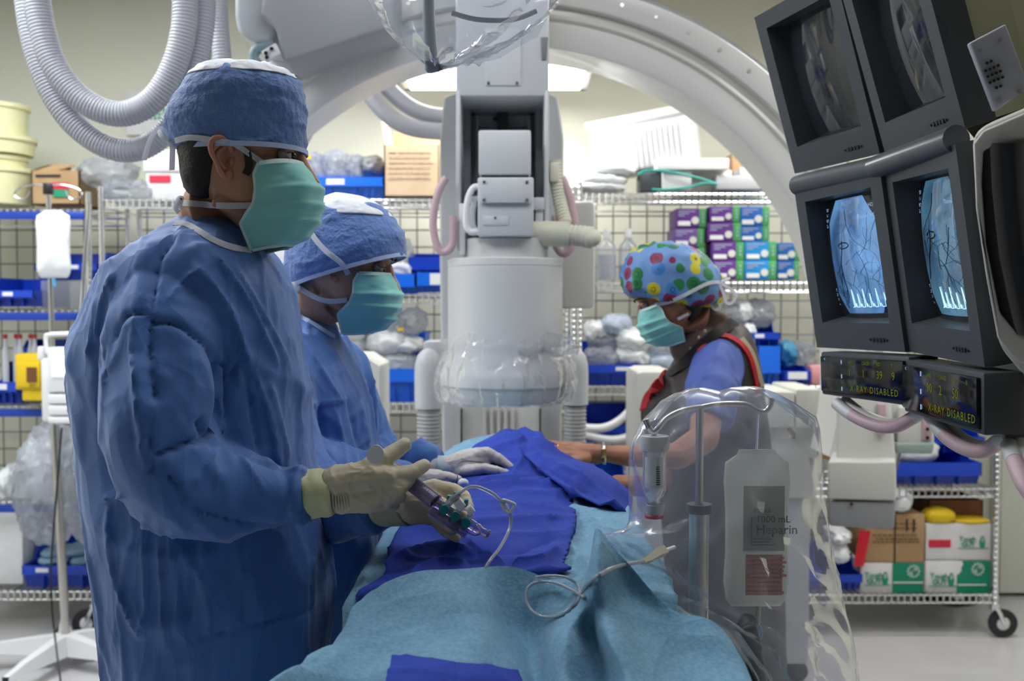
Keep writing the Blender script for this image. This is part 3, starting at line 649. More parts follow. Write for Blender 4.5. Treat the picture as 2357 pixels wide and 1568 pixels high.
def badge(t, px, py, D):
    c = P(px, py, D); m = MB()
    for k in range(12):
        a = k * math.pi / 6; m.obox((c[0] + .024 * math.cos(a), D - .004, c[2] + .024 * math.sin(a)), (-math.sin(a), 0, math.cos(a)), (math.cos(a), 0, math.sin(a)), (0, 1, 0), .007, .009, .002)
    m.obox((c[0], D - .004, c[2]), (.7, 0, .7), (-.7, 0, .7), (0, 1, 0), .034, .012, .002); m.obox((c[0], D - .004, c[2]), (.7, 0, -.7), (.7, 0, .7), (0, 1, 0), .008, .02, .002)
    m.build('round_badge', mat('pale badge print', (.6, .72, .66), .6), t)
badge(t, 2102, 1315, D); MB().box(X(2064, D), X(2134, D), D - .004, D - .002, z0 + .045, z0 + .051).build('white_line', CARD, t)
t = carton(2139, 2290, 1291, 1366, D, .3, CARD, 'white and green carton with a torn label at the bottom right of the stacks'); x0, x1, z0, z1 = t['dims']
q = MB(); gx = X(2212, D); w = x1 - gx
q.prism([(0, 0), (w - .001, 0), (w - .001, z1 - z0), (.022, z1 - z0), (.027, .125), (.018, .115), (.02, .1), (.008, .085), (0, .083)], (gx, D - .002, z0), (1, 0, 0), (0, 0, 1), (0, 1, 0), .002)
q.build('green_panel', MATS['green carton'], t, label='green panel'); logo(t, X(2148, D), X(2212, D), z0 + .03, z0 + .095, D); badge(t, 2250, 1310, D)
MB().box(X(2214, D), X(2280, D), D - .004, D - .002, z0 + .035, z0 + .041).build('white_line', CARD, t)
t = carton(1998, 2136, 1184, 1295, D, .3, BROWN, 'brown cardboard box with a dark strap stacked on the lower left carton'); x0, x1, z0, z1 = t['dims']
g = MB(); random.seed(4)
for j, yy in enumerate((1208, 1218, 1234, 1243, 1250)):
    xx = X(2015 + 8 * (j % 2), D); e = X(2118, D)
    while xx < e: w = random.uniform(.006, .02); g.box(xx, xx + w, D - .003, D, Z(yy, D), Z(yy - 4, D)); xx += w + .006
g.build('printed_lines', mat('brown print', (.22, .13, .06), .8), t)
g = MB(); g.box(X(2065, D), X(2068, D), D - .004, D, z0, z1); g.box(X(2092, D), X(2096, D), D - .004, D, Z(1222, D), Z(1195, D)); g.box(X(2108, D), X(2112, D), D - .004, D, Z(1225, D), Z(1195, D)); g.build('ink_bars', INK, t)
t = carton(2139, 2290, 1206, 1289, D, .3, CARD, 'white carton with a red label and green logo stacked on the torn carton'); x0, x1, z0, z1 = t['dims']
MB().box(X(2145, D), X(2196, D), D - .004, D, Z(1260, D), Z(1243, D)).build('label_sticker', REDP, t); logo(t, X(2214, D), X(2284, D), Z(1263, D), Z(1232, D), D)
t = carton(2144, 2270, 1152, 1204, D + .08, .22, mat('dark brown card', (.16, .06, .02), .8), 'open dark brown box with yellow bag on top of the cartons', flaps=True)
pack(2140, 2215, 1172, 1212, D - .01, 151, YEL, 'yellow plastic bag spilling from the dark brown box, left lump', amp=.1, depth=.05)
pack(2205, 2298, 1196, 1210, D - .005, 152, YEL, 'yellow plastic bag flat along the dark brown box edge', amp=.1, depth=.06)
pack(2058, 2118, 1128, 1186, 4.3, 153, WHITEB, 'white wrapped roll above the brown cardboard box', 'roll', 'wrapped_roll', None, .07)
solo('red_bag', MB().rings([[P(1978, 1222, 4.33), P(2004, 1222, 4.33), P(2002, 1222, 4.37), P(1980, 1222, 4.37)], [P(1966, 1304, 4.32), P(1988, 1304, 4.32), P(1988, 1304, 4.38), P(1966, 1304, 4.38)]]), mat('red bag plastic', (.6, .01, .03), .3, bump=[('ridge', 20, .5, .01)]), 'red plastic bag beside the brown cardboard box', 'bag')
pack(1925, 1972, 1226, 1258, 4.3, 155, WHITEB, 'silver white wrapped pack, upper one beside the red bag', 'pack', 'wrapped_pack')
pack(1925, 1968, 1256, 1304, 4.3, 156, WHITEB, 'silver white wrapped pack, lower one beside the red bag', 'pack', 'wrapped_pack')
bin_(1930, 1993, 1290, 1364, 'blue bin under the silver packs on the bottom shelf', None, tag=None)
bin_(1740, 1900, 1275, 1364, 'blue bin on the bottom shelf behind the plastic cover', None, tag=None)
solo('waste_bin', MB().lathe([(0, 0), (.13, 0), (.15, .3), (0, .3)], (X(2200, 4.85) , 4.87, 0), 24), BLACK, 'black bin on the floor behind the bottom shelf', 'bin')
# wall behind right
# ================================================================== ceiling hoses
HOSE = mat('grey ribbed hose', (.40, .41, .45), .45)
def hose(px, d, r, name, label, group=None, m=None, pitch=.0095, amp=.06, parent=None, n=16, pts3=None):
    pts = catmull(pts3 if pts3 is not None else [P(x, y, d) for x, y in px], 24)
    L = [0]
    for a, b in zip(pts[:-1], pts[1:]): L.append(L[-1] + np.linalg.norm(b - a))
    k = int(L[-1] / pitch) * 4; s = np.linspace(0, L[-1], k); A = np.array(pts)
    Q = [np.array([np.interp(q, L, A[:, j]) for j in range(3)]) for q in s]
    rr = [r * (1, 1, 1 - amp, 1 - amp)[i % 4] for i in range(k)]
    mb = MB().tube(Q, rr, n)
    if parent is not None: return mb.build(name, m or HOSE, parent, smooth=60)
    return solo(name, mb, m or HOSE, label, 'hose', group, smooth=60)
hose([(78, -160), (82, -40), (96, 60), (125, 150), (180, 222), (245, 258), (305, 258), (360, 222), (402, 150), (424, 60), (426, -40), (426, -160)], 2.8, .036, 'ceiling_hose', 'grey ribbed hose hanging in the upper, tighter loop at the top left')
hose([(52, -160), (58, -40), (72, 70), (100, 170), (145, 255), (205, 315), (270, 345), (330, 340), (385, 300), (425, 230), (450, 150), (466, 60), (470, -40), (470, -160)], 2.86, .034, 'ceiling_hose', 'grey ribbed hose hanging in the lower, wider loop at the top left')
hose([(478, -160), (482, -40), (484, 40), (460, 160), (450, 260)], 3.05, .026, 'ceiling_hose', 'thin ribbed hose directly behind the two looped hoses')
hose([(498, -160), (500, -40), (503, 40), (512, 140), (520, 260)], 3.0, .028, 'ceiling_hose', 'straight ribbed hose hanging right of the looped hoses')
hose([(700, 60), (770, 110), (835, 195), (890, 262), (950, 295), (1040, 305)], 3.95, .035, 'ceiling_hose', 'white ribbed hose curving under the arch, the lower of two')
hose([(800, 60), (850, 140), (895, 205), (950, 250), (1010, 268), (1060, 262)], 4.0, .034, 'ceiling_hose', 'white ribbed hose curving under the arch, the upper of two')
solo('ceiling_hose', MB().tube(catmull([P(x, y, 3.9) for x, y in ((740, 200), (715, 260), (700, 300), (660, 360))], 10), .04, 16), HOSE, 'short smooth hose descending behind the tall man\'s cap', 'hose')

# ================================================================== the X-ray C-arm
CA = thing('x_ray_c_arm', 'large pale grey X-ray C-arm arching over the operating table', 'scanner', (0, 3.4, 0))
cz, cx = Z(870, 3.35), 0.0
ARC = mat('arc enamel', (.82, .82, .80), .3, coat=.3)
def arc(prof, a0, a1, m, name, n=120, parent=CA, label=None):
    mb = MB(); V = []; K = len(prof)
    for i in range(n + 1):
        a = math.radians(a0 + (a1 - a0) * i / n)
        V += [(cx + r * math.cos(a), y, cz + r * math.sin(a)) for r, y in prof]
    Fc = [(i * K + k, i * K + (k + 1) % K, (i + 1) * K + (k + 1) % K, (i + 1) * K + k) for i in range(n) for k in range(K)]
    Fc += [tuple(range(K))[::-1], tuple(n * K + k for k in range(K))]
    return mb.add(V, Fc).build(name, m, parent, smooth=40, label=label)
arc([(1.118, 3.35), (1.105, 3.36), (1.1, 3.56), (1.2, 3.6), (1.2, 3.36), (1.19, 3.35)], -14, 143, ARC, 'arc_body')
arc([(1.19, 3.352), (1.2, 3.338), (1.212, 3.34), (1.222, 3.37), (1.245, 3.37), (1.245, 3.6), (1.19, 3.6)], -14, 143, mat('arc groove', (.66, .66, .62), .22, coat=.5), 'arc_groove')
arc([(1.243, 3.37), (1.246, 3.34), (1.252, 3.335), (1.318, 3.335), (1.322, 3.34), (1.322, 3.6), (1.243, 3.6)], -14, 143, ARC, 'arc_rail')
arc([(1.32, 3.35), (1.336, 3.35), (1.338, 3.6), (1.32, 3.6)], -14, 143, GREYM, 'arc_edge')
for k in range(22):
    a = math.radians(10 + k * 5.3); r = 1.285
    MB().cyl((cx + r * math.cos(a), 3.335, cz + r * math.sin(a)), (cx + r * math.cos(a), 3.331, cz + r * math.sin(a)), .007, n=10).build('rail_bolt', STEEL, CA)
# upper left carriage housings
def pxpoly(name, poly, d, t, m, bev=.0, label=None, parent=CA, sx=0):
    b = bmesh.new(); vs = [b.verts.new(P(x, y, d)) for x, y in poly]; f = b.faces.new(vs)
    r = bmesh.ops.extrude_face_region(b, geom=[f]); bmesh.ops.translate(b, vec=(sx * t, t, 0), verts=[v for v in r['geom'] if isinstance(v, bmesh.types.BMVert)])
    if bev: bmesh.ops.bevel(b, geom=b.edges[:], offset=bev, segments=3, affect='EDGES', profile=.5)
    bmesh.ops.recalc_face_normals(b, faces=b.faces); b.verts.index_update()
    mb = MB().add([v.co for v in b.verts], [[v.index for v in f.verts] for f in b.faces]); b.free()
    return mb.build(name, m, parent, smooth=40, label=label)
COVER = mat('cover grey', (.33, .34, .365), .42)
pxpoly('carriage_cover', [(612, -60), (598, 30), (634, 66), (650, 140), (664, 140), (760, 108), (905, 62), (905, -60)], 3.05, .25, COVER, .012, 'mid grey cover over the arc carriage')
pxpoly('motor_housing', [(538, -120), (538, 40), (548, 76), (585, 98), (625, 98), (640, 60), (640, -120)], 3.1, .3, GREYP, .02, 'pale grey rounded housing')
pxpoly('connector_plate', [(600, 118), (634, 98), (646, 122), (612, 142)], 3.04, .02, WHITE, .003, 'white connector plate with holes')
for x, y in ((612, 122), (625, 112), (614, 132)): MB().cyl(P(x, y, 3.045), P(x, y, 3.03), .006, n=12).build('socket', BLACK, CA)
MB().tube(catmull([P(x, y, 3.12) for x, y in ((632, 102), (606, 108), (588, 118), (586, 138), (606, 158), (630, 175))], 6), .016, 12).build('grip', mat('teal grey rubber', (.26, .36, .4), .5), CA, label='teal grey hand grip')

# column behind the detector
pxpoly('column_shroud', [(1012, 320), (1022, 222), (1050, 214), (1262, 214), (1284, 222), (1298, 316), (1296, 600), (1292, 1045), (1018, 1045), (1012, 600)], 3.5, .3, GREYP, .012)
# detector housing
d = 2.95; HX0, HX1 = X(1050, d), X(1263, d)
m = MB(); zt, zo, zb = Z(-60, d), Z(222, d), Z(575, d)
m.box(HX0, HX1, d, d + .34, zo, zt + .1, .012); m.box(HX0, HX0 + .014, d, d + .34, zb, zo + .02, .005); m.box(HX1 - .014, HX1, d, d + .34, zb, zo + .02, .005); m.box(HX0 + .01, HX1 - .01, d + .3, d + .34, zb, zo)
m.build('detector_housing', GREYP, CA)
q = MB(); q.box(HX0 + .014, HX0 + .035, d + .2, d + .3, zb, zo); q.box(HX1 - .035, HX1 - .014, d + .2, d + .3, zb, zo); q.box(HX0 + .05, HX0 + .06, d + .24, d + .3, zb, zo - .01); q.box(HX1 - .06, HX1 - .05, d + .24, d + .3, zb, zo - .01)
for z in (.04, .1, .2): q.box(HX0 + .06, HX1 - .06, d + .27, d + .3, zo - z, zo - z + .006)
q.build('guide_rail', mat('rail grey', (.3, .32, .34), .35), CA)
MB().box(X(1145, 3.2), X(1170, 3.2), d + .24, d + .26, zb + .1, zo).build('drive_belt', BLACK, CA, label='black drive belt')
q = MB()
for x, y in ((1140, 230), (1140, 272), (1088, 258), (1224, 258)): q.cyl((X(x, 3.2), d + .27, Z(y, 3.2)), (X(x, 3.2), d + .26, Z(y, 3.2)), .008, n=12)
q.build('rail_screw', BLACK, CA)
pxpoly('access_panel', [(1117, 66), (1199, 66), (1199, 197), (1117, 197)], d - .004, .006, GREYP, .002)
for x in (1124, 1190): MB().cyl(P(x, 191, d - .003), P(x, 191, d - .007), .0042, n=12).build('panel_screw', STEEL, CA)
pxpoly('vent', [(1245, 85), (1262, 85), (1258, 138), (1247, 138)], d - .004, .01, mat('vent grey', (.16, .17, .18), .5), .002, 'dark vent slot')
m = MB(); dd = 2.84
m.box(X(1102, dd), X(1222, dd), dd, d + .28, Z(402, dd), Z(299, dd), .006)
m.build('upper_drive_box', GREYP, CA)
MB().box(X(1100, dd), X(1228, dd), dd, d + .28, Z(543, dd), Z(408, dd), .005).build('lower_drive_box', GREYP, CA)
MB().box(X(1108, dd), X(1216, dd), dd + .01, dd + .1, Z(410, dd), Z(400, dd)).build('coupling', DARKG, CA)
t2 = MB().box(X(1107, dd), X(1221, dd), dd - .012, dd, Z(468, dd), Z(411, dd), .003).build('terminal_cover', GREYP, CA)
for x in (1114, 1213):
    for y in (419, 460): MB().cyl(P(x, y, dd - .012), P(x, y, dd - .016), .0042, n=12).build('screw', STEEL, t2)
MB().box(X(1111, dd), X(1170, dd), dd - .002, dd, Z(519, dd), Z(498, dd), .001).build('name_plate', GREYP, CA)
MB().cyl(P(1140, 501, dd - .002), P(1140, 501, dd - .005), .003, n=10).build('indicator', BLACK, CA)
for o in (0, 14):
    MB().tube(catmull([P(x, y, 2.88 + .02 * (o > 0)) for x, y in ((1108, 430 + o * 2), (1090, 432 + o * 2), (1078 + o, 455 + o), (1073 + o, 490), (1074 + o, 520), (1084 + o, 534), (1100, 532))], 8), .0095, 12).build('cable', WHITE, CA)
MB().box(X(1058, d), X(1072, d), d - .02, d + .1, Z(588, d), Z(470, d), .003).build('side_plate', WHITE, CA)
m = MB(); m.box(X(1232, d), X(1250, d), d - .01, d + .1, Z(512, d), Z(482, d), .003); m.box(X(1225, d), X(1252, d), d - .02, d + .05, Z(484, d), Z(456, d), .003); m.build('bracket', GREYP, CA)
# detector drum
c = (X(1163, 3.0), 3.0, 0)
drum = mat('drum enamel', (.6, .61, .62), .3, coat=.25)
z = lambda y: Z(y, 2.86)
MB().lathe([(0, z(545)), (.124, z(545)), (.128, z(548)), (.128, z(592))], c, 72).build('drum_neck', drum, CA)
MB().lathe([(.1, z(590)), (.166, z(592)), (.171, z(595)), (.172, z(610)), (.170, z(611)), (.172, z(613)), (.172, z(800)), (.176, z(828)), (.192, z(862)), (.195, z(870)), (.196, z(892)), (.19, z(896)), (.186, z(925)), (.18, z(932)), (.13, z(934)), (0, z(934))], c, 96).build('detector_drum', drum, CA)
# pink handles
def pinkh(pts, d0, r, nm='handle'): return MB().tube(catmull([P(x, y, d0) for x, y in pts], 8), r, 10).build(nm, PINK, CA, label='pink rubber handle', smooth=60)
pinkh(((1027, 409), (1010, 440), (1000, 480), (997, 520), (1003, 556), (1013, 578), (1027, 580), (1040, 566), (1043, 540), (1043, 497)), 2.93, .0115)
pinkh(((1293, 408), (1308, 440), (1318, 480), (1324, 520), (1320, 556), (1308, 580), (1293, 584), (1280, 566), (1278, 540), (1278, 497)), 3.02, .0115)
# cream hose and connector
CR = mat('cream plastic', (.66, .65, .53), .45)
MB().tube([P(1228, 537, 2.95), P(1312, 540, 2.93)], [.036, .038], 20).build('hose_connector', CR, CA, smooth=60, label='cream hose connector')
hose(None, 0, .032, 'connector_hose', '', m=CR, pitch=.011, amp=.12, parent=CA, pts3=[P(1312, 541, 2.93), P(1340, 544, 2.92), P(1366, 548, 2.9)], n=20)
MB().ball(P(1364, 548, 2.9), .026, 16).build('connector_end', CR, CA, smooth=180)
hose(None, 0, .022, 'connector_hose', '', m=CR, pitch=.01, amp=.1, parent=CA, pts3=[P(1276, 370, 3.02), P(1280, 410, 3.02), P(1288, 460, 3.02), P(1302, 515, 3.0)])
MB().box(X(1264, 3.0), X(1286, 3.0), 2.99, 3.04, Z(420, 3.0), Z(375, 3.0), .008).build('hose_cap', CR, CA)
# right hand power unit
MB().box(X(1290, 3.55), X(1370, 3.55), 3.55, 3.8, Z(711, 3.55), Z(462, 3.55), .02).build('power_unit', mat('warm grey enamel', (.56, .56, .54), .4), CA)
# side ducts below
for s, xs in ((0, (950, 1016, 985)), (1, (1296, 1358, 1326))):
    x0, x1 = X(xs[0], 3.3), X(xs[1], 3.3); xc = (x0 + x1) / 2; r = (x1 - x0) / 2 * (1 if s else 1.02)
    prof = [(0, Z(803, 3.3)), (r * .45, Z(808, 3.3)), (r * .78, Z(820, 3.3)), (r * .96, Z(842, 3.3)), (r, Z(865, 3.3)), (r * .98, Z(944 - 9 * s, 3.3)), (r * .8, Z(945 - 9 * s, 3.3))]
    MB().lathe(prof, (xc, 3.36, 0), 36).build('duct_elbow', GREYP, CA, smooth=60)
    hose(None, 0, r * .86, 'bellows', '', m=mat('bellows grey', (.42, .43, .44), .4), pitch=.0125, amp=.1, parent=CA, pts3=[np.array((xc, 3.36, Z(y, 3.3))) for y in (940, 1000, 1080)], n=28)
MB().box(X(976, 3.4), X(1024, 3.4), 3.36, 3.5, Z(830, 3.4), Z(784, 3.4), .01).build('duct_bracket', GREYP, CA)
# ribbed front of the column foot
MB().box(X(1062, 3.45), X(1243, 3.45), 3.45, 3.52, .02, Z(930, 3.45), .004).build('foot_panel', mat('ivory enamel', (.8, .8, .76), .4), CA)
q = MB()
for x in (1112, 1128, 1144, 1160, 1176): q.box(X(x, 3.44), X(x + 8, 3.44), 3.438, 3.45, .2, Z(940, 3.44), .003)
q.build('panel_rib', mat('ivory rib', (.72, .72, .7), .35), CA)
for x in (1060, 1242): MB().box(X(x, 3.46), X(x + 3, 3.46), 3.442, 3.47, .1, Z(940, 3.46)).build('seam_seal', BLACK, CA)
MB().box(-.35, .35, 3.4, 3.95, 0, .12, .03).build('floor_base', GREYP, CA)
MB().box(X(1018, 3.5), X(1292, 3.5), 3.5, 3.8, .1, Z(1040, 3.5), .01).build('column_foot', GREYP, CA)
# lower right end of the arc, tube head
IV = mat('ivory cover', (.7, .7, .66), .38)
pxpoly('tube_arm', [(1925, 880), (2045, 880), (2062, 1060), (2064, 1150), (1905, 1150), (1905, 1065), (1925, 1062)], 3.22, .3, IV, .01, sx=.38)
pxpoly('tube_head', [(1906, 1062), (2062, 1062), (2062, 1154), (1906, 1150)], 3.15, .42, IV, .008, sx=.38)
pxpoly('tube_head_base', [(1908, 1154), (2062, 1156), (2058, 1216), (2050, 1220), (1918, 1212), (1908, 1208)], 3.16, .38, GREYM, .006, 'darker grey base of the tube head', sx=.38)
MB().cyl(P(1960, 1161, 3.155), P(1960, 1161, 3.15), .005, n=10).build('lock_screw', BLACK, CA)
pxpoly('grip_strip', [(2022, 930), (2040, 930), (2040, 1002), (2022, 1002)], 3.2, .02, PINK, .004, 'pink grip strip')
pxpoly('control_pod', [(2065, 935), (2150, 935), (2150, 1040), (2065, 1030)], 3.3, .15, IV, .01, sx=.4)
pxpoly('control_strip', [(2122, 960), (2145, 960), (2145, 1015), (2122, 1015)], 3.295, .01, PINK, .003)
pxpoly('pod_base', [(2062, 1020), (2152, 1020), (2148, 1046), (2064, 1044)], 3.28, .12, mat('sage plastic', (.32, .42, .38), .5), .008, 'sage green pod base')
MB().cyl(P(2135, 1008, 3.29), P(2135, 1008, 3.285), .006, n=10).cyl(P(2135, 988, 3.29), P(2135, 988, 3.285), .006, n=10).build('pod_button', BLACK, CA)

# second machine behind the woman
t = thing('anesthesia_cart', 'ivory equipment cart standing behind the woman', 'cart', (X(1680, 3.7), 3.8, 0))
MB().box(X(1462, 3.5), X(1560, 3.5), 3.5, 3.8, Z(1150, 3.5), Z(852, 3.5), .03).build('side_column', CREAM, t)
MB().box(X(1770, 3.65), X(1832, 3.65), 3.65, 4.0, Z(985, 3.65), Z(902, 3.65), .008).build('cabinet', CREAM, t)
MB().box(X(1834, 3.65), X(1896, 3.65), 3.65, 4.0, Z(985, 3.65), Z(896, 3.65), .008).build('cabinet', CREAM, t)
MB().box(X(1470, 3.7), X(1890, 3.7), 3.72, 4.05, Z(1150, 3.7), Z(980, 3.7), .01).build('body', CREAM, t)
MB().box(X(1480, 3.7), X(1880, 3.7), 3.75, 4.0, .08, Z(1140, 3.7), .01).build('lower_body', GREYP, t)
for x in (1500, 1860):
    for y in (3.8, 3.97): MB().lathe([(0, -.015), (.04, -.015), (.04, .015), (0, .015)], (X(x, 3.7), y, .04), 20, 'y').build('wheel', BLACK, t)

# equipment door standing between the two men (pale cabinet)
t = thing('tall_cabinet', 'pale tall cabinet with two doors seen between the two men', 'cabinet', (X(640, 4.1), 4.2, 0))
MB().box(X(560, 4.0), X(692, 4.0), 4.02, 4.24, 0, Z(478, 4.0), .01).build('body', mat('cabinet grey', (.6, .6, .61), .4), t)
MB().box(X(562, 4.0), X(622, 4.0), 4.0, 4.02, .06, Z(482, 4.0), .004).build('door', mat('cabinet door', (.72, .72, .73), .4), t)
MB().box(X(630, 4.0), X(690, 4.0), 4.0, 4.02, .06, Z(482, 4.0), .004).build('door', GREYP, t)

# ================================================================== monitors
def basis(c, right, up, W, H):
    r = unit(right); u = np.asarray(up, float); u = unit(u - r * np.dot(r, u)); n = np.cross(r, u)   # n: out of the screen
    return np.asarray(c, float), r, u, n
BEZ = mat('monitor charcoal', (.052, .058, .066), .42, bump=[('noise', 700, .08, .0006)])
SCR_OFF = mat('dark glass', (.022, .026, .032), .06, spec=.5, coat=.35)
def angio(name, seed, strength, tint):
    """live X-ray picture of vessels"""
    m = bpy.data.materials.new(name); m.use_nodes = True; nt = m.node_tree; b = nt.nodes['Principled BSDF']
    b.inputs['Base Color'].default_value = (.01, .012, .015, 1); b.inputs['Roughness'].default_value = .05; b.inputs['Coat Weight'].default_value = 1
    tc = nt.nodes.new('ShaderNodeTexCoord'); mp = nt.nodes.new('ShaderNodeMapping'); mp.inputs['Location'].default_value = (seed * 3.1, seed, seed)
    n1 = nt.nodes.new('ShaderNodeTexNoise'); n1.inputs['Scale'].default_value = 9; n1.inputs['Detail'].default_value = 8; n1.inputs['Distortion'].default_value = .8
    n2 = nt.nodes.new('ShaderNodeTexNoise'); n2.noise_type = 'RIDGED_MULTIFRACTAL'; n2.inputs['Scale'].default_value = 14; n2.inputs['Detail'].default_value = 5; n2.inputs['Distortion'].default_value = .5
    r1 = nt.nodes.new('ShaderNodeValToRGB'); e = r1.color_ramp.elements; e[0].position = .3; e[0].color = (.015, .05, .13, 1); e[1].position = .68; e[1].color = (*tint, 1)
    r2 = nt.nodes.new('ShaderNodeMapRange'); r2.inputs[1].default_value = .75; r2.inputs[2].default_value = 1.25; r2.inputs[3].default_value = 1; r2.inputs[4].default_value = .45
    mx = nt.nodes.new('ShaderNodeMix'); mx.data_type = 'RGBA'; mx.blend_type = 'MULTIPLY'; mx.inputs[0].default_value = 1
    L = nt.links.new; L(tc.outputs['Object'], mp.inputs[0]); L(mp.outputs[0], n1.inputs[0]); L(mp.outputs[0], n2.inputs[0]); L(n1.outputs[0], r1.inputs[0]); L(n2.outputs[0], r2.inputs[0])
    L(r1.outputs[0], mx.inputs[6]); L(r2.outputs[0], mx.inputs[7]); L(mx.outputs[2], b.inputs['Emission Color']); b.inputs['Emission Strength'].default_value = strength
    return m
TXT = emis('screen text', (.45, .65, 1), .6)
def monitor(c, right, up, W, H, label, kind=None, depth=.3, back=None):
    back = back or mat('olive cream enamel', (.42, .41, .26), .5)
    c, r, u, n = basis(c, right, up, W, H)
    t = thing('crt_monitor', label, 'monitor', c - u * H / 2, None)
    L = lambda a, b, e=0: c + r * a + u * b + n * e
    bz = W * .12; tz = H * .10; bb = H * .16
    # bezel as four bars with a sloping recess
    m = MB(); ow, oh = W / 2, H / 2; iw, ih0, ih1 = W / 2 - bz, H / 2 - tz, -H / 2 + bb
    o = [(-ow, oh), (ow, oh), (ow, -oh), (-ow, -oh)]; i = [(-iw, ih0), (iw, ih0), (iw, ih1), (-iw, ih1)]
    k = [(a * .93, b * (.95 if b > 0 else .95)) for a, b in i]
    rings = [[L(a * .995, b * .995, -.05) for a, b in o], [L(a, b, -.012) for a, b in o], [L(a * .99, b * .99, 0) for a, b in o], [L(a, b, 0) for a, b in i], [L(a, b, -.045) for a, b in k]]
    for A, B in zip(rings[:-1], rings[1:]):
        m.add(A + B, [(q, (q + 1) % 4, (q + 1) % 4 + 4, q + 4) for q in range(4)])
    m.build('bezel', BEZ, t, smooth=0)
    s = MB(); s.rings([[L(a * .98, b * .98, -.05) for a, b in o], [L(a * .97, b * .97, -.12) for a, b in o], [L(a * .7, b * .7, -depth) for a, b in o]]); s.build('casing', back, t, smooth=0)
    G = []; 
    for y in np.linspace(-1, 1, 17):
        row = []
        for x in np.linspace(-1, 1, 17):
            cc = ((k[0][1] + k[2][1]) / 2, (k[0][1] - k[2][1]) / 2)
            row.append(L(x * k[1][0] * 1.02, cc[0] + y * cc[1] * 1.02, -.046 + .026 * (1 - .55 * x * x - .45 * y * y)))
        G.append(row)
    sc = MB().sheet(G).build('screen', SCR_OFF, t, smooth=180, label='dark glass screen' if not kind else 'lit screen with an X-ray picture')
    kx, ky0, ky1 = k[1][0], k[0][1], k[2][1]; cy0 = (ky0 + ky1) / 2; hh = (ky0 - ky1) / 2
    def surf(x, y, e=.0012): return L(x * kx, cy0 + y * hh, -.046 + .026 * (1 - .55 * x * x - .45 * y * y) + e)
    if kind:
        oc = [(-.55, .98), (.35, .98), (.72, .55), (.78, -.5), (.5, -.93), (-.6, -.93), (-.85, -.6), (-.85, .62)]
        V = [surf(0, 0)]; K = 12; Fc = []
        pts = []
        for a, b in zip(oc, oc[1:] + oc[:1]): pts += [(a[0] + (b[0] - a[0]) * q / 4, a[1] + (b[1] - a[1]) * q / 4) for q in range(4)]
        R = [[surf(x * s_, y * s_) for x, y in pts] for s_ in (.25, .5, .75, 1)]
        V += [q for row in R for q in row]; N = len(pts)
        Fc = [(0, 1 + q, 1 + (q + 1) % N) for q in range(N)] + [(1 + j * N + q, 1 + (j + 1) * N + q, 1 + (j + 1) * N + (q + 1) % N, 1 + j * N + (q + 1) % N) for j in range(3) for q in range(N)]
        MB().add(V, Fc).build('x_ray_picture', kind, sc, smooth=180)
        vs = MB(); random.seed(len(label))
        def vessel(x, y, a, L_, w, dep=0):
            p = [(x, y)]
            for q in range(8):
                a += random.uniform(-.5, .5); x += math.cos(a) * L_ / 8; y += math.sin(a) * L_ / 8
                if abs(x) > .72 or abs(y) > .85: break
                p.append((x, y))
                if dep < 2 and random.random() < .35: vessel(x, y, a + random.choice((-.9, .9)), L_ * .55, w * .6, dep + 1)
            if len(p) > 2: vs.tube([surf(*q, .0015) for q in p], w, 4, flat=.3)
        vessel(-.35, .3, -1.5, 1.1, .0011); vessel(-.1, -.2, -.6, 1.0, .0009); vessel(.1, .1, -.9, .9, .0007); vessel(-.3, -.1, .2, 1.1, .0006); vessel(-.2, .8, -1.6, 1, .0006)
        vs.tube([surf(-.3 + .18 * math.cos(q), .22 + .05 * math.sin(q), .0018) for q in np.linspace(0, 6.3, 20)], .0012, 4)
        vs.build('vessel_lines', mat('vessel ink', (.01, .015, .03), .4), sc)
        g = MB(); y0 = -.82; pl = []
        for q in range(41):
            x = -.35 + q * .026; pl.append((x, y0 + (.3 if q % 7 == 3 else .06 if q % 7 == 5 else 0) * (1 if q % 7 != 3 or q % 14 == 3 else .75)))
        g.tube([surf(*q, .002) for q in pl], .0006, 4)
        g.build('heart_trace', emis('trace', (.5, .85, 1), 1.3), sc)
        T = lambda s_, x, y, z_: MB().text(s_, surf(x, y, .002), r, u, z_).build('screen_text', TXT, sc)
        T('HOSPITAL', .52, .78, .0105); T('Thomas W.Ea', .25, .62, .0105); T('RA', .86, .02, .01); T('2', .9, -.07, .01); T('CRA', .86, -.2, .01); T('I', .92, -.78, .01)
        for j, s_ in enumerate(('SEOUL TRZ', '1-9-99', '0STA', '2-1-02')): T(s_, -.98, .82 - j * .09, .009)
        for j, s_ in enumerate(('TRIP', '2', '10', '-5.0')): T(s_, -.98, -.55 - j * .08, .008)
    b = MB()
    for q in range(6):
        e = L(W * (.16 + .035 * q), -oh + bb * .42, .0005); b.cyl(e, e + n * .002, .0022 if q in (0, 5) else .0042, n=10)
    b.build('control_knobs', BLACK, t)
    return t
UP1, UP2 = (-.287, -.06, .955), (-.16, -.022, .987)
monitor((.601, 2.013, 1.895), (.243, -.97, -.004), UP1, .31, .345, 'dark switched-off monitor, upper left of the monitor bank')
monitor((.645, 1.70, 1.888), (.03, -.999, -.02), UP1, .31, .345, 'dark switched-off monitor, upper right of the bank beside the speaker plate')
monitor((.649, 1.948, 1.527), (.221, -.975, .014), UP2, .31, .34, 'lit monitor with a blue vessel X-ray, lower left of the bank', angio('angiogram', 1, .75, (.16, .40, .82)))
monitor((.688, 1.651, 1.526), (-.02, -.999, -.03), UP2, .31, .34, 'lit monitor with a greenish blue X-ray, lower right of the bank', angio('angiogram two', 4, .6, (.12, .32, .5)))
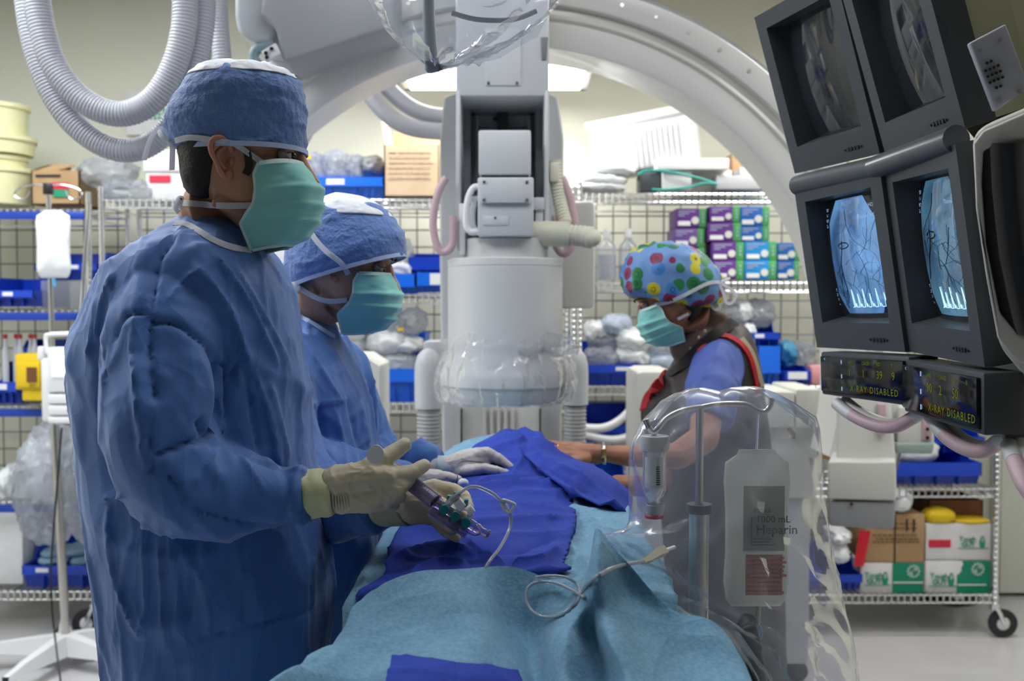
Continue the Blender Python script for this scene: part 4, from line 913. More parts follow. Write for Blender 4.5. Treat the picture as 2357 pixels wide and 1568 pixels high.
# bank frame between the rows
t = thing('monitor_bank_frame', 'charcoal frame bar joining the upper and lower monitors', 'frame', (.66, 1.83, 1.69))
for a, b in (((.586, 2.10), (.65, 1.83)), ((.65, 1.83), (.655, 1.51))):
    z1 = 1.698
    MB().tube([(a[0] + .012, a[1], z1), (b[0] + .012, b[1], z1)], .021, 16).build('rail', mat('charcoal metal', (.1, .11, .12), .32, metal=.4), t)
MB().box(1.0, 1.1, 1.5, 2.1, 1.2, 2.15, .02).build('rear_frame', DARKG, t)
MB().box(1.0, 1.1, 1.72, 1.84, 2.1, 3.1, .02).build('ceiling_arm', CREAM, t)
# X-RAY DISABLED read-outs
LED = emis('amber green led', (.28, .34, .02), .35)
def readout(c, right, W, H, label, nums):
    c, r, u, n = basis(c, right, (-.03, 0, 1), W, H); L = lambda a, b, e=0: c + r * a + u * b + n * e
    t = thing('status_display', label, 'display', c - u * H / 2)
    m = MB(); m.obox(L(0, 0, -.035), r, u, n, W, H, .06, .004); m.build('housing', BEZ, t)
    m = MB(); m.obox(L(0, 0, -.0035), r, u, n, W * .94, H * .82, .01, .002); m.build('window', mat('black glass', (.004, .004, .005), .08), t)
    TL = lambda s_, a, b, z_, **k: MB().text(s_, L(a, b, .0022), r, u, z_, **k).build('led_text', LED, t)
    TL('X-RAY DISABLED', -W * .1, -H * .33, H * .2, sp=1.25)
    for q, s_ in enumerate(nums): s_ and TL(s_, W * (-.12 + q * .16), 0, H * .24)
    for q, s_ in enumerate(('LAO', 'CAUD', 'SID', 'II')): TL(s_, W * (-.12 + q * .16), H * .27, H * .11)
    for y in (.3, -.02, -.3): MB().obox(L(-W * .2, H * y, .002), r, u, n, .0018, H * .09, .001).build('marker', TXT, t)
    MB().text('<', L(-W * .42, H * .3, .0022), r, u, H * .13).build('marker', TXT, t)
    return t
readout((.667, 1.915, 1.31), (.2, -.98, .02), .31, .088, 'black status display with green text, left one under the monitors', ('1', '1', '39', '9'))
readout((.695, 1.63, 1.303), (-.01, -1, -.01), .31, .094, 'black status display with green text, right one under the monitors', ('90', '2', '50', ''))
# pink and white grab rails
WH = mat('white grip', (.62, .63, .62), .4)
def grab(pts, ds, label):
    Q = [P(x, y, d) for (x, y), d in zip(pts, ds)]; A = catmull(Q, 8); t = thing('grab_rail', label, 'handle', Q[0])
    k = len(A); MB().tube(A[:k // 5 + 1], .0125, 14).build('end_socket', WH, t, smooth=60); MB().tube(A[k // 5:-(k // 5)], .0125, 14).build('grip', PINK, t, smooth=60, label='pink grip'); MB().tube(A[-(k // 5) - 1:], .0125, 14).build('end_socket', WH, t, smooth=60)
    B = [q + np.array((.02, .01, .006)) for q in A]; MB().tube(B, .012, 12, flat=.8).build('rear_bar', CREAM, t, smooth=60)
    return t
grab(((1925, 928), (1960, 955), (2010, 978), (2060, 982), (2108, 958), (2135, 948)), (2.02, 1.98, 1.93, 1.88, 1.83, 1.8), 'pink and white curved grab rail under the left status display')
grab(((2142, 958), (2172, 1000), (2215, 1030), (2262, 1038), (2300, 1016), (2325, 1008)), (1.76, 1.72, 1.67, 1.62, 1.57, 1.54), 'pink and white curved grab rail under the right status display')
grab(((2322, 1025), (2335, 1060), (2362, 1120), (2400, 1160), (2440, 1150), (2470, 1140)), (1.5, 1.46, 1.42, 1.4, 1.38, 1.36), 'pink and white grab rail cut off by the right edge')
MB_ = MB().box(.80, .84, 1.62, 2.05, 1.24, 1.258, .004); solo('rail_mount', MB_, CREAM, 'cream mounting bar behind the grab rails', 'bar')
# pale monitor on the right, seen from its edge
t = thing('crt_monitor', 'pale cream monitor with bright reflections at the right edge', 'monitor', (.72, 1.35, 1.33))
CRM = mat('monitor cream', (.5, .5, .46), .42)
pts_o = [(2236, 312), (2262, 285), (2380, 235), (2460, 215), (2460, 900), (2357, 868), (2300, 800), (2290, 745), (2268, 640), (2245, 480)]
pxpoly('casing', pts_o, 1.4, .18, CRM, .012, parent=t, sx=.6)
pxpoly('bezel', [(2240, 330), (2262, 300), (2400, 240), (2420, 300), (2314, 328), (2262, 345), (2258, 420), (2268, 560), (2300, 720), (2345, 772), (2420, 790), (2420, 850), (2340, 835), (2296, 780), (2270, 640), (2246, 480)], 1.372, .03, mat('pale bezel', (.6, .6, .58), .4), .004, parent=t, sx=.55)
G = []
for v in np.linspace(0, 1, 20):
    row = []
    for w_ in np.linspace(0, 1, 12):
        xl = np.interp(v, [0, .25, .6, 1], [2250, 2256, 2272, 2310]); row.append(P(xl + w_ * 160, 330 + v * 440, 1.39 - .03 * math.sin(w_ * 3.14)))
    G.append(row)
MB().sheet(G).build('screen', SCR_OFF, t, smooth=180)
# cream equipment boxes behind
OL = mat('olive cream enamel', (.42, .41, .26), .5)
t = thing('equipment_housing', 'olive cream equipment housing with a perforated speaker plate at the upper right', 'housing', (.95, 1.7, 1.7))
pxpoly('body', [(2148, -120), (2176, 60), (2216, 292), (2260, 262), (2500, 170), (2500, -120)], 1.62, .3, OL, .006, parent=t, sx=.6)
pl = pxpoly('speaker_plate', [(2232, 98), (2316, 54), (2370, 200), (2292, 256)], 1.48, .012, mat('plate grey', (.36, .37, .42), .4), .003, parent=t, label='grey perforated speaker plate')
q = MB()
for (x, y, n_) in ((2272, 145, 2), (2269, 163, 4), (2274, 176, 4), (2279, 190, 4), (2294, 202, 2)):
    for k in range(n_): q.cyl(P(x + k * 9.5, y - k * 4, 1.478), P(x + k * 9.5, y - k * 4, 1.474), .0024, n=6)
q.build('perforation', BLACK, pl)
for x, y in ((2254, 117), (2302, 92), (2302, 232), (2350, 212)): MB().cyl(P(x, y, 1.478), P(x, y, 1.472), .003, n=12).build('screw', STEEL, pl)
t = thing('equipment_housing', 'dark grey equipment housing below the pale monitor at the right edge', 'housing', (.8, 1.45, 1.1))
pxpoly('body', [(2305, 872), (2460, 895), (2460, 1060), (2340, 1040), (2310, 1010)], 1.5, .12, mat('slate enamel', (.11, .11, .125), .5), .006, parent=t, sx=.6)
pxpoly('black_edge', [(2276, 870), (2306, 875), (2308, 992), (2276, 990)], 1.53, .1, BLACK, .004, parent=t, sx=.6)
solo('wall_panel', MB().box(X(2312, 4.9), 3.15, 4.9, 5.0, .02, 2.2), mat('ivory panel', (.6, .61, .55), .6), 'tall ivory panel behind the right end of the rack', 'panel')

# ================================================================== drip stand at the left
t = thing('drip_stand', 'steel drip stand with pump on a white five-legged base at the left', 'stand', (X(143, 3.95), 3.95, 0))
bx, by = X(140, 3.95), 3.95; tx = X(116, 3.95)
MB().cyl((bx, by, .1), (tx + .01, by, Z(980, 3.95)), .0165, n=16).build('lower_pole', STEEL, t)
MB().cyl((tx + .01, by, Z(980, 3.95)), (tx, by, Z(425, 3.95)), .0105, n=14).build('pole', STEEL, t)
MB().box(tx - .016, tx + .016, by - .015, by + .015, Z(448, 3.95), Z(422, 3.95), .004).build('hook_clamp', BLACK, t)
for s in (-1, 1):
    MB().tube(catmull([(tx, by, Z(427, 3.95)), (tx + s * .06, by, Z(426, 3.95)), (tx + s * .12, by, Z(436, 3.95)), (tx + s * .13, by, Z(452, 3.95)), (tx + s * .09, by, Z(458, 3.95)), (tx + s * .07, by, Z(440, 3.95))], 6), .0035, 8).build('hook', CHROME, t)
for k in range(5):
    a = math.radians(-100 + 72 * k); e = (bx + .36 * math.cos(a), by + .36 * math.sin(a))
    n_ = (-math.sin(a), math.cos(a)); R = []
    for q, (w, z0, z1) in ((0, (.032, .05, .135)), (.3, (.03, .06, .125)), (.7, (.022, .07, .11)), (1, (.015, .065, .09))):
        x, y = bx + (e[0] - bx) * q, by + (e[1] - by) * q
        R.append([(x + n_[0] * w, y + n_[1] * w, z0), (x - n_[0] * w, y - n_[1] * w, z0), (x - n_[0] * w * .7, y - n_[1] * w * .7, z1), (x + n_[0] * w * .7, y + n_[1] * w * .7, z1)])
    MB().rings(R).build('leg', WHITE, t, smooth=20)
    cs = MB().cyl((e[0], e[1], .09), (e[0], e[1], .05), .012).build('caster', BLACK, t)
    MB().lathe([(0, -.014), (.028, -.014), (.033, 0), (.028, .014), (0, .014)], (e[0], e[1], .033), 20, 'y').build('wheel', BLACK, cs)
px0, px1 = X(88, 3.85), X(200, 3.85); dz = lambda y: Z(y, 3.85)
tp = thing('infusion_pump', 'white infusion pump with three channels clamped to the left drip stand', 'pump', ((px0 + px1) / 2, 3.88, dz(975)))
m = MB()
for (a, b) in ((dz(903), dz(800)), (dz(930), dz(907)), (dz(956), dz(933)), (dz(975), dz(959))): m.box(px0 + .035, px1, 3.84, 3.93, a, b, .006)
m.box(px0, px0 + .05, 3.86, 3.93, dz(972), dz(825), .01)
m.build('body', WHITE, tp)
MB().tube(catmull([(px0 + .02, 3.88, dz(815)), (px0 + .015, 3.88, dz(780)), (px0 + .03, 3.88, dz(771)), (px1 - .03, 3.88, dz(769)), (px1 - .015, 3.88, dz(778)), (px1 - .0, 3.88, dz(810))], 6), .009, 10).build('handle', WHITE, tp)
MB().box(X(118, 3.84), X(165, 3.84), 3.834, 3.842, dz(868), dz(808), .002).build('screen', emis('pump screen', (.9, .95, 1), 1.0), tp, label='bright white screen')
MB().box(X(168, 3.84), X(186, 3.84), 3.836, 3.842, dz(850), dz(815), .002).build('keypad', mat('keypad grey', (.6, .62, .66), .5), tp)
for y in (889, 917, 945): MB().box(X(152, 3.84), X(182, 3.84), 3.834, 3.842, dz(y + 3), dz(y - 3), .001).build('blue_label', mat('label blue', (.05, .13, .45), .5), tp)
MB().box(px0 - .012, px0 + .012, 3.86, 3.9, dz(830), dz(798), .006).build('clamp', WHITE, tp)
def fluid_bag(x0, x1, y0, y1, d, label, m, tilt=0, seed=0, fold=.35):
    t = thing('fluid_bag', label, 'bag', ((x0 + x1) / 2, d, y0)); R = []
    w = (x1 - x0) / 2; c = (x0 + x1) / 2; H = y1 - y0
    for k, (q, ws, th) in enumerate(((0, .75, .1), (.04, .9, .35), (.15, .98, .8), (.35, .92, 1), (.6, .93, .9), (.8, 1, .55), (.92, .95, .25), (.97, .6, .12), (1, .55, .08))):
        R.append([(c + tilt * q * H + w * ws * math.copysign(abs(math.cos(a)) ** .7, math.cos(a)), d + .035 * th * math.sin(a), y0 + q * H) for a in np.linspace(0, 2 * math.pi, 28, endpoint=False)])
    R2 = [np.array(a) + (np.array(b) - np.array(a)) * s for a, b in zip(R[:-1], R[1:]) for s in (0, .33, .66)] + [np.array(R[-1])]
    MB().rings(R2).build('pouch', m, t, smooth=70); return t
t = fluid_bag(X(86, 3.9), X(166, 3.9), Z(640, 3.9), Z(484, 3.9), 3.9, 'white fluid bag hanging from the left drip stand', WHITEB)
MB().cyl((X(126, 3.9), 3.9, Z(640, 3.9)), (X(127, 3.9), 3.9, Z(660, 3.9)), .008, n=10).build('port', mat('blue port', (.1, .35, .6), .4), t)
solo('support_rod', MB().cyl(P(205, 470, 4.0), P(184, 775, 3.96), .0095, n=12), CHROME, 'slanting chrome rod between the rack post and the infusion pump', 'rod')
solo('power_cord', MB().tube(catmull([P(142, 985, 3.9), P(133, 1100, 3.88), P(118, 1300, 3.86), P(120, 1400, 3.85), P(128, 1480, 3.8)] + [(X(150, 3.7), 3.62, .012), (X(140, 3.6), 3.5, .008), (X(60, 3.55), 3.56, .008), (X(-20, 3.5), 3.4, .008)], 8), .004, 8), BLACK, 'dark power cord hanging from the pump down the drip stand to the floor', 'cord')
t = thing('wheeled_base', 'blue-topped wheeled base beside the left rack foot', 'base', (X(248, 4.1), 4.1, 0))
MB().cyl((X(245, 4.1), 4.1, Z(1425, 4.1)), (X(245, 4.1), 4.1, Z(1412, 4.1)), .045, n=24).build('blue_disc', BLUEB, t); MB().cyl((X(245, 4.1), 4.1, .05), (X(245, 4.1), 4.1, Z(1425, 4.1)), .015).build('stem', STEEL, t)
m = MB(); [m.cyl((X(245, 4.1), 4.1, .07), (X(245, 4.1) + .09 * math.cos(a), 4.1 + .09 * math.sin(a), .04), .012) for a in (0, 1.57, 3.14, 4.7)]; m.build('foot', DARKG, t)
# ================================================================== people
def skin(name, c, c2): return mat(name, c, .48, spec=.4, col2=c2, cscale=30, sss=.15, bump=[('noise', 220, .12, .0015)])
SK1 = skin('skin tan', (.50, .27, .17), (.45, .235, .145)); SK2 = skin('skin olive', (.52, .30, .19), (.46, .25, .155)); SK3 = skin('skin fair', (.55, .30, .20), (.48, .25, .165))
GOWN = mat('surgical gown blue', (.055, .16, .47), .62, sheen=.25, bump=[('crum', 9, .55, .03), ('ridge', 9, .2, .01), ('noise', 420, .12, .0012)], col2=(.048, .145, .43), cscale=5)
CAPM = mat('crinkled cap blue', (.105, .21, .50), .7, sheen=.3, bump=[('noise', 95, .75, .006), ('ridge', 16, .3, .008)])
CROWN = mat('white mesh cap crown', (.78, .8, .84), .7, bump=[('ridge', 60, .7, .006)])
TIE = mat('white woven tie', (.88, .89, .92), .8, bump=[('noise', 500, .3, .001)])
_n = TIE.node_tree; _b = _n.nodes['Principled BSDF']; _t = _n.nodes.new('ShaderNodeBsdfTranslucent'); _t.inputs[0].default_value = (.9, .9, .93, 1); _m = _n.nodes.new('ShaderNodeMixShader'); _m.inputs[0].default_value = .45
_n.links.new(_b.outputs[0], _m.inputs[1]); _n.links.new(_t.outputs[0], _m.inputs[2]); _n.links.new(_m.outputs[0], _n.nodes['Material Output'].inputs[0])
PIPING = mat('pale blue hem', (.42, .52, .74), .75, bump=[('noise', 300, .3, .001)])
MASK = mat('mint surgical mask', (.27, .68, .62), .7, sheen=.3, bump=[('noise', 420, .25, .001), ('ridge', 10, .2, .006)], col2=(.22, .6, .58), cscale=6)
HAIR = mat('dark hair', (.012, .008, .006), .55, bump=[('noise', 300, .8, .003)])
GLOVE_T = mat('cream latex glove', (.62, .54, .38), .45, spec=.35, bump=[('ridge', 26, .22, .004), ('noise', 300, .06, .001)])
GLOVE_W = mat('white latex glove', (.60, .56, .52), .42, spec=.35, bump=[('ridge', 28, .2, .003)])
CUFF = mat('yellow glove cuff', (.62, .62, .36), .5, bump=[('ridge', 22, .4, .005)])

def head_frame(o, fwd, pitch, roll, s):
    """fwd: +1 facing right, -1 facing left"""
    M = Matrix.Translation(Vector(o)) @ Matrix.Rotation(0 if fwd > 0 else math.pi, 4, 'Z') @ Matrix.Rotation(roll, 4, 'Z') @ Matrix.Rotation(pitch, 4, 'Y') @ Matrix.Scale(s, 4)
    return M
def tf(M, p): return np.array(M @ Vector(p))
HS = [(.0, .04, .066, .014), (.006, .018, .082, .026), (.018, -.0, .088, .038), (.038, -.02, .092, .050), (.06, -.045, .095, .060), (.085, -.066, .095, .066), (.105, -.074, .092, .069), (.122, -.078, .088, .071),
      (.14, -.08, .095, .074), (.158, -.08, .099, .076), (.18, -.078, .097, .076), (.2, -.072, .088, .071), (.217, -.06, .07, .06), (.23, -.045, .045, .042), (.237, -.01, .01, .01)]
def head_rings(M, S=HS, n=40, grow=0, ex=.9):
    R = []
    for z, xb, xf, w in S:
        c = (xb + xf) / 2; a = (xf - xb) / 2 + grow; w_ = w + grow
        R.append([tf(M, (c + a * math.copysign(abs(math.cos(t)) ** ex, math.cos(t)) , w_ * math.copysign(abs(math.sin(t)) ** ex, math.sin(t)) * (1 - .12 * max(0, math.cos(t))), z)) for t in np.linspace(0, 2 * math.pi, n, endpoint=False)])
    return R
def add_head(mb, M):
    mb.rings(head_rings(M)); s = M.to_scale()[0]
    B = lambda p, r: mb.ball(tf(M, p), tuple(q * s for q in r), 16)
    mb.tube([tf(M, p) for p in ((.094, 0, .128), (.103, 0, .105), (.114, 0, .085), (.106, 0, .073))], [.009 * s, .011 * s, .014 * s, .011 * s], 12)
    B((.1, .012, .078), (.012, .009, .008)); B((.1, -.012, .078), (.012, .009, .008))
    for y in (-1, 1):
        mb.tube([tf(M, p) for p in ((.093, .008 * y, .142), (.089, .032 * y, .145), (.074, .052 * y, .138))], [.006 * s, .007 * s, .006 * s], 8)   # brow ridge
        B((.07, .048 * y, .1), (.02, .014, .014))
        mb.tube([tf(M, p) for p in ((-.02, .054 * y, .055), (.03, .042 * y, .032), (.066, .024 * y, .018))], [.010 * s, .010 * s, .010 * s], 10)   # jaw
    mb.tube([tf(M, p) for p in ((.098, -.02, .048), (.106, 0, .05), (.098, .02, .048))], [.004 * s, .006 * s, .004 * s], 8)
    mb.tube([tf(M, p) for p in ((.096, -.018, .04), (.104, 0, .039), (.096, .018, .04))], [.004 * s, .007 * s, .004 * s], 8)
def eye_sockets(mb, M):
    V = np.asarray(mb.v, float); s = M.to_scale()[0]
    for y in (-1, 1):
        c = tf(M, (.094, .033 * y, .124)); d2 = ((V - c) ** 2).sum(1); n = tf(M, (0, 0, 0)) - tf(M, (.01, 0, 0)); n = unit(n)
        V = V + n * (.0085 * s * np.exp(-d2 / (2 * (.0125 * s) ** 2)))[:, None]
    mb.v = V
def ear_mesh(M, side):
    m = MB(); g = lambda x, y, z: tf(M, (.014 - (.014 - x) * .8, side * (y - .003), .142 - (.14 - z) * .8)); s = M.to_scale()[0]
    rim = [(.012, .07, .078), (.004, .074, .07), (-.004, .078, .078), (-.009, .082, .095), (-.016, .088, .112), (-.017, .09, .128), (-.008, .09, .138), (.004, .086, .138), (.013, .079, .128), (.014, .073, .116)]
    m.tube(catmull([g(*p) for p in rim], 5), [.0042 * s] * (5 * 9 + 1), 10)
    m.ball(g(.007, .074, .073), (.007 * s, .005 * s, .009 * s), 12)                          # lobe
    m.tube(catmull([g(*p) for p in ((.004, .077, .084), (-.005, .081, .098), (-.007, .084, .112), (.0, .082, .12), (.006, .079, .126))], 4), .003 * s, 8)
    m.sheet([[g(x, y, z) for x, y, z in r] for r in (((.014, .071, .08), (.006, .072, .08), (-.003, .077, .082)), ((.014, .069, .097), (.002, .07, .098), (-.009, .081, .098)), ((.014, .069, .113), (.0, .07, .114), (-.015, .087, .115)), ((.012, .074, .128), (.002, .078, .132), (-.012, .088, .13)))], .002)
    m.ball(g(.0135, .073, .099), (.004 * s, .004 * s, .007 * s), 10)
    return m
def eye(parent, M, skin_, side, look=(1, 0, -.1), brow=True):
    s = M.to_scale()[0]; c = (.083, side * .033, .123)
    e = MB().ball(tf(M, c), .0118 * s, 20).build('eyeball', mat('eye white', (.55, .53, .5), .15), parent, smooth=180)
    l = unit(look); p = np.array(c) + l * .0095
    MB().ball(tf(M, p), .0062 * s, 14).build('iris', mat('dark iris', (.02, .012, .008), .1), e, smooth=180)
    R1 = []
    for a0, a1, nm in ((15, 100, 'upper'), (-60, -28, 'lower')):
        rows = []
        for q in np.linspace(a0, a1, 8):
            a = math.radians(q); rows.append([tf(M, np.array(c) + .0134 * np.array((math.cos(b) * math.cos(a), math.sin(b) , math.cos(b) * math.sin(a)))) for b in np.linspace(-1.25, 1.25, 14)])
        MB().sheet(rows, .0012 * s).build('eyelid', skin_, e, smooth=180)
    a = math.radians(13); MB().tube([tf(M, np.array(c) + .0142 * np.array((math.cos(b) * math.cos(a), math.sin(b), math.cos(b) * math.sin(a)))) for b in np.linspace(-1.1, 1.1, 12)], .0008 * s, 6).build('eyelashes', HAIR, e)
    if brow: MB().tube(catmull([tf(M, q) for q in ((.103, side * .01, .142), (.102, side * .028, .1475), (.09, side * .05, .146), (.078, side * .06, .14))], 5), [.0022 * s + .001 * s * math.sin(math.pi * k / 15) for k in range(16)], 8, flat=.7).build('eyebrow', HAIR, parent, smooth=180)
def mask(parent, M, top=.112, m=MASK, seed=0):
    nu, nv = 61, 49; G = []
    C = [(0, .104, top + .002), (.12, .116, top - .012), (.3, .128, top - .035), (.5, .128, top - .062), (.7, .122, top - .085), (.88, .106, top - .108), (1, .082, top - .118)]
    E = [(0, .055, top - .004), (.15, .048, top - .02), (.3, .05, top - .042), (.5, .045, top - .062), (.62, .032, top - .078), (.75, .022, top - .09), (1, .032, top - .128)]
    Wd = [(0, .07), (.3, .07), (.6, .062), (.8, .05), (1, .036)]
    ip = lambda T, v, k: float(np.interp(v, [q[0] for q in T], [q[k] for q in T]))
    for j in range(nv):
        v = j / (nv - 1); row = []
        for i in range(nu):
            t = (i / (nu - 1) * 2 - 1) * math.pi / 2
            cx_, cz_, ex, ez, w = ip(C, v, 1), ip(C, v, 2), ip(E, v, 1), ip(E, v, 2), ip(Wd, v, 1)
            k = abs(math.cos(t)) ** .62; zz = ez + (cz_ - ez) * k; xx = ex + (cx_ - ex) * k; yy = w * math.copysign(abs(math.sin(t)) ** .9, math.sin(t))
            f = 0
            for pv in (.27, .47, .68):
                dv = (v - pv - .05 * (1 - k)) / .085
                if -.35 < dv < 1.2: f = max(f, (1 - min(abs(dv) / (1.2 if dv > 0 else .35), 1)) * (.0042 * (.35 + .65 * k)))
            r = unit((math.cos(t) + .25, math.sin(t), -.1)); p = np.array((xx, yy, zz)) + r * (f + .0018 * math.sin(9 * t + 5 * v + seed) * (v > .2) * (1 - .5 * k))
            row.append(tf(M, p))
        G.append(row)
    G = np.array(G); s = M.to_scale()[0]
    mk = MB().sheet(G, .0012 * s).build('surgical_mask', m, parent, smooth=60)
    cen = tf(M, (0, 0, .05)); edge = lambda pts: MB().ribbon(pts, [q - cen for q in pts], .0075 * s, .0014).build('binding', mat('pale mint binding', (.55, .74, .72), .8), mk, smooth=60, label='pale binding')
    edge([G[0, i] for i in range(nu)]); edge([G[j, 0] for j in range(nv)]); edge([G[j, -1] for j in range(nv)]); edge([G[-1, i] for i in range(0, nu)])
    return mk, G
def on(bvhs, px, py, lift=.002, d0=.3, default=None):
    """point of the modelled surface seen from the front at that place, with its outward normal"""
    o = Vector((0, 0, EYE)); dr = Vector(P(px, py, 1.0)) - o; dr.normalize(); best = None
    for b in bvhs:
        h = b.ray_cast(o + dr * d0, dr)
        if h[0] is not None and (best is None or h[3] < best[3]): best = h
    if best is None:
        return P(px, py, default or 2.0), np.array((0, -1, 0))
    n = best[1]; n = n if n.dot(dr) < 0 else -n
    return np.array(best[0] - dr * lift), np.array(n)
def strap(parent, bvhs, px, w, m=TIE, name='tie', default=1.6, lift=.003, n=8, t=.0014, lab=None):
    A = catmull([(*p, 0) for p in px], n); Q = [on(bvhs, a[0], a[1], lift, default=default) for a in A]
    pts = np.array([q[0] for q in Q]); 
    for _ in range(3): pts[1:-1] = (pts[:-2] + pts[1:-1] * 2 + pts[2:]) / 4
    nr = [unit(q[1] + np.array((0, -.6, 0))) for q in Q]
    return MB().ribbon(list(pts), nr, w, t).build(name, m, parent, smooth=60, label=lab)
def free_strap(parent, pts, w, m=TIE, name='tie_end'):
    A = catmull([P(*p) for p in pts], 8); return MB().ribbon(A, [(0, -1, .15)] * len(A), w, .0014).build(name, m, parent, smooth=60)
def body_rows(rows, n=56, ex=.85):
    """rows: (py, left px, right px, depth of the middle, half depth)"""
    R = []
    A = catmull([np.array(r, float) for r in rows], 5)
    for py, l, r, d, hd in A:
        a, b = P(l, py, d), P(r, py, d); c = (a + b) / 2; h = (b - a) / 2
        R.append([c + h * math.copysign(abs(math.cos(t)) ** ex, math.cos(t)) + np.array((0, hd, 0)) * math.copysign(abs(math.sin(t)) ** ex, math.sin(t)) for t in np.linspace(0, 2 * math.pi, n, endpoint=False)])
    return R
def ch(mb, pts, n=12):
    """limb or finger chain: (px, py, depth, radius mm)"""
    Q = [(P(x, y, d), r / 1000) for x, y, d, r in pts]
    for (a, ra), (b, rb) in zip(Q[:-1], Q[1:]): mb.caps(a, b, ra, rb, n)
    return mb
def cap_mesh(M, S, seed=0, n=64):
    K = catmull([np.array(s, float) for s in S], 6); m = MB().rings(head_rings(M, [tuple(k) for k in K], n, 0, .92)); 
    return crinkle(m, .0045, (22, 22, 30), seed)

# ---------------------------------------------------------------- tall man
E1 = P(657, 357, 1.545); s1 = 1.03
M1 = head_frame((0, 0, 0), 1, 0, -.06, s1); M1 = Matrix.Translation(Vector(E1) - M1 @ Vector((.083, -.033, .123))) @ M1
man = thing('person', 'tall man in a blue gown, blue cap and mint mask holding a syringe', 'person', (X(450, 1.66), 1.66, 0))
b = MB(); add_head(b, M1)
b.tube([tf(M1, (-.02, 0, .05)), P(505, 480, 1.6), P(490, 540, 1.62), P(480, 620, 1.64)], [.062, .058, .06, .075], 20)
b.rings(body_rows([(560, 420, 560, 1.64, .1), (640, 360, 600, 1.64, .13), (760, 320, 610, 1.66, .13), (950, 290, 620, 1.66, .14), (1150, 300, 640, 1.66, .14), (1300, 310, 660, 1.66, .15)]))
ch(b, [(420, 690, 1.58, 46), (385, 1040, 1.47, 42), (560, 1128, 1.48, 34), (700, 1135, 1.5, 24)]); ch(b, [(520, 680, 1.74, 46), (600, 1000, 1.82, 40), (760, 1160, 1.7, 30), (880, 1165, 1.6, 24)])
for y, sx in ((1.6, 0), (1.74, .03)):
    hx = X(480, 1.66) + sx
    b.caps((hx, y, .92), (hx + .02, y, .5), .08, .055); b.caps((hx + .02, y, .5), (hx, y, .09), .055, .042); b.caps((hx - .04, y, .05), (hx + .14, y, .045), .045, .042)
b = fuse(b, .0042, 3); eye_sockets(b, M1); BV1 = b.bvh()
b.build('body', SK1, man, smooth=180)
for sd in (-1, 1): ear_mesh(M1, sd).build('ear', mat('ear skin', (.5, .22, .15), .45, sss=.3), man, smooth=60); eye(man, M1, SK1, sd, (1, .1, -.05), False)
# hair: nape and sideburn
hs = [(.06, -.062, -.022, .046), (.07, -.072, -.014, .06), (.085, -.079, -.002, .071), (.115, -.084, .02, .0755), (.14, -.086, .04, .08), (.16, -.084, .04, .08)]
h = MB().rings(head_rings(M1, [tuple(k) for k in catmull([np.array(q, float) for q in hs], 4)], 48, -.001)); V = np.array(h.v)
crinkle(h, .0015, (160, 160, 20), 5).build('hair', HAIR, man, smooth=60)
strap(man, [BV1], [(568, 345), (572, 365), (573, 385), (566, 402)], .011, HAIR, 'sideburn', lift=.002, t=.003)
# cap
cs = [(.118, -.103, -.02, .079), (.128, -.116, .106, .083), (.15, -.128, .1075, .087), (.175, -.132, .108, .09), (.2, -.124, .108, .09), (.224, -.11, .107, .088), (.245, -.095, .102, .082), (.258, -.078, .092, .072)]
CAPZ = [(.133, -.084, .102, .081), (.145, -.099, .1025, .083), (.165, -.108, .1025, .087), (.185, -.107, .1025, .088), (.205, -.097, .102, .087), (.222, -.085, .101, .087), (.24, -.073, .094, .08), (.25, -.064, .082, .072)]
cp = cap_mesh(M1, CAPZ, 1); BC1 = cp.bvh(); cap = cp.build('surgical_cap', CAPM, man, smooth=180)
cr = MB().rings(head_rings(M1, [tuple(k) for k in catmull([np.array(q, float) for q in ((.241, -.074, .094, .08), (.251, -.063, .083, .072), (.26, -.05, .062, .055), (.266, -.01, .01, .01))], 4)], 48)); crinkle(cr, .003, (40, 40, 40), 8).build('crown_panel', CROWN, cap, smooth=180, label='white gathered crown panel')
# hem
hemM = [tf(M1, ((-.083 + .102) / 2 + .094 * math.copysign(abs(math.cos(t)) ** .92, math.cos(t)), .084 * math.copysign(abs(math.sin(t)) ** .92, math.sin(t)), .133)) for t in np.linspace(0, 2 * math.pi, 64)]
cen = tf(M1, (0, 0, .127)); MB().ribbon(hemM, [q - cen for q in hemM], .0075, .002).build('hem', PIPING, cap, smooth=60, label='pale hem')
mk, G1 = mask(man, M1, .110); BM1 = None
strap(man, [BV1, BC1], [(404, 324), (440, 316), (500, 324), (540, 332), (575, 355), (612, 380)], .0085, n=6, lift=.004)
strap(man, [BV1], [(416, 467), (450, 469), (500, 473), (545, 474), (580, 472)], .0095, n=6, lift=.004)
free_strap(man, [(404, 322, 1.55), (385, 300, 1.56), (362, 300, 1.57), (345, 325, 1.58), (332, 368, 1.58)], .008)
free_strap(man, [(404, 324, 1.55), (378, 318, 1.54), (368, 303, 1.55), (385, 300, 1.56)], .007); free_strap(man, [(398, 330, 1.55), (397, 360, 1.55), (396, 392, 1.54)], .008)
MB().ball(P(400, 326, 1.55), (.011, .01, .01), 12).build('knot', TIE, man, smooth=180); MB().ball(P(416, 466, 1.58), (.009, .009, .011), 12).build('knot', TIE, man, smooth=180)
free_strap(man, [(416, 466, 1.57), (405, 478, 1.57), (412, 490, 1.57)], .007); free_strap(man, [(416, 466, 1.57), (417, 456, 1.57), (424, 462, 1.57)], .006)
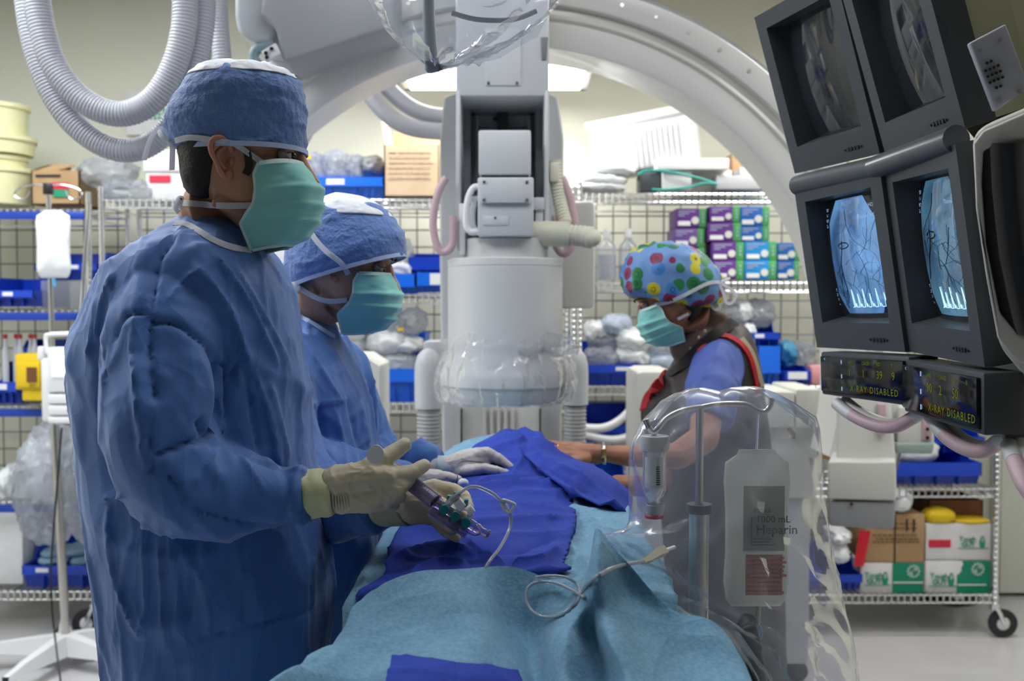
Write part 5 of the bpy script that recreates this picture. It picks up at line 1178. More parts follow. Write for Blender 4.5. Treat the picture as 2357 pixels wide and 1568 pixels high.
# gown
g = MB().rings(body_rows([(512, 418, 560, 1.62, .062), (530, 398, 580, 1.62, .085), (560, 352, 600, 1.63, .135), (600, 304, 632, 1.64, .175), (650, 266, 655, 1.65, .195), (720, 232, 676, 1.66, .2), (800, 198, 687, 1.66, .19), (860, 187, 690, 1.66, .185), (950, 192, 693, 1.66, .18),
    (1040, 207, 702, 1.66, .18), (1120, 222, 716, 1.66, .185), (1200, 236, 733, 1.66, .185), (1300, 252, 744, 1.66, .19), (1400, 264, 748, 1.66, .19), (1480, 275, 746, 1.66, .19), (1600, 288, 746, 1.66, .19), (1900, 320, 750, 1.66, .19), (2200, 340, 755, 1.66, .19)]))
def sleeve(mb, pts, n=24):
    A = catmull([np.array([*P(x, y, d), r / 1000]) for x, y, d, r in pts], 6); mb.tube([a[:3] for a in A], [a[3] for a in A], n)
sleeve(g, [(420, 610, 1.6, 40), (395, 655, 1.54, 66), (380, 740, 1.5, 80), (374, 840, 1.48, 84), (372, 940, 1.46, 83), (376, 1030, 1.45, 78), (400, 1092, 1.45, 73), (455, 1118, 1.46, 72), (540, 1130, 1.48, 64), (610, 1140, 1.49, 51), (655, 1140, 1.5, 40), (700, 1134, 1.5, 36)])
g.caps(P(378, 1050, 1.45), P(400, 1090, 1.45), .074, .07)
sleeve(g, [(560, 640, 1.72, 60), (600, 800, 1.82, 70), (630, 980, 1.85, 72), (690, 1120, 1.82, 68), (760, 1165, 1.74, 56), (820, 1170, 1.66, 44), (872, 1166, 1.61, 37)])
g = fuse(g, .0058, 4)
crinkle(g, .009, (7, 7, 3.2), 21, lo=.3); crinkle(g, .004, (13, 13, 7), 22, lo=.35)
ST1 = [([(405, 520), (390, 560), (365, 600), (355, 660), (348, 720)], 7, -.008), ([(348, 715), (355, 740), (400, 745), (450, 775), (485, 805), (512, 850)], 7, -.010),
    ([(345, 720), (300, 722), (275, 745), (262, 790)], 6, -.007), ([(346, 730), (345, 800), (352, 880), (360, 930)], 9, -.009), ([(300, 760), (310, 850), (318, 950), (330, 1040), (345, 1080)], 8, .007),
    ([(505, 830), (512, 900), (505, 960), (488, 1005)], 12, -.016), ([(488, 1010), (450, 1015), (400, 1030), (350, 1050)], 12, -.015), ([(455, 965), (470, 990), (490, 1005)], 10, -.014), ([(350, 960), (345, 1040), (350, 1090)], 7, -.007),
    ([(500, 1022), (540, 1030), (600, 1062), (680, 1088)], 8, -.007), ([(352, 1070), (400, 1110), (435, 1160), (490, 1185), (560, 1205), (640, 1208)], 5, -.006), ([(500, 1035), (470, 1080), (440, 1120)], 9, .006), ([(545, 1040), (590, 1100), (612, 1140)], 9, .005),
    ([(480, 800), (520, 870), (550, 830)], 9, -.008), ([(440, 600), (520, 700), (560, 800), (575, 840)], 10, .008), ([(490, 580), (560, 680), (610, 780), (640, 850)], 9, .008), ([(530, 600), (590, 700), (640, 790), (670, 860)], 8, .006), ([(470, 620), (430, 640), (390, 690)], 10, .006),
    ([(565, 850), (580, 950), (600, 1050)], 10, -.006), ([(620, 880), (640, 960), (665, 1060)], 10, .006), ([(585, 850), (620, 960), (640, 1070)], 8, .005), ([(240, 790), (232, 840), (245, 870)], 8, -.007), ([(225, 680), (215, 760), (200, 830)], 8, .006), ([(262, 620), (235, 700), (225, 790)], 8, .006),
    ([(335, 1180), (330, 1270), (338, 1390), (320, 1470)], 7, .009), ([(365, 1200), (370, 1330), (378, 1450), (382, 1500)], 7, .008), ([(250, 1160), (255, 1280), (290, 1400), (330, 1470)], 9, .008), ([(405, 1215), (390, 1260), (400, 1300), (410, 1400), (405, 1460)], 7, .006), ([(240, 1150), (290, 1140)], 8, .008),
    ([(425, 1480), (520, 1455), (620, 1432), (700, 1412), (742, 1388)], 4, -.004), ([(718, 1195), (722, 1300), (720, 1410)], 5, .004), ([(450, 1230), (445, 1340), (430, 1460)], 7, -.005), ([(560, 1230), (565, 1330), (562, 1440)], 8, -.003)]
strokes(g, [(a, b, c * 1.25) for a, b, c in ST1]); BG1 = g.bvh(); gown = g.build('gown', GOWN, man, smooth=180)
strap(man, [BG1, BV1], [(402, 514), (428, 516), (458, 532), (490, 552), (530, 568), (576, 577)], .010, TIE, 'neck_binding', lift=.004)

def glove(parent, chains, m, name='glove', voxel=.0021, sm=3):
    h = MB()
    for c in chains: ch(h, c)
    h = fuse(h, voxel, sm, .5); crinkle(h, .0012, (45, 45, 45), 3); return h, h.build(name, m, parent, smooth=180)
# right hand of the tall man, thumb up behind the plunger
D = 1.5
hr = [[(700, 1135, D, 27), (770, 1132, D, 29), (800, 1130, D, 31)], [(775, 1112, D - .008, 27), (850, 1097, D - .01, 24), (892, 1096, D - .01, 16.5)], [(780, 1140, D, 29), (860, 1138, D, 27), (898, 1126, D, 18)], [(790, 1155, D + .005, 18), (865, 1160, D + .005, 14)],
      [(800, 1105, D, 22), (848, 1082, D - .01, 17), (858, 1070, D - .01, 13)], [(850, 1074, D - .01, 15), (888, 1052, D, 13.3), (912, 1038, D + .01, 12.6), (930, 1025, D + .015, 11.4)],
      [(870, 1094, D - .01, 17), (920, 1093, D, 14), (955, 1086, D + .01, 11.6), (977, 1072, D + .02, 9.4)],
      [(875, 1112, D - .012, 14), (920, 1115, D - .005, 11.8), (942, 1106, D + .015, 10)], [(872, 1130, D - .01, 14), (912, 1130, D - .01, 11.5), (930, 1116, D + .012, 10)],
      [(860, 1150, D - .006, 13), (900, 1146, D - .01, 10.5), (922, 1143, D + .014, 9)], [(850, 1162, D, 12), (888, 1160, D - .004, 10), (908, 1163, D + .014, 8.5)]]
hm, gl = glove(man, hr, GLOVE_T); 
A = [P(x, y, dd) for x, y, dd in ((688, 1134, D), (720, 1134, D), (768, 1132, D))]
cf = MB().tube(catmull(A, 6), [.0335, .034, .0345, .035, .0355, .0355, .036, .036, .0355, .0345, .034, .0335, .0325][:13], 28); crinkle(cf, .003, (30, 30, 30), 4)
cfo = cf.build('cuff', CUFF, gl, smooth=180, label='yellow rolled cuff')
for q, (xa, ya, xb, yb, r) in enumerate(((686, 1086, 684, 1184, .002), (745, 1082, 722, 1183, .003))):
    pass
def ringtube(c, ax, R, r, m, name, parent, sq=1):
    ax = unit(ax); a = unit(np.cross(ax, (0, 1, 0))); b_ = np.cross(ax, a)
    return MB().tube([c + R * (math.cos(t) * a * sq + math.sin(t) * b_) for t in np.linspace(0, 2 * math.pi, 33)], r, 8, caps=False).build(name, m, parent, smooth=180)
ringtube(P(688, 1134, D), (1, 0, .05), .034, .002, mat('yellow bead', (.65, .6, .15), .5), 'bead', cfo)
for k in range(6): ringtube(P(775 + k * 6, 1131, D), (1, 0, .03 * k), .0325 - .0004 * k, .0011, GLOVE_T, 'wrist_wrinkle', gl)
# left hand of the tall man under the manifold
D2 = 1.56
hl = [[(860, 1168, D2 + .05, 27), (940, 1162, D2 + .01, 27)], [(940, 1155, D2, 26), (1000, 1150, D2, 22), (1015, 1165, D2, 20)], [(950, 1172, D2, 24), (1000, 1180, D2, 20), (1025, 1185, D2 - .01, 14)], [(960, 1140, D2, 20), (1005, 1125, D2, 15)],
      [(1000, 1124, D2, 14.5), (1040, 1128, D2, 11.5), (1066, 1142, D2 - .01, 10.5), (1078, 1166, D2 - .03, 9)],
      [(1010, 1172, D2 - .01, 12), (1048, 1188, D2 - .03, 10), (1066, 1196, D2 - .06, 9), (1066, 1188, D2 - .075, 8)], [(1000, 1186, D2 - .01, 11.5), (1026, 1206, D2 - .03, 10), (1042, 1218, D2 - .055, 9), (1048, 1210, D2 - .07, 8)],
      [(1000, 1196, D2, 10), (1028, 1226, D2 - .01, 8.8), (1050, 1238, D2 - .03, 7.5)], [(990, 1150, D2 - .02, 15), (1020, 1165, D2 - .04, 11.5), (1046, 1176, D2 - .05, 9.5)]]
hm2, gl2 = glove(man, hl, GLOVE_T)
cf = MB().tube(catmull([P(840, 1166, D2 + .07), P(890, 1166, D2 + .04), P(945, 1163, D2 + .01)], 6), .0315, 28); crinkle(cf, .003, (30, 30, 30), 6)
cf.build('cuff', mat('dull green cuff', (.42, .46, .32), .55, bump=[('ridge', 22, .3, .004)]), gl2, smooth=180, label='pale green translucent cuff')

# ---------------------------------------------------------------- shorter man
E2 = P(872, 617, 2.03); s2 = 1.03
M2 = head_frame((0, 0, 0), 1, math.radians(9), -.1, s2); M2 = Matrix.Translation(Vector(E2) - M2 @ Vector((.083, -.033, .123))) @ M2
m2 = thing('person', 'shorter man in a blue gown and mint mask looking down at the draped table', 'person', (X(700, 2.12), 2.12, 0))
b = MB(); add_head(b, M2)
b.tube([tf(M2, (-.02, 0, .05)), P(725, 700, 2.08), P(700, 745, 2.1), P(690, 800, 2.12)], [.06, .056, .062, .075], 20)
b.rings(body_rows([(760, 630, 750, 2.12, .1), (830, 590, 790, 2.12, .17), (950, 580, 810, 2.12, .15), (1150, 580, 820, 2.12, .14), (1300, 580, 820, 2.12, .15)]))
ch(b, [(660, 850, 2.04, 44), (640, 1040, 1.95, 40), (800, 1088, 1.98, 32), (950, 1108, 2.0, 22)]); ch(b, [(730, 850, 2.22, 44), (800, 1025, 2.35, 32), (890, 1064, 2.33, 26), (950, 1072, 2.3, 22), (1020, 1078, 2.22, 18)])
for y, sx in ((2.05, 0), (2.19, .03)):
    hx = X(655, 2.12) + sx
    b.caps((hx, y, .9), (hx + .02, y, .5), .08, .06); b.caps((hx + .02, y, .5), (hx, y, .09), .06, .042); b.caps((hx - .04, y, .05), (hx + .14, y, .045), .045, .042)
b = fuse(b, .0045, 3); eye_sockets(b, M2); BV2 = b.bvh(); b.build('body', SK2, m2, smooth=180)
for sd in (-1, 1): ear_mesh(M2, sd).build('ear', SK2, m2, smooth=60); eye(m2, M2, SK2, sd, (1, .1, -.35))
C2 = [(.075, -.108, -.03, .068), (.085, -.125, .02, .077), (.1, -.132, .06, .081), (.12, -.134, .095, .084), (.14, -.132, .118, .087), (.165, -.128, .116, .088), (.19, -.118, .108, .087), (.22, -.1, .094, .08), (.24, -.08, .07, .068), (.252, -.05, .04, .045)]
M2c = M2 @ Matrix.Translation((0, 0, .012))
cp = MB(); R = []
for k in catmull([np.array(q, float) for q in [(-.002, -.092, .122, .088)] + [(q * .012, *r) for q, r in ((1, (-.105, .121, .093)), (3, (-.112, .118, .094)), (5, (-.112, .112, .091)), (7, (-.098, .096, .084)), (8.6, (-.08, .08, .076)), (10, (-.06, .056, .06)), (10.9, (-.035, .026, .035)))]], 6):
    z, xb, xf, w = k; c = (xb + xf) / 2; a = (xf - xb) / 2
    row = []
    for t in np.linspace(0, 2 * math.pi, 64, endpoint=False):
        x = c + a * math.copysign(abs(math.cos(t)) ** .92, math.cos(t)); y = w * math.copysign(abs(math.sin(t)) ** .92, math.sin(t))
        base = .116 + .20 * x if x > -.04 else .108 + .0 * x - .06 * (-.04 - x) / .1 * .5
        base = (.089 + .46 * x) * (1 - max(0, z) / .135) + .112 * max(0, z) / .135
        row.append(tf(M2c, (x, y, base + z + .0)))
    R.append(row)
cp.rings(R); crinkle(cp, .0045, (20, 20, 26), 31); BC2 = cp.bvh(); cap = cp.build('surgical_cap', CAPM, m2, smooth=180)
hemM = R[1]; cen = tf(M2, (0, 0, .11)); hemM = hemM + [hemM[0]]; MB().ribbon(hemM, [q - cen for q in hemM], .008, .0025).build('hem', PIPING, cap, smooth=60, label='pale hem')
MB().rings([[q * .0 + tf(M2c, tuple(np.array(M2c.inverted() @ Vector(q)) * np.array((1, 1, 1)) + np.array((0, 0, .004)))) for q in row] for row in R[-16:]]).build('crown_panel', CROWN, cap, smooth=180, label='white gathered crown panel')
mask(m2, M2, .111, seed=2)
strap(m2, [BV2, BC2], [(712, 528), (725, 550), (752, 580), (785, 605), (802, 632)], .0105, n=6, lift=.004, default=2.0)
strap(m2, [BV2, BC2], [(685, 660), (720, 682), (760, 694), (800, 690)], .0105, n=6, lift=.004, default=2.0)
MB().ball(P(676, 662, 2.02), (.014, .012, .012), 12).build('knot', TIE, m2, smooth=180); free_strap(m2, [(676, 662, 2.0), (664, 676, 2.0), (655, 700, 2.0)], .009); free_strap(m2, [(676, 662, 2.0), (664, 655, 2.0), (656, 640, 2.0)], .008)
free_strap(m2, [(712, 528, 1.98), (722, 508, 2.0), (738, 482, 2.02), (748, 470, 2.04)], .009)
g = MB().rings(body_rows([(735, 655, 752, 2.1, .07), (752, 632, 768, 2.1, .1), (780, 606, 776, 2.1, .14), (815, 590, 796, 2.11, .18), (870, 575, 824, 2.12, .19), (930, 565, 845, 2.12, .18), (1000, 562, 854, 2.12, .17), (1060, 566, 860, 2.12, .17), (1130, 570, 866, 2.12, .17), (1200, 572, 869, 2.12, .17), (1260, 572, 866, 2.12, .17),
    (1330, 574, 846, 2.12, .17), (1420, 575, 815, 2.12, .17), (1600, 580, 800, 2.12, .17), (1900, 590, 800, 2.12, .17)]))
sleeve(g, [(650, 790, 2.0, 60), (640, 880, 1.95, 74), (645, 990, 1.92, 72), (700, 1070, 1.93, 62), (780, 1090, 1.96, 54), (860, 1102, 1.99, 46), (945, 1108, 2.0, 34)])
sleeve(g, [(740, 800, 2.24, 62), (790, 900, 2.33, 74), (830, 1000, 2.36, 72), (890, 1060, 2.34, 50), (940, 1070, 2.3, 42), (975, 1062, 2.26, 44), (1004, 1072, 2.24, 34)])
g = fuse(g, .0062, 4); crinkle(g, .008, (7, 7, 3.5), 41, lo=.3); crinkle(g, .004, (14, 14, 8), 42, lo=.35)
strokes(g, [([(735, 925), (740, 980), (760, 1060), (780, 1100)], 7, -.009), ([(800, 915), (815, 980), (835, 1060), (845, 1100)], 7, -.009), ([(690, 860), (715, 930), (745, 925)], 8, .008), ([(700, 780), (740, 850), (790, 930)], 8, .006), ([(760, 800), (790, 850), (830, 920)], 8, .007), ([(690, 930), (700, 1040)], 12, -.014),
    ([(740, 925), (770, 925), (800, 920)], 5, .006), ([(770, 940), (790, 1020), (800, 1090)], 7, .006), ([(830, 930), (845, 1000), (855, 1090)], 6, .006), ([(710, 940), (720, 1000), (735, 1080)], 6, .006), ([(800, 1240), (800, 1400)], 6, -.004), ([(740, 1240), (742, 1400)], 6, .004), ([(715, 1060), (760, 1075), (820, 1090)], 6, .006)])
BG2 = g.bvh(); g.build('gown', GOWN, m2, smooth=180)
strap(m2, [BG2, BV2], [(657, 712), (690, 728), (720, 745), (752, 765), (770, 775)], .009, PIPING, 'neck_binding', lift=.004, default=2.1)
# right hand (nearer, pinching the tube end)
D = 2.0
h1 = [[(930, 1108, D, 24), (985, 1105, D, 20)], [(970, 1100, D, 20), (1010, 1100, D, 16)], [(1000, 1096, D, 11.5), (1030, 1097, D, 9.5), (1056, 1103, D - .01, 7.5)], [(1000, 1108, D, 11), (1030, 1108, D, 9.5), (1052, 1110, D, 8)], [(995, 1120, D + .01, 11), (1040, 1125, D + .01, 9), (1064, 1112, D - .005, 8)], [(990, 1125, D + .02, 11), (1030, 1135, D + .02, 9), (1050, 1128, D + .02, 8)], [(990, 1130, D + .03, 10), (1022, 1142, D + .03, 8.5), (1040, 1138, D + .03, 7.5)]]
_, gl = glove(m2, h1, GLOVE_W)
# left hand (farther, resting with bent fingers)
D = 2.22
h2 = [[(1005, 1078, D, 25), (1045, 1076, D, 26)], [(1045, 1072, D, 27), (1082, 1060, D, 27), (1108, 1055, D, 24)], [(1060, 1086, D - .01, 22), (1112, 1080, D - .01, 19)],
      [(1102, 1046, D - .01, 15), (1120, 1042, D - .01, 13.5), (1152, 1058, D, 11), (1178, 1078, D, 8.5), (1193, 1089, D, 6.5)], [(1105, 1055, D + .02, 13), (1128, 1052, D + .02, 11.5), (1158, 1070, D + .02, 9.5), (1180, 1090, D + .02, 7.5)],
      [(1100, 1062, D + .04, 13), (1130, 1062, D + .04, 11), (1158, 1080, D + .04, 9), (1174, 1100, D + .04, 7.5)], [(1100, 1075, D + .05, 12), (1132, 1080, D + .05, 10), (1150, 1096, D + .05, 8), (1158, 1106, D + .05, 7)], [(1075, 1085, D - .03, 14), (1115, 1078, D - .05, 11.5), (1145, 1084, D - .05, 10), (1170, 1092, D - .03, 8.5)]]
_, gl = glove(m2, h2, GLOVE_W)
cf = MB().tube(catmull([P(1004, 1076, D), P(1022, 1078, D), P(1046, 1078, D)], 6), .0262, 24); crinkle(cf, .002, (40, 40, 40), 7); cf.build('cuff', mat('pale blue cuff', (.42, .5, .55), .6), gl, smooth=180, label='pale knitted cuff')

# ---------------------------------------------------------------- woman
E3 = P(1484, 703, 2.7); s3 = .97
M3 = head_frame((0, 0, 0), -1, math.radians(27), -.12, s3); M3 = Matrix.Translation(Vector(E3) - M3 @ Vector((.083, .033, .123))) @ M3
w = thing('person', 'woman in a printed bouffant cap and lead apron resting a hand on the drape', 'person', (X(1650, 2.85), 2.85, 0))
b = MB(); add_head(b, M3)
b.tube([tf(M3, (-.02, 0, .05)), P(1610, 760, 2.77), P(1640, 800, 2.8), P(1655, 860, 2.82)], [.055, .052, .06, .07], 20)
b.rings(body_rows([(800, 1600, 1700, 2.82, .1), (860, 1570, 1725, 2.83, .15), (960, 1560, 1745, 2.85, .15), (1100, 1570, 1760, 2.87, .14), (1250, 1570, 1760, 2.9, .15)]))
ch(b, [(1640, 850, 2.68, 50), (1620, 1010, 2.5, 38), (1560, 1050, 2.46, 34), (1446, 1050, 2.42, 26), (1398, 1045, 2.42, 21), (1380, 1043, 2.42, 20)]); ch(b, [(1640, 850, 2.98, 50), (1600, 1040, 3.0, 38), (1500, 1120, 2.7, 32), (1415, 1118, 2.62, 24)])
# her hands belong to the bare body
D = 2.42
for c in ([(1390, 1044, D, 21), (1360, 1042, D, 22), (1325, 1040, D, 20)], [(1375, 1052, D, 18), (1340, 1053, D, 17)], [(1335, 1032, D + .01, 15), (1300, 1028, D + .01, 11)],
    [(1320, 1030, D + .02, 11), (1280, 1022, D + .02, 8.5), (1245, 1018, D + .02, 7.8), (1213, 1016, D + .02, 6.5)], [(1320, 1034, D + .0, 11), (1280, 1027, D, 8.8), (1240, 1021, D, 8), (1206, 1020, D, 6.8)],
    [(1325, 1042, D - .015, 11), (1290, 1034, D - .02, 8.8), (1255, 1028, D - .02, 7.8), (1224, 1025, D - .02, 6.6)], [(1335, 1050, D - .03, 10), (1300, 1046, D - .035, 8), (1272, 1040, D - .035, 7.2), (1250, 1036, D - .035, 6.2)], [(1350, 1056, D - .03, 13), (1315, 1064, D - .05, 10), (1290, 1060, D - .055, 8.5)]): ch(b, c)
D = 2.62
for c in ([(1450, 1115, D, 24), (1420, 1112, D, 22)], [(1425, 1108, D, 12), (1402, 1112, D, 9), (1388, 1122, D, 8)], [(1425, 1116, D, 12), (1402, 1124, D, 9), (1390, 1134, D, 8)]): ch(b, c)
for y, sx in ((2.78, 0), (2.98, .02)):
    hx = X(1660, 2.87) + sx
    b.caps((hx, y, .9), (hx, y, .5), .085, .055); b.caps((hx, y, .5), (hx, y, .09), .055, .04); b.caps((hx + .04, y, .045), (hx - .13, y, .04), .042, .038)
b = fuse(b, .0036, 3); eye_sockets(b, M3); BV3 = b.bvh(); b.build('body', skin('skin warm', (.40, .19, .115), (.34, .15, .09)), w, smooth=180)
for sd in (-1, 1): eye(w, M3, SK3, sd, (1, 0, -.3))
hs = [(.03, -.04, .0, .05), (.055, -.066, .0, .064), (.085, -.08, .01, .073), (.115, -.086, .04, .0775), (.14, -.088, .05, .08)]
h = MB().rings(head_rings(M3, [tuple(k) for k in catmull([np.array(q, float) for q in hs], 4)], 48, 0)); crinkle(h, .002, (160, 160, 20), 5).build('hair', HAIR, w, smooth=60)
# printed cap
cb = bpy.data.materials.new('printed cap fabric'); cb.use_nodes = True; nt = cb.node_tree; bs = nt.nodes['Principled BSDF']; bs.inputs['Roughness'].default_value = .55
tc = nt.nodes.new('ShaderNodeTexCoord'); vo = nt.nodes.new('ShaderNodeTexVoronoi'); vo.inputs['Scale'].default_value = 27; vo.inputs['Randomness'].default_value = .75
lt = nt.nodes.new('ShaderNodeMath'); lt.operation = 'LESS_THAN'; lt.inputs[1].default_value = .52
sp = nt.nodes.new('ShaderNodeSeparateColor'); cr_ = nt.nodes.new('ShaderNodeValToRGB'); cr_.color_ramp.interpolation = 'CONSTANT'; e = cr_.color_ramp.elements
e[0].position = 0; e[0].color = (.02, .2, .06, 1); e[1].position = .25; e[1].color = (.55, .5, .01, 1)
for p_, c_ in ((.5, (.22, .02, .08)), (.72, (.06, .22, .55)), (.86, (.02, .16, .1))): x_ = e.new(p_); x_.color = (*c_, 1)
mx = nt.nodes.new('ShaderNodeMix'); mx.data_type = 'RGBA'; mx.inputs[6].default_value = (.14, .28, .56, 1)
rg = nt.nodes.new('ShaderNodeMath'); rg.operation = 'COMPARE'; rg.inputs[1].default_value = .2; rg.inputs[2].default_value = .03
mx2 = nt.nodes.new('ShaderNodeMix'); mx2.data_type = 'RGBA'; mx2.blend_type = 'MULTIPLY'; mx2.inputs[7].default_value = (.35, .35, .3, 1)
nz = nt.nodes.new('ShaderNodeTexNoise'); nz.noise_type = 'RIDGED_MULTIFRACTAL'; nz.inputs['Scale'].default_value = 18; bp = nt.nodes.new('ShaderNodeBump'); bp.inputs['Strength'].default_value = .5; bp.inputs['Distance'].default_value = .008
L = nt.links.new; L(tc.outputs['Object'], vo.inputs[0]); L(vo.outputs['Distance'], lt.inputs[0]); L(vo.outputs['Color'], sp.inputs[0]); L(sp.outputs[0], cr_.inputs[0]); L(lt.outputs[0], mx.inputs[0]); L(cr_.outputs[0], mx.inputs[7])
L(vo.outputs['Distance'], rg.inputs[0]); L(rg.outputs[0], mx2.inputs[0]); L(mx.outputs[2], mx2.inputs[6]); L(mx2.outputs[2], bs.inputs['Base Color']); L(tc.outputs['Object'], nz.inputs[0]); L(nz.outputs[0], bp.inputs['Height']); L(bp.outputs[0], bs.inputs['Normal'])
MC = Matrix.Translation(Vector(P(1546, 690, 2.72))) @ Matrix.Rotation(math.pi, 4, 'Z') @ Matrix.Rotation(math.radians(-9), 4, 'Y')
R = []
for k in catmull([np.array(q, float) for q in ((-.006, -.112, .118, .072), (.004, -.126, .13, .084), (.02, -.134, .138, .094), (.05, -.136, .142, .1), (.09, -.118, .138, .098), (.12, -.085, .115, .085), (.14, -.05, .07, .06), (.15, -.01, .02, .02))], 5):
    z, xb, xf, ww = k; c = (xb + xf) / 2; a = (xf - xb) / 2
    R.append([tf(MC, (c + a * math.cos(t), ww * math.sin(t), z)) for t in np.linspace(0, 2 * math.pi, 72, endpoint=False)])
cp = MB().rings(R); crinkle(cp, .011, (16, 16, 10), 51, lo=.2); BC3 = cp.bvh(); cp.build('bouffant_cap', cb, w, smooth=180, label='light blue bouffant cap with coloured heart print')
mask(w, M3, .112, seed=4)
strap(w, [BV3, BC3], [(1508, 702), (1545, 694), (1590, 672), (1630, 652), (1655, 650)], .0095, n=6, lift=.004, default=2.65)
strap(w, [BV3, BC3], [(1560, 735), (1585, 722), (1615, 705)], .008, n=6, lift=.004, default=2.7)
free_strap(w, [(1655, 650, 2.66), (1680, 665, 2.66), (1694, 680, 2.66), (1685, 697, 2.66), (1672, 697, 2.66), (1665, 675, 2.66), (1655, 652, 2.66)], .008); free_strap(w, [(1660, 648, 2.66), (1680, 640, 2.68)], .007); free_strap(w, [(1635, 700, 2.68), (1645, 712, 2.68), (1658, 710, 2.68), (1655, 698, 2.68)], .008)
# thyroid collar and lead apron
LEAD = mat('dark lead apron cloth', (.035, .026, .026), .55, bump=[('ridge', 8, .3, .008)])
APR = mat('brown printed lead cloth', (.085, .048, .036), .6, col2=(.16, .1, .075), cscale=14, bump=[('ridge', 12, .25, .006)])
c = MB().rings(body_rows([(706, 1606, 1640, 2.76, .055), (722, 1588, 1668, 2.76, .068), (745, 1562, 1684, 2.77, .078), (770, 1548, 1698, 2.77, .088), (800, 1542, 1702, 2.78, .095), (835, 1555, 1690, 2.79, .1)], 40)); M_ = c
c = crinkle(c, .004, (9, 9, 9), 61); BCo = c.bvh(); co = c.build('thyroid_collar', APR, w, smooth=180, label='dark brown printed thyroid collar')
fl = MB(); random.seed(9)
for k in range(14):
    p, n = on([BCo], random.uniform(1560, 1665), random.uniform(755, 815), .001, default=2.7); fl.ball(p, (random.uniform(.003, .006), .0015, random.uniform(.003, .006)), 8)
fl.build('flower_print', mat('cream print', (.6, .52, .38), .7), co, smooth=180)
MB().sheet([[P(1640, 760, 2.72), P(1665, 738, 2.72)], [P(1700, 716, 2.72), P(1672, 735, 2.72)]], .003).build('collar_tab', mat('olive cloth', (.3, .27, .12), .6), co)
a = MB().rings(body_rows([(735, 1625, 1680, 2.82, .06), (760, 1600, 1712, 2.82, .12), (800, 1575, 1728, 2.83, .18), (860, 1540, 1742, 2.84, .2), (920, 1500, 1752, 2.86, .2), (960, 1482, 1760, 2.87, .19), (1040, 1500, 1770, 2.88, .19), (1200, 1530, 1790, 2.9, .2), (1500, 1540, 1800, 2.92, .2), (1750, 1545, 1805, 2.92, .2)], 56))
a = fuse(a, .008, 3); crinkle(a, .006, (6, 6, 3), 62); BA = a.bvh(); ap = a.build('lead_apron', LEAD, w, smooth=180, label='dark lead apron with red edging')
REDT = mat('red binding', (.5, .01, .015), .5)
SC = mat('scrub blue', (.075, .12, .40), .7, bump=[('ridge', 9, .3, .008), ('noise', 400, .1, .001)])
sl = MB(); sleeve(sl, [(1665, 800, 2.74, 45), (1655, 835, 2.68, 62), (1645, 880, 2.63, 68), (1638, 930, 2.58, 66), (1630, 970, 2.55, 58)]); sl = fuse(sl, .005, 3); crinkle(sl, .006, (9, 9, 5), 63)
strokes(sl, [([(1660, 785), (1640, 830), (1600, 900)], 5, .007), ([(1672, 800), (1690, 850), (1700, 890)], 6, -.006)]); BSl = sl.bvh(); sl.build('scrub_sleeve', SC, w, smooth=180)
strap(w, [BA, BSl], [(1742, 905), (1738, 870), (1728, 830), (1712, 800), (1685, 778), (1655, 774), (1625, 790), (1590, 822)], .013, REDT, 'armhole_binding', lift=.006, default=2.66, n=5, lab='red armhole binding', t=.006)
strap(w, [BA], [(1752, 890), (1742, 850), (1728, 810), (1705, 780)], .016, mat('khaki binding', (.42, .38, .25), .7), 'apron_edge', lift=.004, default=2.75, n=5, t=.005)
strap(w, [BA], [(1535, 862), (1510, 890), (1492, 920), (1484, 945)], .03, REDT, 'front_binding', lift=.004, default=2.72, n=5, t=.008, lab='red front edge')
strap(w, [BA, BCo], [(1690, 742), (1650, 765), (1600, 810), (1560, 850), (1525, 872)], .03, mat('black apron strap', (.015, .012, .012), .5), 'shoulder_strap', lift=.008, default=2.7, n=5, t=.006)
# watch and ring
wt = thing('wrist_watch', 'silver and gold bracelet watch on the woman\'s wrist', 'watch', P(1390, 1045, 2.4))
ringtube(P(1390, 1044, 2.42), (1, 0, .05), .0245, .0035, STEEL, 'bracelet', wt)
MB().obox(P(1389, 1044, 2.392), (1, 0, 0), (0, 0, 1), (0, -1, 0), .013, .022, .006, .002).build('dial', mat('gold', (.7, .5, .18), .25, metal=1), wt)
ringtube(P(1283, 1031, 2.405), (1, 0, -.1), .0095, .0013, mat('gold', (.7, .5, .18), .25, metal=1), 'finger_ring', w)
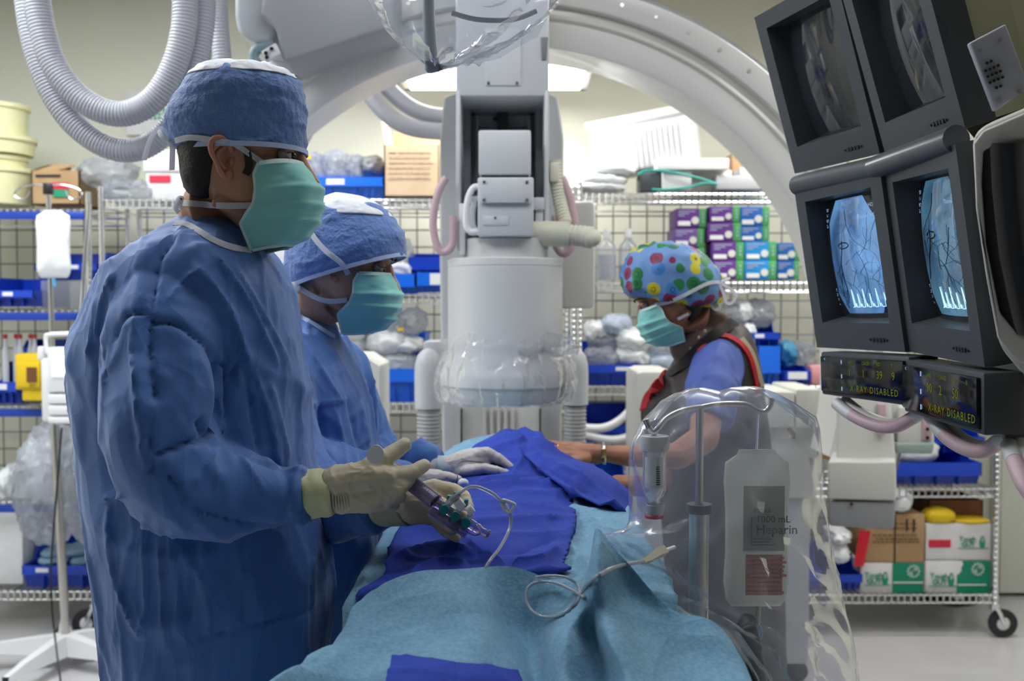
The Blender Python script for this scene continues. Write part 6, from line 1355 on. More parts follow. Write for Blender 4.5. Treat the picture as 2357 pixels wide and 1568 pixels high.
# ================================================================== operating table and drapes
t = thing('operating_table', 'operating table under the blue drapes with a grey pedestal', 'table', (0, 1.95, 0))
MB().box(-.2, .2, 1.38, 2.75, .93, .99, .03).build('table_top', GREYM, t); MB().box(-.12, .12, 2.2, 2.7, .08, .94, .02).build('pedestal', GREYP, t); MB().box(-.22, .22, 1.9, 2.95, 0, .09, .03).build('floor_plate', GREYM, t)
DRP = mat('light blue drape', (.19, .39, .55), .85, sheen=.15, col2=(.14, .32, .47), cscale=160, bump=[('crum', 4.5, .7, .06), ('noise', 260, .55, .0022)])
TOW = mat('royal blue towel', (.02, .055, .40), .9, sheen=.0, bump=[('crum', 8, .4, .02), ('noise', 240, .5, .0018)], col2=(.016, .042, .33), cscale=12)
def hgt(x, y):
    """height of the covered patient along the table"""
    pts = np.array([(1.2, 1.045), (1.4, 1.05), (1.6, 1.055), (1.8, 1.058), (2.0, 1.062), (2.2, 1.075), (2.35, 1.105), (2.42, 1.118), (2.5, 1.122), (2.65, 1.105), (2.9, 1.05)])
    h = np.interp(y, pts[:, 0], pts[:, 1]); w = .235
    h = h - .02 * (np.abs(x - .02) / w) ** 2.4 - np.where(np.asarray(x) > 0, .09, .05) * np.clip((y - 2.0) / .4, 0, 1) * (np.abs(x - .01) / .2) ** 1.5
    h = h - .10 * np.clip((1.41 - y) / .07, 0, 1); o = np.clip(np.abs(x) - w, 0, None); return h - o * 22.0
def patch(rows, nu=60, nv=10, e=0.0, scallop=0, seed=1):
    """rows: (depth, left px, right px) on the covered patient"""
    A = catmull([np.array(r, float) for r in rows], nv); G = []
    for k, (y, l, r) in enumerate(A):
        row = []
        for i in range(nu):
            u = i / (nu - 1); px = l + (r - l) * u
            if scallop: px += scallop * abs(math.sin(k * .55 + seed)) * max(0, (u - .9) * 10)
            x = X(px, y); row.append((x, y, float(hgt(x, y)) + e))
        G.append(row)
    return G
G = []
for y in np.linspace(1.335, 2.85, 220):
    xs = np.concatenate([np.linspace(-.255, -.236, 14), np.linspace(-.234, .234, 90), np.linspace(.236, .255, 14)]); G.append([(x, y, float(hgt(x, y))) for x in xs])
m = MB().sheet(G); crinkle(m, .007, (7, 4, 7), 71, lo=.3)
strokes(m, [([(1310, 1160), (1390, 1230), (1440, 1300)], 12, .012), ([(1300, 1240), (1350, 1300), (1400, 1330)], 10, .008), ([(1000, 1050), (1080, 1020), (1180, 1002)], 8, .01), ([(850, 1240), (835, 1300), (845, 1370)], 10, .008)])
solo('surgical_drape', m, DRP, 'light blue drape covering the patient under the royal blue towel', 'drape', None, 180)
G = patch([(2.5, 1150, 1210), (2.4, 1085, 1225), (2.25, 1040, 1250), (2.1, 1005, 1285), (1.95, 975, 1308), (1.8, 940, 1318), (1.68, 908, 1312), (1.56, 893, 1302), (1.49, 885, 1292), (1.455, 868, 1290), (1.405, 826, 1040)], 110, 16, .007, 7)
m = MB().sheet(G, .003); crinkle(m, .007, (5, 8, 8), 72, lo=.2)
strokes(m, [(a_, w_ * 1.4, h_ * 1.5) for a_, w_, h_ in [([(1165, 1140), (1250, 1138), (1310, 1135)], 6, .008), ([(900, 1215), (990, 1225), (1060, 1250), (1110, 1285), (1160, 1300)], 9, .012), ([(885, 1300), (960, 1275), (1030, 1262), (1100, 1290)], 9, .010), ([(1070, 1210), (1150, 1205), (1230, 1200), (1300, 1195)], 6, .009), ([(1020, 1170), (1110, 1160), (1200, 1168), (1308, 1178)], 6, .008),
    ([(1060, 1245), (1140, 1262), (1200, 1262), (1290, 1230)], 8, -.009), ([(1180, 1300), (1240, 1295), (1290, 1265)], 8, .009), ([(1100, 1110), (1200, 1105), (1290, 1115)], 6, .008), ([(1130, 1040), (1190, 1020), (1205, 1008)], 7, .01), ([(1190, 1030), (1200, 1060), (1180, 1090)], 6, .007), ([(940, 1330), (1010, 1300), (1080, 1305)], 7, .009)]])
solo('surgical_towel', m, TOW, 'royal blue towel spread over the middle of the draped patient', 'towel', None, 180)
L_ = catmull([P(*q) for q in ((1188, 1002, 2.5), (1196, 1035, 2.36), (1232, 1072, 2.18), (1268, 1102, 2.05), (1315, 1133, 1.93), (1380, 1166, 1.88))], 10)
R_ = catmull([P(*q) for q in ((1216, 1004, 2.52), (1285, 1035, 2.46), (1350, 1072, 2.34), (1402, 1108, 2.2), (1446, 1146, 2.06), (1452, 1204, 1.93))], 10)
G = [[a + (b_ - a) * u + np.array((0, 0, .018 * math.sin(math.pi * u) * (1 + .5 * math.sin(k * .25)))) for u in np.linspace(0, 1, 40)] for k, (a, b_) in enumerate(zip(L_, R_))]
m = MB().sheet(G, .003); crinkle(m, .009, (9, 9, 9), 73, lo=.25)
strokes(m, [([(1210, 1015), (1260, 1060), (1330, 1090), (1400, 1150), (1440, 1180)], 7, .010), ([(1230, 1060), (1300, 1105), (1380, 1150)], 6, -.008)])
solo('surgical_towel', m, TOW, 'royal blue towel folded up along the right side beneath the woman\'s hand', 'towel', None, 180)
def psheet(rows, nu=10, nv=12):
    R = [[P(*q) if len(q) == 3 else np.array(q[1]) for q in r] for r in rows]; R = [np.array(catmull(r, nu)) for r in R]
    return np.array([catmull([r[i] for r in R], nv) for i in range(len(R[0]))]).transpose(1, 0, 2)
rows = [
 [(782, 1470, 1.32), (799, 1440, 1.32), (812, 1398, 1.35), (870, 1350, 1.38), (960, 1316, 1.39), (1070, 1309, 1.4), (1180, 1305, 1.4), (1290, 1338, 1.38), (1350, 1308, 1.37), (1372, 1214, 1.33), (1440, 1290, 1.32), (1540, 1398, 1.29), (1640, 1428, 1.26), (1700, 1500, 1.24), (1712, 1620, 1.24)],
 [(740, 1510, 1.26), (760, 1480, 1.27), (800, 1452, 1.30), (870, 1420, 1.325), (960, 1392, 1.33), (1070, 1380, 1.32), (1172, 1376, 1.375), (1250, 1400, 1.355), (1315, 1390, 1.33), (1375, 1335, 1.26), (1440, 1375, 1.30), (1540, 1435, 1.27), (1640, 1462, 1.23), (1722, 1540, 1.2), (1735, 1660, 1.2)],
 [(640, 1590, 1.13), (660, 1540, 1.14), (740, 1512, 1.19), (860, 1490, 1.25), (980, 1470, 1.255), (1090, 1465, 1.25), (1185, 1462, 1.33), (1240, 1475, 1.32), (1300, 1452, 1.235), (1360, 1455, 1.27), (1405, 1462, 1.19), (1520, 1490, 1.215), (1620, 1525, 1.19), (1740, 1590, 1.15), (1755, 1700, 1.15)],
 [(480, 1720, 1.02), (520, 1650, 1.03), (650, 1610, 1.10), (800, 1590, 1.16), (960, 1575, 1.165), (1080, 1572, 1.17), (1200, 1570, 1.23), (1240, 1575, 1.25), (1300, 1572, 1.17), (1390, 1565, 1.215), (1440, 1575, 1.13), (1540, 1600, 1.13), (1640, 1640, 1.11), (1790, 1700, 1.06), (1810, 1820, 1.06)],
 [(350, 1900, .98), (400, 1800, .98), (560, 1770, 1.02), (740, 1750, 1.07), (940, 1740, 1.08), (1080, 1735, 1.08), (1190, 1735, 1.11), (1260, 1735, 1.12), (1340, 1735, 1.07), (1410, 1735, 1.09), (1480, 1745, 1.04), (1580, 1760, 1.04), (1700, 1790, 1.03), (1860, 1850, 1.0), (1880, 1950, 1.0)],
 [(230, 2600, .96), (300, 2500, .96), (500, 2480, .98), (720, 2480, 1.0), (930, 2480, 1.0), (1080, 2480, 1.0), (1180, 2480, 1.0), (1270, 2480, 1.0), (1350, 2480, 1.0), (1430, 2480, 1.0), (1500, 2480, 1.0), (1620, 2480, .99), (1750, 2480, .98), (1920, 2500, .97), (1940, 2600, .97)]]
G = psheet(rows)
# side skirts hanging to the left and right
sk = lambda col, s: [np.array([col + np.array((s * .015 * q, 0, -.07 * q)) for q in range(k, k + 1)])[0] for k in (1,)]
Lc, Rc = G[:, 0], G[:, -1]
left = [Lc + np.array((-.01 * q, 0, -.06 * q)) for q in (8, 6, 4, 2, 1)]; right = [Rc + np.array((.006 * q, 0, -.06 * q)) for q in (1, 2, 4, 6, 8)]
G = np.concatenate([np.stack(left, 1), G, np.stack(right, 1)], 1)
m = MB().sheet(G); crinkle(m, .006, (6, 6, 8), 81, lo=.2)
DS = [([(1142, 1310), (1145, 1380), (1150, 1450), (1180, 1520), (1205, 1568)], 10, .010), ([(1155, 1330), (1158, 1420), (1190, 1500)], 12, -.009), ([(700, 1515), (830, 1500), (940, 1485), (1020, 1480), (1150, 1482)], 7, -.009), ([(640, 1550), (760, 1530), (880, 1512), (960, 1505), (1080, 1490)], 9, .006),
    ([(1366, 1260), (1350, 1340), (1338, 1380), (1310, 1440)], 9, .007), ([(1305, 1445), (1345, 1435), (1400, 1462), (1480, 1500), (1560, 1545), (1600, 1568)], 10, .010), ([(1305, 1445), (1270, 1500), (1240, 1550), (1228, 1568)], 9, .009), ([(1400, 1462), (1460, 1425), (1530, 1410), (1610, 1420)], 8, .010), ([(1400, 1462), (1470, 1440), (1560, 1450)], 12, -.008),
    ([(1405, 1465), (1402, 1520), (1410, 1568)], 8, .006), ([(960, 1320), (950, 1360), (900, 1400)], 9, .005), ([(1290, 1340), (1300, 1380), (1340, 1400)], 14, -.010), ([(1550, 1555), (1620, 1545), (1720, 1543)], 8, -.006), ([(1180, 1480), (1240, 1500), (1270, 1540)], 8, -.006), ([(860, 1355), (840, 1395), (812, 1440)], 7, .006)]
strokes(m, [(a, b * 1.5, c * 1.2) for a, b, c in DS]); BD = m.bvh(); solo('surgical_drape', m, DRP, 'light blue drape in the foreground, folded into a peak beside the plastic cover', 'drape', None, 180)
rows = [[(905, 1530, 1.2), (980, 1536, 1.2), (1040, 1545, 1.19), (1048, 1548, 1.19), (1100, 1553, 1.19), (1190, 1562, 1.21)], [(895, 1575, 1.15), (980, 1580, 1.15), (1040, 1588, 1.15), (1048, 1590, 1.15), (1100, 1592, 1.15), (1200, 1600, 1.18)], [(860, 1680, 1.09), (980, 1690, 1.09), (1040, 1690, 1.09), (1050, 1690, 1.09), (1100, 1690, 1.09), (1220, 1700, 1.1)]]
G = psheet(rows) + np.array((0, -.012, .012)); m = MB().sheet(G, .004); crinkle(m, .003, (14, 14, 14), 83)
strokes(m, [([(1045, 1540), (1048, 1568), (1050, 1600)], 4, .003), ([(920, 1540), (1000, 1550), (1180, 1570)], 3, .002)])
solo('surgical_towel', m, TOW, 'folded royal blue towel at the bottom edge on the foreground drape', 'towel', None, 180)

# ================================================================== tubing, syringe, manifold
TUBEM = mat('clear tubing', (.74, .78, .83), .1, spec=.8, trans=.55)
CLR = mat('clear plastic part', (.8, .83, .87), .08, trans=.6, spec=.8); TEAL = mat('teal tap', (.0, .25, .27), .3); VIO = mat('violet tinted clear', (.55, .48, .85), .08, trans=.75, spec=.8)
VIOS = mat('violet liquid', (.30, .24, .55), .1, trans=.3)
t = thing('infusion_line', 'clear plastic line with a white slide clamp arching over the blue towel', 'tube', P(1160, 1170, 1.5))
p = [P(*q) for q in ((1052, 1140, 1.46), (1075, 1124, 1.46), (1098, 1121, 1.46), (1130, 1134, 1.47), (1152, 1152, 1.47), (1168, 1168, 1.48), (1176, 1190, 1.49), (1171, 1222, 1.48), (1150, 1262, 1.44), (1128, 1290, 1.41), (1116, 1312, 1.4))]
MB().tube(catmull(p, 10), .0026, 12).build('line', TUBEM, t, smooth=180)
c = P(1168, 1166, 1.475); m = MB(); r_ = unit(P(1182, 1160, 1.475) - P(1156, 1160, 1.475)); 
lp = [P(*q) for q in ((1156, 1155, 1.472), (1160, 1151, 1.472), (1184, 1160, 1.472), (1182, 1168, 1.472), (1172, 1180, 1.472), (1162, 1176, 1.472), (1155, 1162, 1.472))]
m.tube(catmull(lp, 5, True) + [catmull(lp, 5, True)[0]], .0022, 8); m.cyl(P(1164, 1160, 1.47), P(1170, 1174, 1.47), .0018); m.build('slide_clamp', WHITE, t, smooth=60)
# syringe
t = thing('syringe', 'clear syringe with a white thumb ring held by the tall man', 'syringe', P(940, 1110, 1.5))
a, b_ = P(905, 1080, 1.545), P(1003, 1156, 1.5); ax = unit(b_ - a)
MB().cyl(a, b_, .0125, n=28).build('barrel', VIO, t, smooth=50); MB().cyl(a + ax * .01, b_ - ax * .004, .0105, n=24).build('fill', mat('pale syringe fill', (.70, .68, .8), .2, trans=.3), t, smooth=50)
MB().cyl(P(868, 1052, 1.505), a + ax * .012, .0045, n=12).build('plunger_rod', WHITE, t)
g = MB()
for k in range(14): q = a + ax * (.01 + k * .0048); g.tube([q + .0127 * (math.cos(x_) * np.array((ax[2], 0, -ax[0])) * -1 + math.sin(x_) * np.array((0, -1, 0))) for x_ in np.linspace(.2, .9, 6)], .0004, 4)
g.build('scale_mark', mat('violet ink', (.1, .08, .4), .5), t)
c = P(864, 1046, 1.468); R = []
for k in range(40):
    a_ = 2 * math.pi * k / 40; rr = .0155 * (1 + .22 * math.cos(2 * a_ + .2)) ; R.append((rr * math.cos(a_) * .72 , rr * math.sin(a_)))
dx = unit((.55, 0, -.83)); dy = unit((.83, 0, .55))
m = MB(); m.prism([(y_, x_) for x_, y_ in R], c + np.array((0, -.002, 0)), dx, dy, (0, 1, 0), .003); m.build('thumb_rest', WHITE, t, smooth=20)
MB().cyl(b_, b_ + ax * .012, .0045, n=16).build('tip', VIO, t)
MB().tube([b_ + ax * .004 + .0095 * (math.cos(x_) * ax + math.sin(x_) * np.array((ax[2], 0, -ax[0]))) for x_ in np.linspace(0, 6.28, 24)], .002, 8, caps=False).build('locking_wing', VIO, t, smooth=180)
# manifold
t = thing('valve_manifold', 'violet tinted valve manifold with teal taps and white caps at the syringe tip', 'manifold', P(1050, 1180, 1.485))
a = P(1006, 1158, 1.49); b_ = P(1092, 1212, 1.485); ax = unit(b_ - a); dn = unit((-ax[2] * -1, 0, -ax[0])); dn = np.array((ax[2], 0, -ax[0]));
dn = dn if dn[2] < 0 else -dn
MB().cyl(a, b_, .0078, n=16).build('tube_body', VIO, t, smooth=50)
c = (a + b_) / 2 + dn * .014 - ax * .004
MB().obox(c, ax, dn, np.cross(ax, dn), .068, .016, .014, .003).build('base_rail', VIO, t)
for k in range(3):
    q = a + ax * (.014 + k * .019)
    tp_ = MB().cyl(q + np.array((0, -.006, 0)), q + np.array((0, -.015, 0)), .0072, n=14).cyl(q + dn * .002, q + dn * .014, .0062, n=14).build('tap', TEAL, t, smooth=50)
    MB().cyl(q - dn * .004, q - dn * .015, .0045, n=12).build('port', CLR, t)
for q_, dd_ in (((1030, 1146), (1052, 1132)), ((1058, 1161), (1076, 1148))):
    A_ = P(*q_, 1.478); B_ = P(*dd_, 1.478); pr = unit(B_ - A_); up_ = np.cross(pr, (0, 1, 0)); m = MB()
    G = [[A_ + (B_ - A_) * u + up_ * (.005 * math.cos(u * 3.3 + 1.5) - .003) + np.array((0, v * .012 - .006, 0)) - np.array((0, 0, 0)) for v in (0, .33, .66, 1)] for u in np.linspace(-.1, 1.05, 12)]
    m.sheet(G, .006); m.build('tap_lever', TEAL, t, smooth=40)
for (x0_, y0_, x1_, y1_, r) in ((1050, 1166, 1065, 1154, .0085), (1076, 1178, 1088, 1169, .0072)): MB().cyl(P(x0_, y0_, 1.47), P(x1_, y1_, 1.47), r, r * .92, n=16).build('white_cap', WHITE, t, smooth=40)
MB().tube(catmull([P(*q) for q in ((1032, 1160, 1.475), (1044, 1148, 1.468), (1058, 1137, 1.462))], 6), [.0045, .005, .005, .0055, .0055, .0055, .005, .005, .0045, .0045, .004, .004, .0035], 12).build('line_connector', CLR, t, smooth=50)
MB().tube([b_, b_ + ax * .006, b_ + ax * .012, b_ + ax * .018, b_ + ax * .026], [.0065, .008, .0055, .0065, .003], 14).build('outlet', VIO, t, smooth=40)
MB().obox(b_ + ax * .023, ax, dn, (0, -1, 0), .004, .016, .004, .001).build('outlet_wing', CLR, t)
p = [P(*q) for q in ((1097, 1211, 1.48), (1104, 1220, 1.475), (1104, 1229, 1.472), (1092, 1232, 1.475), (1078, 1226, 1.48), (1064, 1214, 1.5))]
MB().tube(catmull(p, 8), .0012, 8).build('thin_line', VIOS, t, smooth=180)
solo('catheter_wire', MB().tube(catmull([P(*q) for q in ((1044, 1124, 1.96), (1053, 1098, 1.96), (1049, 1078, 2.0), (1060, 1064, 2.08), (1085, 1062, 2.14), (1120, 1068, 2.19), (1150, 1076, 2.2), (1160, 1080, 2.21))], 8), .0012, 8), mat('dark catheter', (.06, .05, .12), .25), 'thin dark catheter wire running between the shorter man\'s gloved hands', 'wire', None, 180)
solo('line_cap', MB().ball(P(1066, 1112, 1.95), (.011, .008, .009), 14), WHITE, 'small white cap pinched in the shorter man\'s near hand', 'cap', None, 180)
# coiled line on the foreground drape
def ondrape(pts, r, lift, n=6):
    A = catmull([(*p, 0) for p in pts], n); Q = np.array([on([BD], a_[0], a_[1], lift, default=1.35)[0] for a_ in A])
    for _ in range(2): Q[1:-1] = (Q[:-2] + Q[1:-1] * 2 + Q[2:]) / 4
    return MB().tube(list(Q), r, 10)
t = thing('extension_line', 'clear coiled line with a cream connector lying on the foreground drape', 'tube', P(1330, 1370, 1.3))
ondrape([(1232, 1330), (1262, 1326), (1300, 1329), (1325, 1342), (1335, 1362), (1332, 1384), (1318, 1395)], .0024, .009).build('line', TUBEM, t, smooth=180)
ondrape([(1345, 1376), (1320, 1360), (1280, 1343), (1240, 1340), (1216, 1352), (1210, 1378), (1222, 1405), (1250, 1420), (1285, 1418), (1315, 1398), (1335, 1372), (1352, 1345), (1378, 1325)], .0024, .010).build('coil', TUBEM, t, smooth=180)
MB().tube(catmull([P(*q) for q in ((1378, 1325, 1.255), (1410, 1308, 1.285), (1450, 1298, 1.34), (1480, 1293, 1.39))], 8), .003, 10).build('lead', TUBEM, t, smooth=180)
MB().tube([P(*q) for q in ((1478, 1294, 1.39), (1492, 1288, 1.4), (1512, 1274, 1.42), (1530, 1268, 1.43))], [.004, .006, .0085, .0085], 4).build('connector', mat('cream connector', (.55, .52, .4), .5), t, smooth=0)
MB().cyl(P(1530, 1268, 1.43), P(1552, 1260, 1.45), .0028).build('connector_tip', WHITE, t)

# ================================================================== plastic-covered drip pole
D = 1.6
t = thing('drip_pole', 'steel drip pole with curved hooks under the clear plastic cover', 'stand', (X(1608, D), D, 0))
xc = X(1612, D)
MB().cyl((xc, D, .12), (xc, D, Z(1180, D)), .016, n=18).build('lower_pole', STEEL, t); MB().cyl((xc, D, Z(1190, D)), (xc, D, Z(940, D)), .0065, n=14).build('upper_pole', STEEL, t)
MB().cyl((xc, D, Z(1180, D)), (xc, D, Z(1160, D)), .02, n=20).build('collar', DARKG, t)
MB().tube(catmull([P(*q) for q in ((1612, 938, D), (1650, 931, D), (1700, 930, D), (1724, 934, D), (1742, 945, D), (1760, 948, D), (1772, 936, D), (1777, 915, D))], 8), .0048, 12).build('hook', STEEL, t, smooth=180)
MB().tube(catmull([P(*q) for q in ((1612, 938, D), (1570, 945, D - .01), (1535, 962, D - .02), (1515, 985, D - .03), (1505, 996, D - .03), (1494, 985, D - .03), (1486, 965, D - .03))], 8), .0048, 12).build('hook', STEEL, t, smooth=180)
for k in range(5):
    a_ = math.radians(20 + 72 * k); e_ = (xc + .26 * math.cos(a_), D + .26 * math.sin(a_)); MB().tube([(xc, D, .14), (xc + .1 * math.cos(a_), D + .1 * math.sin(a_), .12), (*e_, .08)], [.022, .018, .012], 10).build('leg', GREYM, t)
    MB().lathe([(0, -.014), (.03, -.014), (.034, 0), (.03, .014), (0, .014)], (e_[0], e_[1], .035), 20, 'y').build('caster', BLACK, t)
m = MB(); m.tube(catmull([P(*q) for q in ((1725, 1430, D), (1712, 1460, D - .02), (1728, 1490, D - .02), (1740, 1540, D - .01), (1745, 1600, D))], 6), .016, 12); m.obox(P(1722, 1470, D - .02), (1, 0, .3), (-.3, 0, 1), (0, -1, 0), .035, .05, .03, .008)
m.build('pole_clamp', BLACK, t, smooth=50)
# vial bottle on the left hook
c = (X(1508, 1.56), 1.56, 0); z = lambda y: Z(y, 1.56)
t = thing('hanging_bottle', 'inverted glass bottle with a red rimmed cap hanging under the plastic cover', 'bottle', (c[0], c[1], z(1195)))
r = 27 / F * 1.56
MB().lathe([(0, z(1008)), (r * .9, z(1010)), (r, z(1016)), (r, z(1125)), (r * .8, z(1140)), (r * .5, z(1148)), (r * .5, z(1160))], c, 36).build('glass', film('bottle glass', diffuse=.3, gloss=.45, bump=2, dist=.001), t, smooth=60)
MB().lathe([(r * 1.25, z(1003)), (r * 1.3, z(1010)), (r * 1.25, z(1035)), (r * 1.05, z(1038))], c, 36).build('base_ring', mat('milky plastic', (.66, .68, .7), .35), t)
MB().lathe([(0, z(1006)), (r * 1.25, z(1004))], c, 36).build('base_disc', MATS['milky plastic'], t)
MB().lathe([(r * .62, z(1160)), (r * .72, z(1162)), (r * .72, z(1184)), (0, z(1186))], c, 30).build('cap', mat('grey cap', (.5, .5, .52), .4), t)
MB().lathe([(r * .74, z(1183)), (r * .82, z(1186)), (r * .78, z(1192)), (0, z(1193))], c, 30).build('red_rim', REDP, t, label='red rim')
pm = MB(); pm.sheet([[(c[0] + r * 1.02 * math.cos(a_), c[1] + r * 1.02 * math.sin(a_), z(y)) for a_ in np.linspace(-2.6, -.9, 10)] for y in (1050, 1120)]); pm.build('paper_label', LABELW, t)
pm = MB()
for k in range(9): pm.box(c[0] + .0, c[0] + .006, c[1] - r * 1.06, c[1] - r * 1.04, z(1072 + k * 5), z(1070 + k * 5))
pm.build('barcode', INK, t)
# heparin bag
def zz(y): return Z(y, 1.62)
t = fluid_bag(X(1668, 1.62), X(1822, 1.62), zz(1395), zz(1035), 1.62, 'large clear fluid bag with dark and red print hanging under the plastic cover', film('pouch vinyl', tint=(.86, .88, .82), diffuse=.6, gloss=.35, bump=5, dist=.006, dcol=(.85, .87, .8)), .0)
t2 = MB()
d_ = 1.58
for (s_, px, py, sz) in (('STERILE', 1735, 1180, .008), ('1000 mL', 1740, 1203, .0155), ('Heparin', 1740, 1229, .0205)): t2.text(s_, P(px, py, d_), (1, 0, 0), (0, 0, 1), sz, bold=.015)
for y in (1240, 1247, 1254): t2.box(X(1738, d_), X(1790 - (y % 3) * 8, d_), d_, d_ + .001, Z(y + 2, d_), Z(y, d_))
t2.box(X(1733, d_), X(1735, d_), d_, d_ + .001, Z(1258, d_), Z(1190, d_)); t2.build('dark_print', mat('bag print', (.06, .06, .05), .6), t)
rp = MB(); random.seed(3)
for j in range(9):
    xx = X(1724, d_); e_ = X(1806, d_)
    while xx < e_: w_ = random.uniform(.004, .012); rp.box(xx, xx + w_, d_, d_ + .001, Z(1288 + j * 10, d_), Z(1282 + j * 10, d_)); xx += w_ + .002
rp.build('red_print', mat('bag red print', (.6, .2, .14), .6), t)
MB().box(X(1722, d_), X(1808, d_), d_ + .003, d_ + .004, Z(1372, d_), Z(1278, d_)).build('red_panel', mat('pale red panel', (.62, .38, .30), .7), t, label='faded red panel')
MB().box(X(1716, 1.585), X(1812, 1.585), 1.589, 1.59, Z(1270, 1.585), Z(1120, 1.585)).build('print_panel', mat('dull yellow fluid', (.42, .42, .33), .3), t)
MB().cyl(P(1745, 950, D), P(1741, 1040, 1.62), .0022).build('hanger', CHROME, t)
MB().cyl(P(1745, 1395, 1.62), P(1742, 1440, 1.62), .005).build('port', mat('cream port', (.6, .58, .42), .4), t)
MB().tube(catmull([P(*q) for q in ((1742, 1440, 1.62), (1752, 1450, 1.61), (1748, 1470, 1.6), (1730, 1480, 1.6))], 6), .003, 8).build('line', mat('pale blue line', (.3, .55, .7), .3), t)
# the clear cover itself: a tall bag draped over the hooks
FILM = film('clear cover', tint=(.95, .955, .98), diffuse=.19, gloss=.2, rough=.2, bump=7, dist=.012, dcol=(.72, .75, .84))
L_ = [(1480, 965), (1452, 1020), (1446, 1090), (1443, 1200), (1400, 1225), (1385, 1235), (1440, 1295), (1510, 1370), (1545, 1400), (1640, 1450), (1700, 1530), (1745, 1620)]
R_ = [(1880, 960), (1892, 1000), (1900, 1060), (1908, 1130), (1918, 1200), (1928, 1270), (1938, 1330), (1950, 1390), (1960, 1440), (1972, 1500), (1985, 1570), (2000, 1650)]
T_ = [(1480, 965), (1520, 920), (1560, 895), (1600, 888), (1730, 888), (1790, 905), (1880, 960)]
def bagrow(l, r, dep, amp, k, n=70):
    row = []
    for i in range(n):
        a_ = 2 * math.pi * i / n; u = .5 - .5 * math.cos(a_); px = l[0] + (r[0] - l[0]) * u; py = l[1] + (r[1] - l[1]) * u
        d0 = D - dep * math.sin(a_); d0 += amp * .35 * math.sin(7 * a_ + k * .35) + amp * .25 * math.sin(13 * a_ - k * .6)
        row.append(P(px, py, d0))
    return row
Lm, Rm = catmull([(*p, 0) for p in L_], 5), catmull([(*p, 0) for p in R_], 5); rows = []
top = [((1600, 889), (1735, 889), .004), ((1580, 893), (1752, 892), .03), ((1555, 903), (1785, 903), .045), ((1520, 922), (1830, 925), .06)]
for k, (l, r, dp) in enumerate(top): rows.append(bagrow(l, r, dp, .004, k))
for k, (l, r) in enumerate(zip(Lm, Rm)): rows.append(bagrow(l, r, .075 + .0006 * k, .018, k + 4))
rows = [np.array(r) for r in rows]
m = MB().sheet(rows, wrap=True); crinkle(m, .010, (12, 12, 5), 91, lo=.3)
solo('plastic_cover', m, FILM, 'tall clear plastic cover draped over the drip pole in the right foreground', 'cover', None, 50)

# plastic cover on the detector drum
c = (X(1163, 3.0), 3.0); rows = []
prof = [(.186, 800), (.192, 812), (.19, 824), (.2, 838), (.208, 858), (.211, 880), (.209, 900), (.203, 920), (.196, 934), (.18, 940), (.12, 943), (.01, 944)]
for k, (r, y) in enumerate(catmull([np.array(p, float) for p in prof], 4)):
    row = []
    for i in range(160):
        a_ = 2 * math.pi * i / 160; top_ = max(0, 1 - k / 12); lift = top_ * (.03 * max(0, math.sin(a_ * -1 - .55)) + .008 * math.sin(5 * a_) + .005 * math.sin(11 * a_))
        rr = r + (.006 * math.sin(9 * a_ + k * .1) + .004 * math.sin(23 * a_ + 1)) * (k < 40) * min(1, r / .15)
        row.append((c[0] + rr * math.cos(a_), c[1] + rr * math.sin(a_), Z(y, 2.82) + lift))
    rows.append(row)
m = MB().sheet(rows, wrap=True); crinkle(m, .010, (22, 22, 14), 95, lo=.3)
solo('detector_cover', m, film('drum cover', tint=(.97, .97, .98), diffuse=.15, gloss=.2, rough=.13, bump=16, dist=.01, dcol=(.85, .88, .92)), 'crumpled clear plastic cover around the bottom of the detector drum', 'cover', None, 50)
m = MB()
for k, (px, py, r) in enumerate(((1215, 798, .035), (1250, 786, .04), (1290, 790, .035), (1310, 800, .025), (1180, 806, .025))):
    q = crumple(*P(px, py, 2.86 + .03 * (k % 3)), r, .03, .02, 200 + k, .35, 4); m.add(q.v, q.f)
m = fuse(m, .004, 1); crinkle(m, .006, (40, 40, 40), 96, lo=.2); solo('bunched_film', m, MATS['drum cover'], 'bunched clear film gathered at the right shoulder of the drum cover', 'film', None, 50)

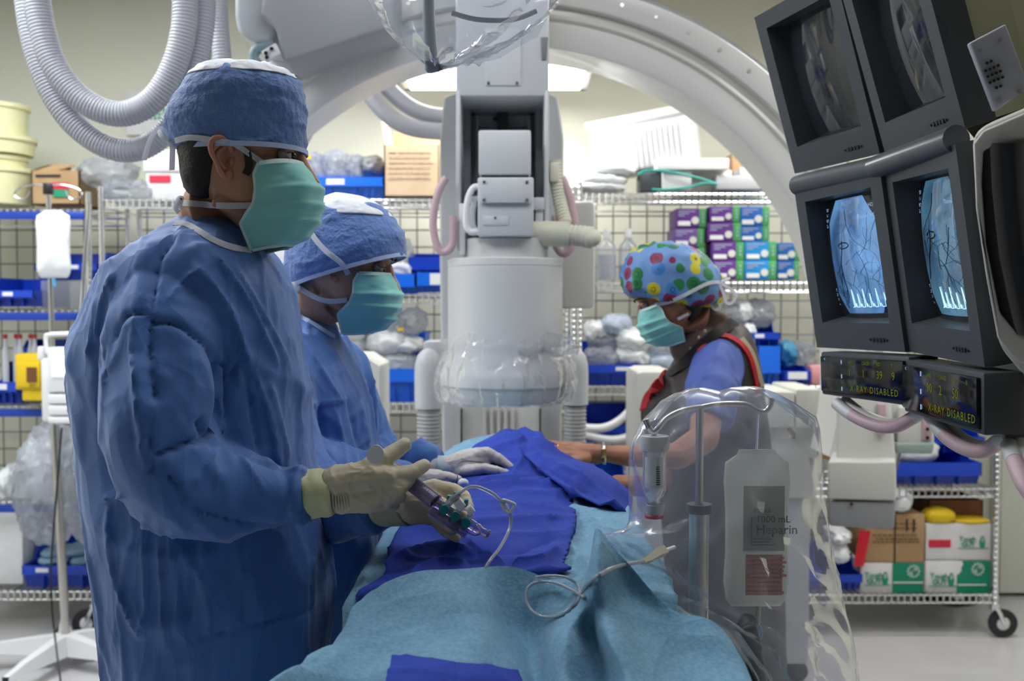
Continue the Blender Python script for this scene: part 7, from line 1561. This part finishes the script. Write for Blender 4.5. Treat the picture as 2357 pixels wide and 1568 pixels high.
# ================================================================== covered lamp handle at the top
D = 1.6
t = thing('operating_lamp', 'grey operating lamp head with a grey handle, wrapped in clear film at the top', 'lamp', P(1100, -120, D))
c = P(1110, -160, D); M_ = Matrix.Translation(c) @ Matrix.Rotation(math.radians(-8), 4, 'Y')
q = MB().lathe([(0, -.0), (.04, .0), (.1, .015), (.135, .04), (.14, .06), (.12, .1), (.05, .13), (0, .135)], (0, 0, 0), 48); q.v = [tuple(M_ @ Vector(p)) for p in q.v]; q.build('lamp_head', GREYP, t)
MB().tube([P(*q) for q in ((985, -60, D), (986, 0, D), (988, 60, D), (992, 120, D), (996, 160, D), (997, 165, D))], [.0085, .0095, .0098, .0108, .0118, .009], 24).build('handle', mat('slate handle', (.23, .28, .32), .45), t, smooth=60)
MB().cyl(P(1110, -200, D), P(1110, -700, D), .02).build('support_arm', GREYP, t)
MB().tube(catmull([P(*q) for q in ((1040, 30, D), (1100, 45, D), (1180, 45, D), (1235, 25, D))], 6), .004, 10).build('rim', GREYM, t)
L_ = [(820, -120), (836, -20), (850, 10), (880, 60), (915, 100), (955, 132), (985, 152), (1000, 162)]
R_ = [(1330, -120), (1300, -20), (1285, 10), (1250, 55), (1200, 95), (1130, 128), (1060, 150), (1004, 164)]
Lm, Rm = catmull([(*p, 0) for p in L_], 7), catmull([(*p, 0) for p in R_], 7); rows = []
for k, (l, r) in enumerate(zip(Lm, Rm)):
    row = []; w_ = (r[0] - l[0]) / F * D / 2
    for i in range(90):
        a_ = 2 * math.pi * i / 90; u = .5 - .5 * math.cos(a_); px = l[0] + (r[0] - l[0]) * u; py = l[1] + (r[1] - l[1]) * u
        row.append(P(px, py, D - min(.09, w_ * .6) * math.sin(a_) + min(.012, w_ * .2) * math.sin(8 * a_ + k * .08)))
    rows.append(row)
m = MB().sheet(rows, wrap=True); crinkle(m, .009, (14, 14, 8), 97, lo=.3)
solo('lamp_cover', m, film('lamp film', tint=(.95, .96, .98), diffuse=.17, gloss=.18, rough=.13, bump=9, dist=.012, dcol=(.8, .83, .88)), 'clear plastic cover wrapped around the operating lamp at the top centre', 'cover', None, 50)
